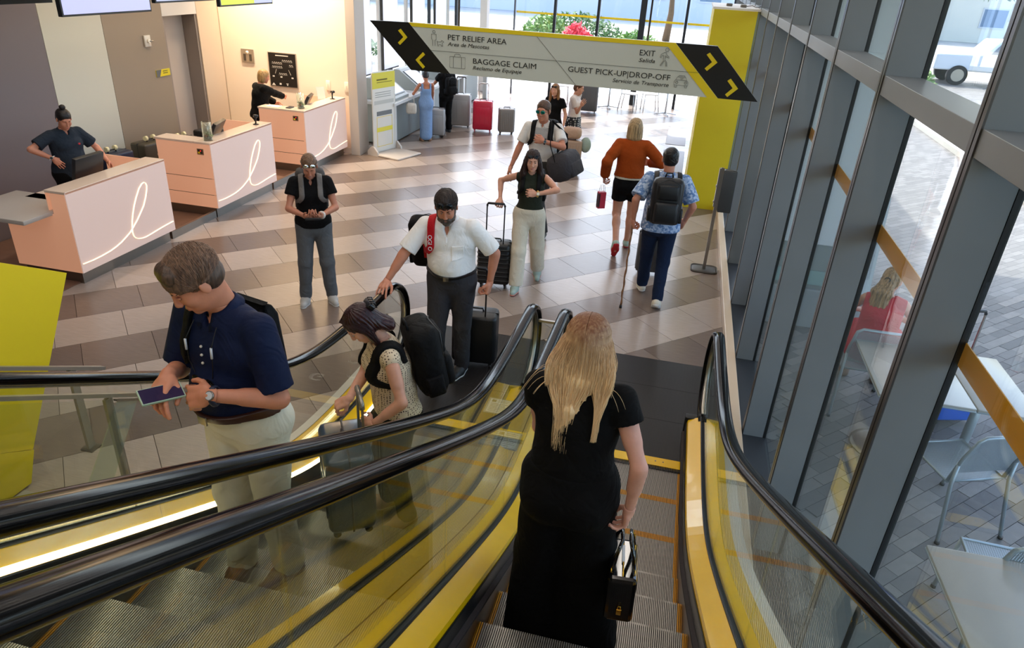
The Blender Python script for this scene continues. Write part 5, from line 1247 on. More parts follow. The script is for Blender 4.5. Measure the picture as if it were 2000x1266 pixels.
ochair(2.28, 4.72, -2.75, 'silver mesh patio chair turned sideways, between the two patio tables'); ochair(2.33, 3.62, 3.10, 'silver mesh patio chair pushed in at the nearest patio table', .56); ochair(1.93, 6.12, PI, 'silver mesh patio chair under the seated woman in red')
c_ = suitcase(2.72, 6.1, .3, .42, .30, .55, mat('case_royal_blue', '#1f5fc4', .4), 'royal blue suitcase outside under the patio table', 'none', .45, STEEL, z=.006)
r = empty('sandwich_board', (2.35, 8.7, 0), .6, 'pale printed board standing outside behind the woman in red', 'sign'); MB().cbox((0, 0, .62), (.62, .03, 1.2), rot(-.08)).build('board', mat('board_pale', '#b9bab4', .5), r); MB().cbox((0, -.02, .66), (.5, .006, .9), rot(-.08)).build('print', mat('board_print', '#a3a5a0', .6, var=.2, vscale=40), r)
# truck, shrubs and buildings in the sun
r = empty('pickup_truck', (12.4, 34.6, 0), 0, 'white pickup truck parked on the sunny road outside', 'car'); TW = mat('truck_white', '#e4e6ea', .3, coat=.4)
MB().prism([(-2.7, .55), (-2.7, 1.15), (-1.0, 1.2), (-.55, 1.75), (.8, 1.78), (1.25, 1.2), (2.7, 1.1), (2.7, .55)], -.9, .9, 'y').build('body', TW, r, bevel=.06)
MB().prism([(-.75, 1.25), (-.48, 1.66), (.02, 1.68), (.02, 1.25)], -.93, -.9, 'y').prism([(.1, 1.25), (.1, 1.68), (.75, 1.68), (1.08, 1.25)], -.93, -.9, 'y').build('side_window', mat('car_glass', '#3a4652', .1), r)
for x in (-1.75, 1.75):
    w_ = MB().cyl((x, -.97, .38), .38, .24, 28, axis='y').cyl((x, .73, .38), .38, .24, 28, axis='y').build('tyre', BLACK, r); MB().cyl((x, -.985, .38), .24, .02, 20, axis='y').build('wheel_rim', STEEL, w_)
def shrub(x, y, rx, rz_, h, label, m, n=900, seed=0, base=0, group='shrubs beyond the far windows', cat='shrub', fm=None):
    rd = random.Random(seed); r = empty('shrub', (x, y, base), 0, label, cat, group); mb = MB()
    for k in range(n):
        a = rd.random()*6.283; e = math.asin(rd.uniform(-.15, 1)); q = .65+.35*rd.random(); p = V(math.cos(a)*math.cos(e)*rx*q, math.sin(a)*math.cos(e)*rz_*q, h*.25+math.sin(e)*h*.75*q)
        d = V(rd.uniform(-1, 1), rd.uniform(-1, 1), rd.uniform(-.4, 1)).normalized()*.14; s = d.orthogonal().normalized()*.05
        mb.add([p-d, p+s, p+d, p-s], [(0, 1, 2, 3)])
    tag(mb.build('foliage', m, r, fixn=False), kind='stuff'); MB().tube([(0, 0, 0), (.05, 0, h*.5)], [.05, .03], 6).build('stem', mat('bark', '#6a5138', .8), r)
    return r
LF = mat('leaf_green', '#6d8f3e', .5, var=.3, vscale=3); LF2 = mat('leaf_dark', '#4f7038', .5, var=.3, vscale=3); FR = mat('bract_red', '#d8434c', .5, var=.25, vscale=5)
shrub(-5.8, 30.5, 1.3, 1, 1.75, 'low green shrub just beyond the far windows', LF, seed=1); shrub(-4.45, 29.6, .75, .6, 1.55, 'shrub with pinkish red leaves beyond the far windows', FR, 700, 2); shrub(-2.3, 31, 1.2, .8, 1.3, 'green shrub beyond the far windows, at the right', LF, seed=3); shrub(-5.8, 38, 2.4, 1, 1.5, 'wide dark hedge far beyond the windows', LF2, 1200, 4)
for k, (x, y) in enumerate(((-11, 20), (-12.5, 25), (-10.5, 16.5))): shrub(x, y, 1.6, 1.2, 1.5, 'green hedge outside the side windows, '+('left', 'middle', 'right')[k], LF2, 1100, 9+k, group='hedges outside the side windows')
shrub(8.3, 31.5, 1.0, .7, .8, 'green shrub beside the truck', LF, 600, 21)
def building(x, y, w, d, h, label, c, rows, cols):
    r = empty('building', (x, y, 0), 0, label, 'building'); MB().box(-w/2, w/2, 0, d, 0, h).build('wall', mat('bw'+c, c, .8), r)
    for i in range(rows):
        for j in range(cols):
            cx = -w/2+(j+.5)*w/cols; cz = (i+.5)*h/rows; o = MB().box(cx-.9, cx+.9, -.06, 0, cz-.7, cz+.7).build('window', mat('bwin', '#c9ccd0', .4), r); MB().box(cx-.8, cx+.8, -.07, -.06, cz-.6, cz+.6).build('pane', mat('bpane', '#6f86a0', .15), o)
    MB().box(-w/2-.3, w/2+.3, -.3, d, h, h+.3).build('roof', mat('broof', '#d0cdc6', .8), r)
building(-14, 62, 34, 8, 9, 'pale building far beyond the end windows', '#c8ccd6', 2, 8); building(14, 64, 20, 8, 7, 'cream building behind the pickup truck', '#e0dccf', 2, 4)
def tree(x, y, h, label, seed):
    r = shrub(x, y, 2.2, 2.2, 3.2, label, LF2, 1400, seed, h, 'trees across the road', 'tree'); r.name = 'tree'
    MB().tube([(0, 0, -h), (.1, 0, -h*.4), (0, 0, .8)], [.22, .16, .1], 8).build('trunk', mat('bark', '#6a5138', .8), r)
tree(3, 46, 2.6, 'leafy tree across the road, right of the far windows', 31); tree(-1.5, 44, 2.4, 'leafy tree across the road, behind the far windows', 32); tree(17, 48, 2.6, 'leafy tree behind the pickup truck', 33)
# ---------------------------------------------------------------- people
def hairmat(name, c1, c2=None, z0=None, z1=None, rough=.42, axis='Z', stripe=60):
    """strand-like streaks, optionally fading from the roots (c1) to the ends (c2) between heights z0 and z1"""
    m = bpy.data.materials.new(name); m.use_nodes = True; nt = m.node_tree; N = nt.nodes; L = nt.links; b = N['Principled BSDF']; b.inputs['Roughness'].default_value = rough; b.inputs['Specular IOR Level'].default_value = .4
    tc = N.new('ShaderNodeTexCoord'); mp = N.new('ShaderNodeMapping'); mp.inputs['Scale'].default_value = (stripe, stripe, stripe*.06); L.new(tc.outputs['Object'], mp.inputs['Vector'])
    n = N.new('ShaderNodeTexNoise'); n.inputs['Scale'].default_value = 1.6; n.inputs['Detail'].default_value = 3; L.new(mp.outputs['Vector'], n.inputs['Vector'])
    c = hexc(c1); mx = N.new('ShaderNodeMix'); mx.data_type = 'RGBA'
    if c2:
        sp = N.new('ShaderNodeSeparateXYZ'); L.new(tc.outputs['Object'], sp.inputs[0]); mr = N.new('ShaderNodeMapRange'); mr.inputs['From Min'].default_value = z1; mr.inputs['From Max'].default_value = z0; L.new(sp.outputs['Z'], mr.inputs['Value'])
        ad = N.new('ShaderNodeMath'); ad.operation = 'MULTIPLY_ADD'; L.new(n.outputs['Fac'], ad.inputs[0]); ad.inputs[1].default_value = .8; ad.inputs[2].default_value = -.4
        a2 = N.new('ShaderNodeMath'); a2.operation = 'ADD'; a2.use_clamp = True; L.new(mr.outputs['Result'], a2.inputs[0]); L.new(ad.outputs[0], a2.inputs[1])
        mx.inputs['A'].default_value = (*hexc(c2), 1); mx.inputs['B'].default_value = (*c, 1); L.new(a2.outputs[0], mx.inputs['Factor'])
    else:
        mr = N.new('ShaderNodeMapRange'); mr.inputs['From Min'].default_value = .35; mr.inputs['From Max'].default_value = .65; L.new(n.outputs['Fac'], mr.inputs['Value']); L.new(mr.outputs['Result'], mx.inputs['Factor'])
        mx.inputs['A'].default_value = (*[x*.55 for x in c], 1); mx.inputs['B'].default_value = (*[min(1, x*1.5) for x in c], 1)
    L.new(mx.outputs['Result'], b.inputs['Base Color'])
    bp = N.new('ShaderNodeBump'); bp.inputs['Strength'].default_value = .5; bp.inputs['Distance'].default_value = .004; L.new(n.outputs['Fac'], bp.inputs['Height']); L.new(bp.outputs['Normal'], b.inputs['Normal'])
    return m
def cloth(name, c, rough=.9, bump=.2, bscale=220, var=.05, vscale=9, sheen=0, wr=.45, **k): return mat('cloth_'+name, c, rough=rough, bump=bump, bscale=bscale, var=var, vscale=vscale, sheen=sheen, wr=wr, spec=.2, **k)
def backpack(fig, m, w, h, d, label, z0=-.05, y0=None, straps=True, details=True, x0=.1, mstrap=None, sx=(0, 1), off=0., sw=.025, cat='backpack'):
    r = empty('backpack', tuple(fig.loc), fig.face, label, cat); S = fig.s; R = fig.Rt; mstrap = mstrap or m
    yb = -(.125*fig.b+.01+d/2/S) if y0 is None else y0
    M = Matrix([list(q) for q in R]).to_4x4(); M.translation = Vector(fig.waist+R@np.array([off, yb*S, z0*S]))
    MB().rbox(-w/2, w/2, -d/2, d/2, 0, h, min(w, d)*.38, seg=5, M=M, rz=.06).build('pack_body', m, r)
    if details:
        MB().rbox(-w*.38, w*.38, -d/2-.045, -d/2+.03, .03, h*.52, .035, seg=4, M=M, rz=.03).build('front_pocket', m, r)
        MB().rbox(-w*.33, w*.33, -d/2-.022, -d/2+.03, h*.56, h*.88, .025, seg=4, M=M, rz=.02).build('front_pocket', m, r)
        for s in (-1, 1): MB().rbox(s*w/2-.02, s*w/2+.02, -.05, .06, .03, h*.35, .018, M=M).build('side_pocket', m, r)
        MB().tube([M @ V(-w*.38, -d/2+.01, h*.5), M @ V(-w*.36, -d/2+.0, h*.9), M @ V(0, -d/2+.03, h*1.0), M @ V(w*.36, -d/2, h*.9), M @ V(w*.38, -d/2+.01, h*.5)], .004, 5).build('zip', mat('zip_dark', '#2c2c2e', .4), r)
        MB().tube([M @ V(-.04, d/2-.02, h-.01), M @ V(-.03, d/2-.02, h+.035), M @ V(.03, d/2-.02, h+.035), M @ V(.04, d/2-.02, h-.01)], .009, 6).build('grab_loop', m, r)
    if straps:
        for i in sx:
            fig.strap(i, mstrap, w=sw, name='shoulder_strap', x0=x0, parent=r)
    return r
def sunglasses(fig, up=True, m=None, col='#10100f', lens=None, tilt=0.):
    q = fig.hs; R = fig.Rh; z = .075 if up else .006; y = .072 if up else .098
    P = lambda x, yy, zz: V(*(fig.hc+R@(np.array([x, yy, zz])*q))); fr = mat('shades_frame'+col, col, .25); ln = lens or mat('shades_lens', '#1a1f24', .06, metal=.6)
    o = MB().tube([P(-.012, y+.012, z+.004), P(.012, y+.012, z+.004)], .002, 6).build('sunglasses', fr, fig.bodyo)
    for s in (-1, 1):
        M = Matrix([list(k) for k in R]).to_4x4(); M.translation = P(s*.033, y+(.010 if not up else .010), z)
        M = M @ rot(.6 if up else 0, 0, s*-.2)
        MB().sphere((0, 0, 0), (.027*q, .006*q, .020*q), 16, 8, M).build('lens', ln, o)
        MB().tube([P(s*.058, y-.002, z+.004), P(s*.083, y-.05, z+.0), P(s*.084, y-.10, z-.02)], .0022, 6).build('temple', fr, o)
def watch(fig, i, strapc, face='#30343a'):
    w = fig.wr[i]; d = nrm(w-fig.el[i]); R = fig.handR[i]; c = w-d*.018; r = .0315*fig.s
    u = V(*R[:, 0]); v = V(*R[:, 2]); pts = [V(*c)+u*math.cos(a)*r*1.12+v*math.sin(a)*r for a in [2*PI*k/18 for k in range(18)]]
    o = MB().tube(pts, .0035, 6, closed=True, flat=(3.2, 1)).build('watch', mat('watch_strap'+strapc, strapc, .5), fig.bodyo)
    M = Matrix((Vector(R[:, 0]), Vector(R[:, 1]), Vector(R[:, 2]))).transposed().to_4x4(); M.translation = V(*(c+R[:, 2]*r*1.0))
    MB().cyl((0, 0, 0), .018*fig.s, .008, 20, M=M).build('watch_case', STEEL, o); MB().cyl((0, 0, .008), .015*fig.s, .001, 20, M=M).build('watch_dial', mat('dial'+face, face, .15), o)
def strands(fig, m, n, fn, seed=0, r=.0011, name='hair_strands', ns=4):
    """fn(random) -> list of points in head coordinates (metres, head scale applied)"""
    rd = random.Random(seed); mb = MB(); q = fig.hs; R = fig.Rh
    for k in range(n):
        pts = fn(rd)
        if not pts: continue
        pp = [V(*p) for p in pts]; mb.tube(pp, [r]*(len(pp)-2)+[r*.8, r*.3], ns, cap=False)
    o = mb.build(name, m, fig.hairo, fixn=False); tag(o, kind='stuff'); return o
def short_strands(fig, m, n=1400, L_=.028, seed=3, dirf=None, zlim=-.02, r=.0011, g=0., amp=.5, fz=.052):
    q = fig.hs; R = fig.Rh
    def fn(rd):
        a = rd.uniform(0, 6.283); e = math.asin(rd.uniform(-.6, 1)); x, y, z = math.cos(a)*math.cos(e), math.sin(a)*math.cos(e), math.sin(e)
        p = np.array([x*(.082+g), -.016+y*(.100+g), .042+z*(.083+g)])
        if p[1] > .05 and p[2] < fz: return None
        if p[2] < zlim-.03*(p[1] < -.03) or (p[2] < min(.03, fz-.02) and p[1] > .02): return None
        C = np.array([0, -.016, .042]); rad = np.array([.082+g, .100+g, .083+g])
        nn = nrm([x/.08, y/.1, z/.083]); fl = np.array(dirf(p) if dirf else [0., .9, -.25]); fl = fl-(fl@nn)*nn; fl = nrm(fl)+np.array([rd.uniform(-1, 1), rd.uniform(-1, 1), rd.uniform(-1, 1)])*.25*amp
        l = L_*rd.uniform(.6, 1.3); lift = rd.uniform(.99, 1.045); pts = [p*.99]
        for t in (.25, .5, .75, 1):
            w_ = p+fl*l*t; w_ = C+nrm((w_-C)/rad)*rad*(1+(lift-1)*math.sin(t*2.6)); pts.append(w_)
        return [fig.hc+R@(k*q) for k in pts]
    return strands(fig, m, n, fn, seed, r)
SK1 = skinmat('fair', '#d09a80'); SK2 = skinmat('tan', '#b9795a'); SK3 = skinmat('ruddy', '#c28368'); SK4 = skinmat('olive', '#b08468')
BLKC = cloth('black', '#070708', bump=.1); BLK2 = cloth('black_warm', '#0a090a', bump=.1); PACK = cloth('pack_black', '#0a0a0b', .75, bscale=320)
# ---- 1. woman in black on the right escalator
f = Figure('woman in black with long blonde hair standing on the right escalator, seen from behind', (-.22, 2.42, .512), -.05, H=1.73, build=1.02, female=True, lean=(.03, 0, 0), head=(.0, .12, 0), vx=.0075, skin=skinmat('pale', '#d8a08c'),
           hands=[(-.33, 2.72, 1.50), (.045, 2.36, 1.42)], poles=[(-.35, -1, -.3), (.7, -.7, 0)], feet=[(-.31, 2.42, .59), (-.07, 2.42, .59)], curl=(.7, 1.1), thumb=(.5, .5), shoulder=1.03, hip=1.05,
           wrist_R=[None, ((1, .1, 0), (-.12, .05, -1))])
f.body(); f.eyes()
f.shirt(BLKC, sleeve=.34, g=.017, hem=-.01, neck=.060, loose=.028, fold=.0045, flare=.012, name='top', seed=2)
f.neckring(cloth('white_trim', '#e6e2da'))
f.trousers(cloth('black_crepe', '#060607', bump=.1), g=.026, rk=.125, ra=.158, fold=.007, top=.11, seed=4, hipg=.010, drop=.055)
f.shoes(mat('leather_black', '#15120f', .35))
HB = hairmat('blonde_ombre', '#7d4f30', '#f6d3a0', z0=1.72, z1=1.50)
def ext(F, P, q, R):
    F.ec(P(0, -.06, -.02), P(0, -.085, -.11), (.082*q, .048*q), (.092*q, .038*q), R@np.array([1., 0, 0]), R@np.array([0, 1., 0]), .03)
    F.ec(P(-.01, -.09, -.14), P(-.02, -.112, -.25), (.075*q, .030*q), (.040*q, .018*q), R@np.array([1., 0, 0]), R@np.array([0, 1., 0]), .03)
    F.rc(P(-.02, -.112, -.25), P(-.03, -.120, -.38), .030*q, .008*q, .02)
    for s in (-1, 1): F.ec(P(s*.075, .01, -.01), P(s*.090, -.045, -.10), (.025*q, .04*q), (.026*q, .032*q), R@np.array([1., 0, 0]), R@np.array([0, 1., 0]), .03)
f.hair(HB, 'long', extra=ext, amp=.0035, g=.004, vx=.004)
def wbs(rd):
    q = f.hs; R = f.Rh; a = rd.uniform(-2.8, 2.8); t0 = rd.random(); C = np.array([0, -.016, .044]); rad = np.array([.088, .105, .088])
    st = nrm([rd.choice((-1, 1))*.02, .62-1.05*t0, 1-.25*abs(t0-.4)]); en = np.array([math.sin(a), -math.cos(a), -.05]); hx, hy = math.sin(a), -math.cos(a)
    if st[0]*hx < 0: st[0] = -st[0]
    om = math.acos(max(-1, min(1, st@nrm(en)))); en = nrm(en); pts = []
    for k in range(6):
        t = k/5; v = (math.sin((1-t)*om)*st+math.sin(t*om)*en)/max(math.sin(om), 1e-3); pts.append(C+v*rad*(1.0+.03*t+rd.uniform(-.004, .004)))
    kind = rd.random(); sp = hx*(.122+.012*rd.random()); zl = -.125-.04*rd.random() if kind < .62 else -.27-.17*rd.random()
    if kind >= .60 and hx > .45: tx = .092+rd.uniform(-.008, .008); zl = max(zl, -.36)
    elif kind >= .60: tx = -.028+.035*hx+rd.uniform(-.012, .012)
    else: tx = sp*.84
    yb = (-.105-.02*rd.random())*(1 if hy < .2 else .35); w = rd.uniform(-1, 1)*.007; ph = rd.uniform(0, 6); p1 = pts[-1]
    for k in range(1, 9):
        t = k/8; z = p1[2]+(zl-p1[2])*t; u_ = min(1, max(0, (-.10-z)/.20)); u_ = u_*u_*(3-2*u_); x = p1[0]+(sp-p1[0])*min(1, t*1.8); x = x+(tx-x)*u_
        y = p1[1]+(yb-p1[1])*min(1, t*1.6)-.015*u_; pts.append(np.array([x+w*math.sin(ph+t*6), y+.5*w*math.cos(ph+t*5), z]))
    return [f.hc+R@(k*q) for k in pts]
strands(f, HB, 3000, wbs, 5, .0009)
def fly(rd):
    q = f.hs; R = f.Rh; s = -1 if rd.random() < .6 else 1; e_ = rd.random(); pts = [[s*.09, -.06, -.12]]
    for k in range(1, 8): t = k/7; pts.append([s*(.09+(.06+.10*e_)*t), -.07-.05*t, -.12-.10*t*t-.05*math.sin(t*3+e_*4)*e_])
    return [f.hc+R@(np.array(p)*q) for p in pts]
strands(f, HB, 9, fly, 8, .0007, 'loose_hairs')
# handbag
hb = empty('handbag', (.055, 2.36, .93), .08, 'glossy black structured handbag with gold zip and padlock held by the woman in black', 'handbag'); PAT = mat('patent_black', '#0b0a0b', .12, coat=.6, spec=.7); GOLD = mat('gold', '#d8a640', .25, metal=1)
MB().prism([(-.155, .0), (.155, .0), (.165, .02), (.125, .215), (-.125, .215), (-.165, .02)], -.062, .062, 'x').build('bag_body', PAT, hb, bevel=.018)
MB().tube([(0, -.15, .05), (0, -.13, .16), (0, -.10, .222), (0, .10, .222), (0, .13, .16)], .0035, 6).build('gold_zip', GOLD, hb)
for sx in (-.045, .045): MB().tube([(sx, -.075, .2), (sx*.8, -.065, .29), (sx*.4, -.035, .345), (sx*.4, .035, .345), (sx*.8, .065, .29), (sx, .075, .2)], .0085, 8).build('bag_handle', PAT, hb)
for sx in (-.05, .05):
    for y in (-.075, .075): MB().tube([(sx, y+math.cos(a)*.013, .212+math.sin(a)*.013) for a in [2*PI*k/10 for k in range(10)]], .003, 5, closed=True).build('gold_ring', GOLD, hb)
MB().rbox(-.011, .011, -.170, -.160, .055, .085, .004).build('padlock', GOLD, hb); MB().tube([(-.006, -.164, .085), (-.005, -.163, .098), (.005, -.163, .098), (.006, -.164, .085)], .002, 5).build('padlock_shackle', GOLD, hb)
MB().box(-.006, .006, -.03, .07, .10, .205, M=rot(0, 0, 0, (0, .0, .02))).build('white_booklet', mat('paper_white', '#d7dade', .6), hb)
# ---- 2. man in the navy polo
NVP = cloth('navy', '#0b1838', .7, bump=.1)
n = Figure('man in a navy polo and off-white jeans looking at his phone on the left escalator', (-1.66, 2.27, .62), PI-.22, H=1.83, build=1.05, shoulder=.95, lean=(.13, -.02, 0), head=(-.42, .62, 0), neckf=.03, belly=.035, vx=.0075, hvx=.0036, skin=skinmat('ruddy_face', '#c98566'),
           hands=[(-1.795, 2.01, 1.915), (-1.585, 1.975, 1.885)], poles=[(.65, -.75, -.4), (-.6, -.8, -.4)], feet=[(-1.78, 2.26, .70), (-1.55, 2.30, .70)], curl=([.5, .8, 1.0, 1.1], [.8, .85, .9, .95]), thumb=(.3, .1),
           wrist_R=[((.1, .45, .85), (-.35, .85, -.35)), ((-.2, .75, .5), (.9, .25, -.25))], footdir=(.2, -.2), flip=True)
n.body(); n.eyes(closed=True); n.brows('#4a3a30'); n.lips('#b06a5c')
n.shirt(NVP, sleeve=.86, g=.013, hem=.09, neck=.060, loose=.004, fold=.0045, flare=.014, vneck=.055, seed=5); n.collar(NVP, h=.040, spread=.035)
n.trousers(cloth('off_white_denim', '#d2ccb8', .8), g=.016, rk=.078, ra=.074, fold=.0055, top=.095, seed=6)
n.beltband(mat('belt_brown', '#3a1c12', .4), z=.078, h=.021, g=.030, buckle=STEEL); n.shoes(mat('shoe_brown', '#5a3220', .5), mat('sole_pale', '#b9ab95', .7))
HN = hairmat('brown_grey', '#6f5340', stripe=80)
n.hair(hairmat('brown_grey_base', '#4c3a2e', stripe=80), 'short', extra=lambda F, P, q, R: F.rc(P(-.03, .05, .088), P(.03, .05, .088), .030*q, .030*q, .03), amp=.0008, g=.003)
short_strands(n, HN, 4500, .055, 4, lambda p: [p[0]*1.3-.35, (p[1]+.05)*1.6, p[2]-.16 if p[2] < .1 else -.2*abs(p[0])], g=.005, r=.0012, amp=.28, zlim=-.045, fz=.022)
watch(n, 0, '#1b2236', '#c9ccd0')
q = n.s; P = lambda x, y, z: V(*(n.waist+n.Rt@np.array([x, y, z])*q))
for z, y in ((.27, .128), (.235, .135), (.20, .14)): MB().sphere(P(0.0, y, z), .006, 8, 6).build('button', mat('button_pearl', '#d8d0c0', .3), n.shirto)
cord = MB().tube([P(-.058, .085, .35), P(-.066, .135, .29), P(-.06, .148, .20), P(-.045, .150, .145), P(0, .158, .135), P(.045, .150, .145), P(.062, .148, .20), P(.066, .135, .29), P(.055, .085, .35)], .0022, 6).build('glasses_cord', BLACK, n.root)
MB().tube([P(.066, .137, .29), P(.065, .144, .245)], .005, 6).build('cord_sleeve', mat('cord_white', '#d5dbe0', .5), cord); MB().tube([P(-.066, .137, .29), P(-.065, .144, .245)], .005, 6).build('cord_sleeve', mat('cord_white', '#d5dbe0', .5), cord)
for sx in (-1, 1): Mx = Matrix([list(k) for k in n.Rt]).to_4x4(); Mx.translation = P(sx*.032, .160, .128); MB().sphere((0, 0, 0), (.027, .006, .018), 14, 8, Mx).build('hanging_lens', mat('shades_lens', '#1a1f24', .06, metal=.6), cord)
backpack(n, PACK, .24, .36, .09, 'black backpack slung on the right shoulder of the man in navy', z0=-.05, sx=(1,), details=False, off=.05, sw=.02)
ph = empty('phone', (-1.755, 1.915, 1.895), 0, 'phone in a pale green case held by the man in navy', 'phone'); Mp = frame((0, 0, 0), (-.55, -.8, .1), (.6, -.4, -.3)); MB().cbox((0, 0, 0), (.158, .076, .010), Mp).build('case', mat('phone_case', '#9fb59c', .4), ph, bevel=.002); MB().cbox((0, 0, .0055), (.148, .068, .001), Mp).build('screen', mat('phone_screen', '#1c1626', .08, emit='#3a3050', estr=.3), ph)
# ---- 3. woman in the patterned blouse
def dotmat(name, base, dot, scale):
    m = bpy.data.materials.new(name); m.use_nodes = True; nt = m.node_tree; N = nt.nodes; L = nt.links; b = N['Principled BSDF']; b.inputs['Roughness'].default_value = .75
    tc = N.new('ShaderNodeTexCoord'); v = N.new('ShaderNodeTexVoronoi'); v.inputs['Scale'].default_value = scale; v.inputs['Randomness'].default_value = .25; L.new(tc.outputs['Object'], v.inputs['Vector'])
    r = N.new('ShaderNodeMath'); r.operation = 'LESS_THAN'; r.inputs[1].default_value = .34; L.new(v.outputs['Distance'], r.inputs[0]); mx = N.new('ShaderNodeMix'); mx.data_type = 'RGBA'; L.new(r.outputs[0], mx.inputs['Factor'])
    mx.inputs['A'].default_value = (*hexc(base), 1); mx.inputs['B'].default_value = (*hexc(dot), 1); L.new(mx.outputs['Result'], b.inputs['Base Color']); return m
w = Figure('woman with dark red hair and a patterned sleeveless blouse looking down on the left escalator', (-1.45, 3.46, .03), 2.22, H=1.66, build=1.10, female=True, lean=(.20, 0, 0), head=(.0, .80, .0), neckf=.04, vx=.0075, hvx=.004, skin=SK1,
           hands=[(-1.62, 3.17, 1.12), (-1.47, 3.15, .985)], poles=[(1, -.5, -.6), (-1, -.9, -.4)], feet=[(-1.55, 3.54, .11), (-1.36, 3.40, .11)], curl=(1.3, .7), thumb=(.7, .4), wrist_R=[((-.3, .3, .9), (.1, .85, -.4)), ((-.5, .5, .3), (.8, .5, -.15))], arm=.98, hip=1.04, flip=True)
w.body(); w.eyes(); w.brows('#3a2420'); w.lips('#b8706a')
w.shirt(dotmat('blouse_dots', '#d6c3a4', '#4a362c', 72), sleeve=-1, g=.014, hem=-.01, neck=.060, loose=.018, fold=.005, name='blouse', cap=True, seed=8)
w.trousers(BLKC, g=.012, ra=.058, fold=.004, top=.09, seed=9); w.shoes(mat('shoe_beige', '#b58e6e', .6), mat('sole_pale', '#b9ab95', .7))
HR = hairmat('dark_red', '#2c1013', stripe=70, rough=.35)
def ext(F, P, q, R):
    sx_, fy_ = R@np.array([1., 0, 0]), R@np.array([0, 1., 0])
    F.ec(P(0, -.05, .0), P(-.01, -.10, -.13), (.075*q, .05*q), (.07*q, .04*q), sx_, fy_, .03)
    F.rc(P(.07, .0, -.02), P(.085, .04, -.17), .03*q, .024*q, .03); F.rc(P(.085, .04, -.17), P(.07, .09, -.30), .024*q, .008*q, .02); F.rc(P(-.07, .0, -.02), P(-.075, .04, -.2), .028*q, .012*q, .03)
w.hair(HR, 'long', extra=ext, amp=.003, g=.004, vx=.004)
def rs(rd):
    q = w.hs; R = w.Rh; s = rd.choice((-1, 1, 1)); a = rd.uniform(0, 1)
    pts = [[s*.03*a, .07-.05*a, .115], [s*.075, .045-.06*a, .07], [s*.092, .02-.05*a, .0], [s*.092, .02-.02*a, -.08], [s*(.085+.01*a), .05-.02*a, -.17-.03*a], [s*(.07+.02*rd.random()), .08+.03*rd.random(), -.24-.09*rd.random()]]
    j = rd.uniform(-.006, .006); return [w.hc+R@(np.array([p[0]+j, p[1]+j, p[2]])*q) for p in pts]
strands(w, HR, 260, rs, 9, .0013)
Mc = Matrix([list(k) for k in w.Rh]).to_4x4(); Mc.translation = V(*(w.hc+w.Rh@np.array([0, -.115, .045])))
cl_ = MB().rbox(-.05, .05, -.02, .015, -.022, .022, .012, M=Mc).build('hair_claw', mat('claw_black', '#121315', .25), w.hairo)
for sx in (-.04, -.015, .015, .04): MB().tube([Mc @ V(sx, -.02, .02), Mc @ V(sx, -.035, .0), Mc @ V(sx, -.02, -.03)], .004, 6).build('claw_tooth', mat('claw_black', '#121315', .25), cl_)
backpack(w, PACK, .32, .47, .19, 'large black backpack worn by the woman in the patterned blouse', z0=-.08, x0=.118, sw=.027)
cs = suitcase(-1.56, 2.98, -1.0, .42, .27, .56, BLU, 'teal blue hard suitcase standing on the left escalator steps', 'panel', .27, mat('rod_grey', '#8a867c', .3, metal=.7), z=.42)
# ---- 4. bearded man in the white shirt
WSH = cloth('white_shirt', '#e9e8e6', .7, bump=.12)
b = Figure('bearded man in a white short-sleeved shirt with one hand on the escalator handrail', (-1.70, 5.36, .004), PI+.10, H=1.85, build=1.14, lean=(.24, .03, 0), head=(.12, .42, .04), neckf=.03, belly=.04, vx=.0085, hvx=.0045, skin=SK3,
           hands=[(-2.15, 5.00, 1.03), (-1.36, 5.36, 1.00)], poles=[(1.2, -.5, .3), (-1.2, -.4, .4)], feet=[(-1.80, 5.20, .085), (-1.62, 5.46, .085)], curl=(.35, 1.5), thumb=(.2, .8), wrist_R=[((.2, .2, .95), (.1, .95, -.25)), ((-.9, .1, .2), (.1, .25, -1))], footdir=(.2, -.25), flip=True)
b.body(); b.eyes(); b.brows('#241a15'); b.lips('#9a5f55')
b.shirt(WSH, sleeve=.86, g=.013, hem=.075, neck=.060, loose=.008, fold=.005, flare=.018, vneck=.085, seed=11); b.collar(WSH, h=.040, spread=.03)
b.trousers(cloth('charcoal', '#37363a', .8), g=.014, rk=.078, ra=.070, fold=.0045, top=.09, seed=12); b.beltband(mat('belt_black', '#111113', .4), z=.072, g=.024, buckle=STEELD); b.shoes(mat('shoe_dark', '#1d2022', .5), mat('sole_white', '#d5d5d0', .6))
HD = hairmat('dark_brown', '#2a1f1a', stripe=90)
b.hair(HD, 'short', amp=.003, g=.004); short_strands(b, HD, 1600, .03, 6, g=.004, r=.0013)
q = b.hs; F = Field(); P = lambda x, y, z: b.hc+b.Rh@(np.array([x, y, z])*q)
F.el(P(0, .045, -.075), np.array([.060, .060, .048])*q, b.Rh, .02); F.el(P(0, .094, -.050), np.array([.024, .012, .006])*q, b.Rh, .01); F.el(P(0, .075, -.105), np.array([.028, .026, .022])*q, b.Rh, .01)
for s in (-1, 1): F.rc(P(s*.066, .01, -.01), P(s*.05, .06, -.07), .012*q, .018*q, .015)
F.el(P(0, .112, -.067), np.array([.018, .022, .009])*q, b.Rh, .006, sub=True); F.el(P(0, .10, -.015), np.array([.05, .04, .030])*q, b.Rh, .01, sub=True)
np_mesh('beard', [mesh_field(F, .0042, lambda v, X, Y, Z: v+.0015*np.sin(220*X)*np.sin(200*Z))], [hairmat('beard_salt', '#4a403a', stripe=120)], b.bodyo)
sunglasses(b, True)
q = b.s; P = lambda x, y, z: V(*(b.waist+b.Rt@np.array([x, y, z])*q))
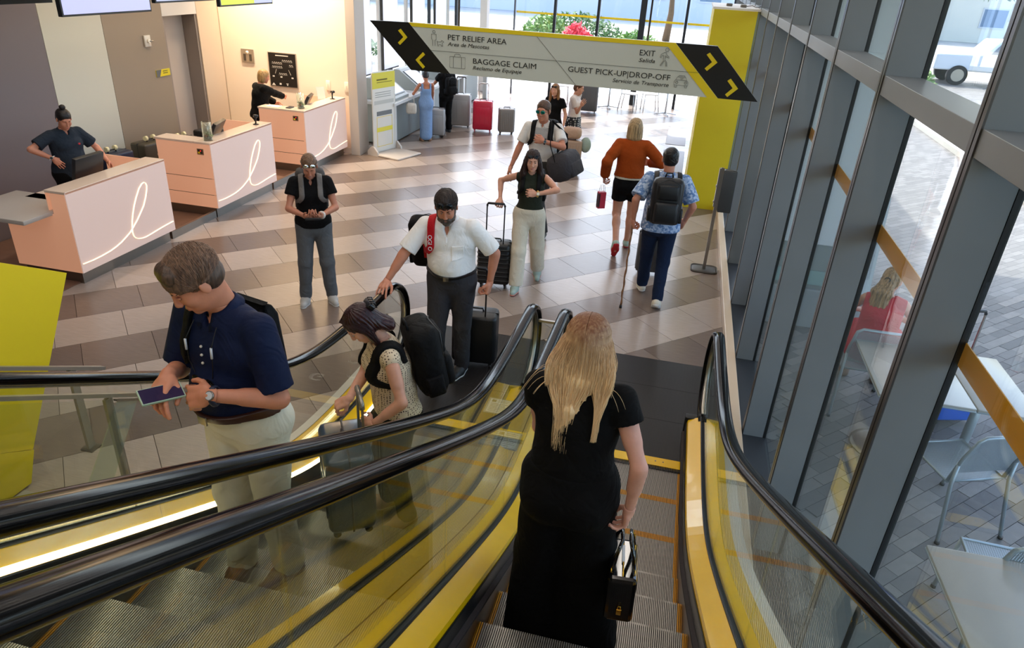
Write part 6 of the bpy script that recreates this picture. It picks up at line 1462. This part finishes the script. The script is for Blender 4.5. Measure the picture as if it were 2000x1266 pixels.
MB().tube([P(0, .118, .30), P(0, .15, .18), P(0, .158, .08), P(0, .150, -.02), P(0, .135, -.09)], .002, 4, flat=(6, 1)).build('button_placket', WSH, b.shirto)
b.patch('shirt_pocket', WSH, .024, -.135, -.045, .13, .235, b.shirto, loose=.008)
for z, y in ((.24, .138), (.17, .153), (.09, .160), (.01, .158)): MB().sphere(P(0, y, z), .005, 8, 6).build('button', mat('button_pearl', '#d8d0c0', .3), b.shirto)
RDS = cloth('strap_red', '#b3121f', .6)
bp_ = backpack(b, PACK, .34, .48, .19, 'black and red backpack hanging from the right shoulder of the bearded man', z0=-.22, sx=(1,), off=.25, x0=.125, mstrap=RDS, sw=.03)
MB().rbox(-.03, .03, .02, .03, 0, .2, .004, M=frame(tuple(b.waist+b.Rt@np.array([.22, -.07, -.02])), tuple(b.Rt@np.array([1., 0, 0])), tuple(b.Rt@np.array([0, 1., 0])))).build('red_panel', RDS, bp_)
_st = [o for o in bp_.children if o.name.startswith('shoulder_strap')][0]; _co = np.array([v.co[:] for v in _st.data.vertices])-b.waist; _co = _co@b.Rt/b.s
for _k, _z in enumerate((.325, .295, .266, .240)):
    _s = _co[(np.abs(_co[:, 2]-_z) < .012) & (np.abs(_co[:, 0]-.125) < .02)]; _y = _s[:, 1].max()+.003; _s2 = _co[(np.abs(_co[:, 2]-_z+.03) < .012) & (np.abs(_co[:, 0]-.125) < .02)][:, 1].max()
    _p = b.waist+b.Rt@np.array([.125, _y, _z])*b.s; _up = nrm(b.Rt@np.array([0, (_y-.003-_s2), .03])); _rt = b.Rt@np.array([-1., 0, 0])
    text_obj('strap_letter', 'OGIO'[_k], .048, frame(tuple(_p+_rt*-.016-_up*.016), tuple(-_up), tuple(_rt)) , mat('cord_white', '#d5dbe0', .5), bp_)
suitcase(-1.56, 5.68, PI+.12, .42, .27, .54, BLC, 'black soft cabin case pulled along by the bearded man', 'pocket', .46, mat('rod_black', '#17171a', .4), z=.004, soft=True)
# ---- 5. woman in the black polo with a phone
p = Figure('woman in a black v-neck polo and grey trousers reading her phone in the open hall', (-3.55, 6.40, 0), PI+.50, H=1.67, build=1.02, female=True, lean=(.05, 0, 0), head=(0, .55, 0), neckf=.03, vx=.009, hvx=.0055, skin=SK3, world=False,
           hands=[(.075, .285, 1.075), (-.075, .285, 1.075)][::-1], poles=[(-.9, -.5, -.6), (.9, -.5, -.6)], feet=[(-.135, 0, .075), (.135, 0, .075)], curl=(.8, .8), thumb=(.1, .1), wrist_R=[((-.3, .1, -.8), (.55, .8, .15)), ((.3, .1, -.8), (-.55, .8, .15))], footdir=(.25, -.25))
p.body(); p.brows('#5a4433'); p.lips('#b07068')
p.shirt(BLK2, sleeve=.50, g=.020, hem=-.03, neck=.056, loose=.012, fold=.003, flare=.014, vneck=.07, seed=13); p.collar(BLK2, h=.028, spread=.02)
p.trousers(cloth('mid_grey', '#5f6265', .8), g=.012, rk=.072, ra=.062, fold=.005, top=.06, seed=14); p.shoes(mat('shoe_light', '#b5b2ac', .7), mat('sole_white', '#d5d5d0', .6))
p.hair(hairmat('light_brown', '#6a4d36'), 'short', amp=.002, extra=lambda F, P, q, R: F.el(P(0, -.125, .02), np.array([.028, .03, .03])*q, R, .01)); sunglasses(p, True, lens=mat('mirror_lens', '#dfe6ea', .05, metal=1)); watch(p, 0, '#e8e6e2', '#e8e6e2')
backpack(p, cloth('pack_grey', '#4d4a48', .7), .30, .44, .16, 'grey backpack worn by the woman in the black polo', mstrap=cloth('strap_grey', '#6d6864', .7), x0=.095, sw=.028)
tag(MB().cbox((0, 0, 0), (.08, .15, .012), Matrix.Translation((-3.55, 6.40, 0)) @ Matrix.Rotation(PI+.50, 4, 'Z') @ rot(.5, 0, 0, (0, .385, 1.075)) @ Matrix.Rotation(PI/2, 4, 'Z')).build('phone', mat('phone_black', '#0d0d10', .2)), 'black phone held sideways by the woman in the black polo', 'phone')
q = p.s; Mt = Matrix([list(k) for k in p.Rt]).to_4x4(); Mt.translation = V(*(p.waist+p.Rt@np.array([-.075, .128, .215])*q)); MB().cbox((0, 0, 0), (.03, .004, .012), Mt).cbox((-.022, 0, 0), (.012, .004, .014), Mt).build('chest_emblem', mat('emblem_blue', '#5fb0e0', .5), p.shirto)
# ---- 6. woman in the green tank top
g = Figure('woman in a dark green tank top and cream trousers walking with a black suitcase', (-1.50, 7.60, 0), PI+.12, H=1.66, build=.96, female=True, lean=(.05, 0, 0), head=(.1, .12, 0), vx=.009, hvx=.0055, skin=SK1,
           hands=[(-1.83, 7.52, 1.06), (-1.39, 7.33, 1.22)], poles=[(.7, -.8, 0), (-1.6, .0, .2)], feet=[(-1.57, 7.42, .075), (-1.42, 7.93, .12)], curl=(1.5, 1.2), thumb=(.8, .6), wrist_R=[((.2, .5, .8), (.2, .8, -.4)), ((-.2, .9, .3), (.9, .2, .1))], foot_pitch=(0, .5), flip=True)
g.body(); g.eyes(); g.brows('#2a1c16'); g.lips('#b5655f')
g.shirt(cloth('dark_green', '#262b20', .8), sleeve=-1, g=.010, hem=.01, neck=.050, loose=.006, fold=.003, name='tank_top', seed=15)
g.trousers(cloth('cream', '#d9d0bb', .85), g=.020, rk=.080, ra=.084, fold=.006, top=.085, seed=16); g.shoes(mat('shoe_sea', '#9fb3a8', .6), mat('sole_coral', '#d98a78', .6))
def ext(F, P, q, R):
    for s in (-1, 1): F.ec(P(s*.075, .0, -.01), P(s*.105, -.005, -.17), (.028*q, .045*q), (.035*q, .04*q), R@np.array([1., 0, 0]), R@np.array([0, 1., 0]), .03); F.rc(P(s*.10, .01, -.16), P(s*.12, .03, -.24), .035*q, .012*q, .03)
    F.ec(P(0, -.06, 0), P(0, -.08, -.2), (.085*q, .045*q), (.09*q, .03*q), R@np.array([1., 0, 0]), R@np.array([0, 1., 0]), .03)
g.hair(hairmat('dark_wavy', '#2b1a15'), 'long', extra=ext, amp=.006); sunglasses(g, True); watch(g, 0, '#c9a050', '#e8dcb8')
backpack(g, PACK, .28, .40, .15, 'black backpack worn by the woman in the green tank top', x0=.095)
suitcase(-1.86, 7.50, PI+.15, .38, .24, .56, BLC, 'black hard cabin case with horizontal ribs, handle held by the woman in green', 'h', .46, mat('rod_black', '#17171a', .4))
# ---- 7. man in the white and grey polo
m_ = Figure('man in a white and grey polo and mirrored sunglasses carrying a large duffel bag', (-1.72, 9.35, 0), PI-.02, H=1.90, build=1.02, lean=(.04, .03, 0), head=(-.15, .08, 0), vx=.010, hvx=.006, skin=SK3,
            hands=[(-2.12, 9.22, .98), (-1.66, 9.02, 1.42)], poles=[(.4, -1, 0), (-1.3, -.2, -.6)], feet=[(-1.62, 9.30, .08), (-1.84, 9.62, .12)], curl=(.6, 1.4), thumb=(.4, .7), wrist_R=[None, ((-.1, .9, .2), (.9, .2, .2))], foot_pitch=(0, .4), flip=True)
m_.body(); m_.brows('#4a3426'); m_.lips('#a86a5c')
m_.shirt(cloth('polo_white', '#d9d6d0', .75), sleeve=.72, g=.012, hem=.02, neck=.056, loose=.008, fold=.004, flare=.016, vneck=.05, seed=17); m_.collar(cloth('polo_white', '#d9d6d0'), h=.035, spread=.03)
Fy = Field(); m_.torso(Fy, .0165, .05, loose=.008); c0 = m_.waist+m_.Rt@np.array([0, 0, .20])*m_.s; c1 = m_.waist+m_.Rt@np.array([0, 0, .335])*m_.s
np_mesh('grey_yoke', [mesh_field(Fy, .010, lambda v, X, Y, Z: np.maximum(np.maximum(np.maximum(v+folds(X, Y, Z, .004, seed=17), np.abs(Z-(c0[2]+c1[2])/2)-(c1[2]-c0[2])/2), np.abs(X-c0[0])-.105), -(Y-c0[1])+.03))], [cloth('polo_grey', '#a19f9c')], m_.shirto)
m_.trousers(cloth('slate', '#3d3d3c', .8), g=.014, rk=.078, ra=.068, fold=.004, top=.08, seed=18); m_.shoes(mat('shoe_dark', '#1d2022', .5), mat('sole_white', '#d5d5d0', .6))
m_.hair(hairmat('short_brown', '#4d3526'), 'short', amp=.002); sunglasses(m_, False, lens=mat('lens_teal', '#1c8f86', .06, metal=.9)); watch(m_, 0, '#1a1a1c')
backpack(m_, PACK, .32, .46, .18, 'black backpack worn by the man in the white and grey polo', x0=.11, sw=.03)
db = empty('duffel_bag', (-1.38, 9.18, .93), PI-.2, 'large dark grey duffel bag hanging at the side of the man in the white polo', 'bag'); DGB = cloth('duffel', '#3a383b', .75)
Mb = rot(0, .38, 0, (0, 0, .16)); MB().rbox(-.17, .17, -.29, .29, -.17, .19, .13, seg=6, M=Mb, rz=.11).build('bag_body', DGB, db); MB().rbox(-.178, -.10, -.2, .2, -.15, .04, .03, M=Mb, rz=.03).build('side_pocket', DGB, db); MB().tube([Mb @ V(0, -.27, .17), Mb @ V(0, 0, .20), Mb @ V(0, .27, .17)], .005, 6).build('zip', BLACK, db)
MB().tube([Mb @ V(.05, -.26, .1), V(.05, -.1, .55), V(.22, .02, .72), V(.15, .2, .45), Mb @ V(0, .27, .1)], .018, 6, flat=(1, .3)).build('shoulder_strap', PACK, db)
# ---- 8, 9. two far women behind him
a = Figure('long-haired woman in a black t-shirt, partly hidden behind the man in the white polo', (-2.27, 13.2, 0), PI-.35, H=1.56, build=.95, female=True, head=(.2, .05, 0), vx=.012, hvx=.0075, skin=SK1)
a.body(); a.shirt(BLK2, sleeve=.5, g=.012, hem=-.03, neck=.055, fold=.003, seed=19); a.trousers(BLKC, g=.012, ra=.06, seed=20); a.shoes(mat('shoe_light', '#b5b2ac', .7))
a.hair(hairmat('caramel', '#8a6038', stripe=50), 'long', amp=.004, extra=lambda F, P, q, R: [F.ec(P(s*.075, .0, -.01), P(s*.09, .02, -.24), (.03*q, .04*q), (.03*q, .03*q), R@np.array([1., 0, 0]), R@np.array([0, 1., 0]), .03) for s in (-1, 1)]); sunglasses(a, True)
c = Figure('woman in a white top and patterned shorts at the back of the hall', (-1.93, 13.45, 0), -PI*.55, H=1.60, build=.95, female=True, head=(0, .2, 0), vx=.012, hvx=.0075, skin=SK1, hands=[(-1.78, 13.2, 1.2), (-2.0, 13.35, 1.60)], poles=[(-.6, -.6, -.6), (.9, .5, .5)], flip=True)
c.body(True); c.shirt(cloth('blush_white', '#ddd0c8'), sleeve=.6, g=.014, hem=-.0, neck=.055, fold=.003, seed=21); c.trousers(dotmat('shorts_pattern', '#17171a', '#c9c6c0', 26), g=.03, to=.45, seed=22, flare=.03, name='shorts'); c.shoes(mat('shoe_light', '#b5b2ac', .7)); c.hair(hairmat('brown_back', '#5a3b28'), 'long', amp=.003)
suitcase(-1.86, 12.92, .15, .40, .27, .64, TANC, 'tan hard suitcase with a bag on top behind the man in the white polo', 'v'); tag(MB().rbox(-2.03, -1.69, 12.80, 13.03, .665, .86, .08, seg=4, rz=.06).build('tote_bag', cloth('tote', '#b89a84')), 'soft beige bag lying on top of the tan suitcase', 'bag'); tag(MB().sphere((-1.60, 12.95, .56), (.10, .09, .14), 16, 10).build('neck_pillow', cloth('sage', '#9fb0a6')), 'pale grey green pillow hanging off the tan suitcase', 'pillow')
# ---- 10. woman in the rust jumper
o_ = Figure('woman in a rust orange jumper and black shorts walking away, seen from behind', (-.53, 9.22, 0), .12, H=1.80, build=.98, female=True, lean=(.02, 0, 0), head=(0, 0, 0), vx=.009, hvx=.006, skin=SK1,
            hands=[(-.84, 9.16, 1.02), (-.30, 9.42, 1.20)], poles=[(-.5, -1, 0), (.8, -.6, -.3)], feet=[(-.58, 8.98, .20), (-.46, 9.42, .08)], foot_pitch=(1.0, 0), curl=(1.3, .9))
o_.body(True); RUST = cloth('rust_knit', '#9a4210', .9, bump=.35)
o_.shirt(RUST, sleeve=1.93, g=.028, hem=.065, neck=.050, loose=.025, fold=.0055, flare=.006, name='jumper', seed=23)
Fv = Field(); o_.torso(Fv, .017, .05, loose=.01); z1_ = o_.pel[2]+.075; np_mesh('undershirt', [mesh_field(Fv, .010, lambda v, X, Y, Z: np.maximum(np.maximum(v, z1_-.035-Z), Z-z1_-.01))], [cloth('undershirt', '#c9c6b4')], o_.root)
o_.trousers(BLKC, g=.012, to=.52, fold=.002, top=.06, seed=24, name='shorts'); o_.shoes(mat('shoe_mint', '#9db5a8', .6), mat('sole_red', '#c8202e', .5))
o_.hair(hairmat('blonde_bob', '#a08660', stripe=60), 'bob', amp=.003, extra=lambda F, P, q, R: F.ec(P(0, -.045, .0), P(0, -.05, -.10), (.092*q, .075*q), (.098*q, .07*q), R@np.array([1., 0, 0]), R@np.array([0, 1., 0]), .03))
r = empty('gift_bag', (-.85, 9.14, .60), .5, 'small red paper bag with white handles held by the woman in rust', 'bag'); MB().box(-.05, .05, -.035, .035, 0, .22).build('bag_body', mat('paper_red', '#c02a45', .5), r, bevel=.003); MB().box(-.051, -.03, -.036, .036, .02, .20).build('dark_side', mat('paper_dark', '#3a1820', .5), r)
for y in (-.03, .03): MB().tube([(-.03, y, .22), (-.02, y*.6, .31), (.02, y*.6, .31), (.03, y, .22)], .003, 6).build('bag_handle', mat('cord_white', '#d5dbe0', .5), r)
# ---- 11. man in the blue shirt with a stick
def camo(name):
    m = mat(name, '#8fa9cc', .8, var=.0); nt = m.node_tree; N = nt.nodes; L = nt.links; tc = N.new('ShaderNodeTexCoord'); v = N.new('ShaderNodeTexVoronoi'); v.inputs['Scale'].default_value = 45; L.new(tc.outputs['Object'], v.inputs['Vector'])
    cr = N.new('ShaderNodeValToRGB'); cr.color_ramp.elements[0].color = (*hexc('#5f7fae'), 1); cr.color_ramp.elements[1].color = (*hexc('#b5c6de'), 1); cr.color_ramp.elements[0].position = .3; cr.color_ramp.elements[1].position = .75; sp = N.new('ShaderNodeSeparateColor'); L.new(v.outputs['Color'], sp.inputs[0]); L.new(sp.outputs[0], cr.inputs[0]); L.new(cr.outputs[0], N['Principled BSDF'].inputs['Base Color']); return m
j = Figure('man in a blue patterned shirt and jeans walking away with a carved walking stick', (-.03, 7.70, 0), .10, H=1.80, build=1.04, lean=(.04, 0, 0), head=(.05, .05, 0), vx=.009, hvx=.006, skin=SK3,
           hands=[(-.33, 7.58, .99), (.22, 7.80, .98)], poles=[(-.6, -1, 0), (.7, -1, 0)], feet=[(-.14, 7.95, .085), (.06, 7.53, .11)], foot_pitch=(0, .55), curl=(1.5, .9), thumb=(.8, .5), wrist_R=[((-.6, -.3, .6), (.1, .2, -1)), None])
j.body(); j.shirt(camo('shirt_blue_print'), sleeve=.85, g=.016, hem=-.09, neck=.056, loose=.015, fold=.004, flare=.026, seed=25, hemflare=.01); j.collar(camo('shirt_blue_print'), h=.03)
j.trousers(cloth('denim_dark', '#16233c', .85, bscale=400), g=.012, rk=.070, ra=.064, fold=.004, top=.06, seed=26); j.shoes(mat('shoe_cream', '#d8d2c0', .6), mat('sole_white', '#d5d5d0', .6)); j.hair(hairmat('near_black', '#171210'), 'short', amp=.002)
backpack(j, mat('pack_leather', '#0e0e10', .45, bump=.1), .33, .50, .17, 'large smooth black backpack worn by the man in the blue shirt', z0=-.10, x0=.12)
r = empty('walking_stick', (-.33, 7.40, 0), 0, 'carved wooden walking stick with a black rubber tip, held by the man in jeans', 'stick'); mb = MB(); WD = mat('wood_cane', '#7a5230', .4, var=.3, vscale=30)
mb.tube([V(.0+.004*math.sin(k*1.3), .19*k/24, .03+.93*k/24) for k in range(25)], [.0105+.0025*math.sin(k*2.1) for k in range(25)], 8).build('shaft', WD, r); MB().cyl((0, 0, 0), .016, .035, 10).build('rubber_tip', BLACK, r); MB().tube([(0, .165, .955), (0, .20, .975), (0, .245, .965)], [.014, .017, .013], 8).build('handle', mat('cane_handle', '#b07a48', .3), r)
suitcase(-.10, 8.55, .1, .34, .22, .56, mat('case_charcoal', '#3c3b3b', .4), 'slim dark suitcase on wheels in front of the man in jeans', 'v')
# ---- 12, 13. two people at the kiosks
d = Figure('woman in a long light blue sleeveless dress standing at a check-in kiosk, seen from behind', (-5.14, 14.25, 0), .55, H=1.42, build=.95, female=True, vx=.010, hvx=.007, skin=SK2, hands=[(-5.42, 14.35, .95), (-5.12, 14.6, .80)], head=(0, .3, 0))
d.body(True); Fd = Field(); d.torso(Fd, .010, .05); S = d.s
Fd.ec(d.pel, d.pel*np.array([1, 1, 0])+np.array([0, 0, .12]), (.165*S, .125*S), (.16*S, .14*S), (1, 0, 0), (0, 1, 0), .05)
def dp(v, X, Y, Z):
    v = v+folds(X, Y, Z, .006, f=18, seed=3, drop=.25); nbz = d.nb[2]; v = np.maximum(v, .035-Z); v = np.maximum(v, Z-(nbz-.02-.10*(np.abs(X-d.nb[0]) < .06))); return np.maximum(v, np.abs(X)-.125*S-.01*(Z < nbz-.2)*10)
np_mesh('dress', [mesh_field(Fd, .009, dp)], [cloth('dress_blue', '#7d9bc4', .8)], d.root); d.shoes(mat('sandal', '#8a6a50', .6)); d.hair(hairmat('black_ponytail', '#16100e'), 'short', amp=.002, extra=lambda F, P, q, R: F.ec(P(0, -.10, .03), P(0, -.13, -.26), (.028*q, .03*q), (.02*q, .012*q), R@np.array([1., 0, 0]), R@np.array([0, 1., 0]), .02))
r = empty('tote_bag', (-5.36, 13.98, .58), .3, 'crumpled white tote bag hanging beside the woman in the blue dress', 'bag'); MB().rbox(-.11, .11, -.05, .05, 0, .22, .045, seg=4, rz=.05).build('bag_body', cloth('tote_white', '#cfcbc3'), r); MB().tube([(-.06, 0, .2), (-.05, 0, .33), (.05, 0, .33), (.06, 0, .2)], .008, 6).build('bag_handle', cloth('tote_white', '#cfcbc3'), r)
k_ = Figure('person in a black t-shirt and black trousers at the kiosks, beside the woman in blue', (-5.04, 15.25, 0), .9, H=1.50, build=1.0, vx=.011, hvx=.008, skin=SK2, hands=[(-5.40, 15.4, .95), (-5.15, 15.6, .95)], head=(0, .3, 0))
k_.body(); k_.shirt(BLK2, sleeve=.6, g=.016, hem=-.08, seed=31); k_.trousers(BLKC, g=.014, ra=.065, seed=32); k_.shoes(mat('shoe_dark', '#1d2022', .5)); k_.hair(hairmat('curly_dark', '#1c1310'), 'short', amp=.006, g=.015)
backpack(k_, PACK, .26, .38, .14, 'black backpack worn by the person in black at the kiosks', z0=-.12)
# ---- 14, 15. desk agents
e = Figure('desk agent in a slate polo with a hair bun and one hand on her hip', (-7.08, 7.02, .012), -PI/2-.35, H=1.66, build=1.20, female=True, lean=(.10, 0, 0), head=(-.1, .45, 0), neckf=.03, vx=.0095, hvx=.0055, skin=SK3, belly=.02,
           hands=[(-7.06, 6.79, 1.10), (-6.74, 7.26, .99)], poles=[(1.4, -.4, .5), (-.8, -.8, -.3)], curl=(.5, .6), wrist_R=[((.5, .7, .3), (-.45, .45, -.75)), None], flip=True)
e.body(); e.brows('#241812'); e.lips('#b3655f'); SG_ = cloth('slate_polo', '#232b35'); e.shirt(SG_, sleeve=.72, g=.014, hem=-.07, loose=.012, fold=.004, flare=.02, vneck=.05, seed=33); e.collar(SG_, h=.03, spread=.03); e.trousers(BLKC, g=.012, seed=34); e.shoes(mat('shoe_dark', '#1d2022', .5)); watch(e, 1, '#e0ddd8')
e.hair(hairmat('bun_black', '#120c0b'), 'short', amp=.0015, extra=lambda F, P, q, R: F.el(P(0, -.035, .145), np.array([.036, .034, .03])*q, R, .008))
Mx = Matrix([list(k) for k in e.Rt]).to_4x4(); Mx.translation = V(*(e.waist+e.Rt@np.array([-.085, .150, .225])*e.s)); MB().sphere((0, 0, 0), (.016, .004, .014), 10, 6, Mx).build('chest_badge', mat('badge_red', '#b01826', .5), e.shirto)
h_ = Figure('desk agent with blonde hair, black blazer and yellow blouse at the farthest desk', (-7.12, 11.30, .012), -.55, H=1.60, build=1.08, female=True, lean=(.14, 0, 0), head=(-.1, .3, 0), neckf=.03, vx=.010, hvx=.006, skin=SK3, hands=[(-7.1, 11.75, .98), (-6.86, 11.95, 1.02)], poles=[(-.6, -.8, -.4), (.6, -.9, -.3)])
h_.body(); h_.lips('#b3655f'); h_.shirt(cloth('mustard', '#8f8a2a'), sleeve=-1, g=.008, hem=0, neck=.05, seed=35, name='blouse', fold=.002); h_.shirt(BLKC, sleeve=1.92, g=.022, hem=-.10, neck=.062, loose=.02, fold=.004, vneck=.16, name='blazer', seed=36); h_.trousers(BLK2, g=.012, seed=37); h_.shoes(mat('shoe_dark', '#1d2022', .5))
h_.hair(hairmat('blonde_agent', '#9a7a4c'), 'bob', amp=.003, extra=lambda F, P, q, R: F.ec(P(0, -.03, .0), P(0, -.035, -.08), (.088*q, .075*q), (.088*q, .06*q), R@np.array([1., 0, 0]), R@np.array([0, 1., 0]), .03))
# ---- 16. seated woman outside
u = Figure('woman in a coral red dress with a long ponytail sitting outside, seen from behind', (1.98, 6.20, .0), -.25, H=1.64, build=1.12, female=True, pelvis=(0, 0, .55), lean=(.18, 0, 0), head=(-.4, .1, 0), vx=.009, hvx=.006, skin=SK1, world=False,
           feet=[(-.14, .42, .08), (.14, .42, .08)], kpoles=[(-.1, 1, .6), (.1, 1, .6)], hands=[(-.16, .38, .72), (.16, .38, .72)], poles=[(-1, -.5, -.3), (1, -.5, -.3)])
u.body(); CR = cloth('coral', '#c23440', .8); u.shirt(CR, sleeve=-1, g=.014, hem=-.05, neck=.075, loose=.02, fold=.004, name='dress_top', seed=38)
Fs = Field(); u.torso(Fs, .014, .05); [u.legf(Fs, i, .035, .09, to=1.35, ra=.07, rk=.085) for i in (0, 1)]; np_mesh('skirt', [mesh_field(Fs, .010, lambda v, X, Y, Z: np.maximum(v+folds(X, Y, Z, .006, seed=5), Z-u.waist[2]))], [CR], u.root); u.shoes(mat('sandal', '#8a6a50', .6))
HU = hairmat('ash_blonde', '#a5835c', stripe=45); u.hair(HU, 'long', amp=.004, extra=lambda F, P, q, R: [F.ec(P(0, -.08, 0), P(.0, -.15, -.12), (.06*q, .04*q), (.095*q, .035*q), R@np.array([1., 0, 0]), R@np.array([0, 1., 0]), .03), F.ec(P(0, -.15, -.12), P(-.03, -.16, -.34), (.095*q, .035*q), (.05*q, .018*q), R@np.array([1., 0, 0]), R@np.array([0, 1., 0]), .03), F.rc(P(.05, -.14, -.2), P(.07, -.14, -.42), .03*q, .01*q, .02)]); MB().tube([V(*(u.hc+u.Rh@np.array([math.cos(t)*.022, -.115+math.sin(t)*.0, .01+math.sin(t)*.018]))) for t in [2*PI*k_2/12 for k_2 in range(12)]], .005, 6, closed=True).build('hair_tie', BLACK, u.hairo)
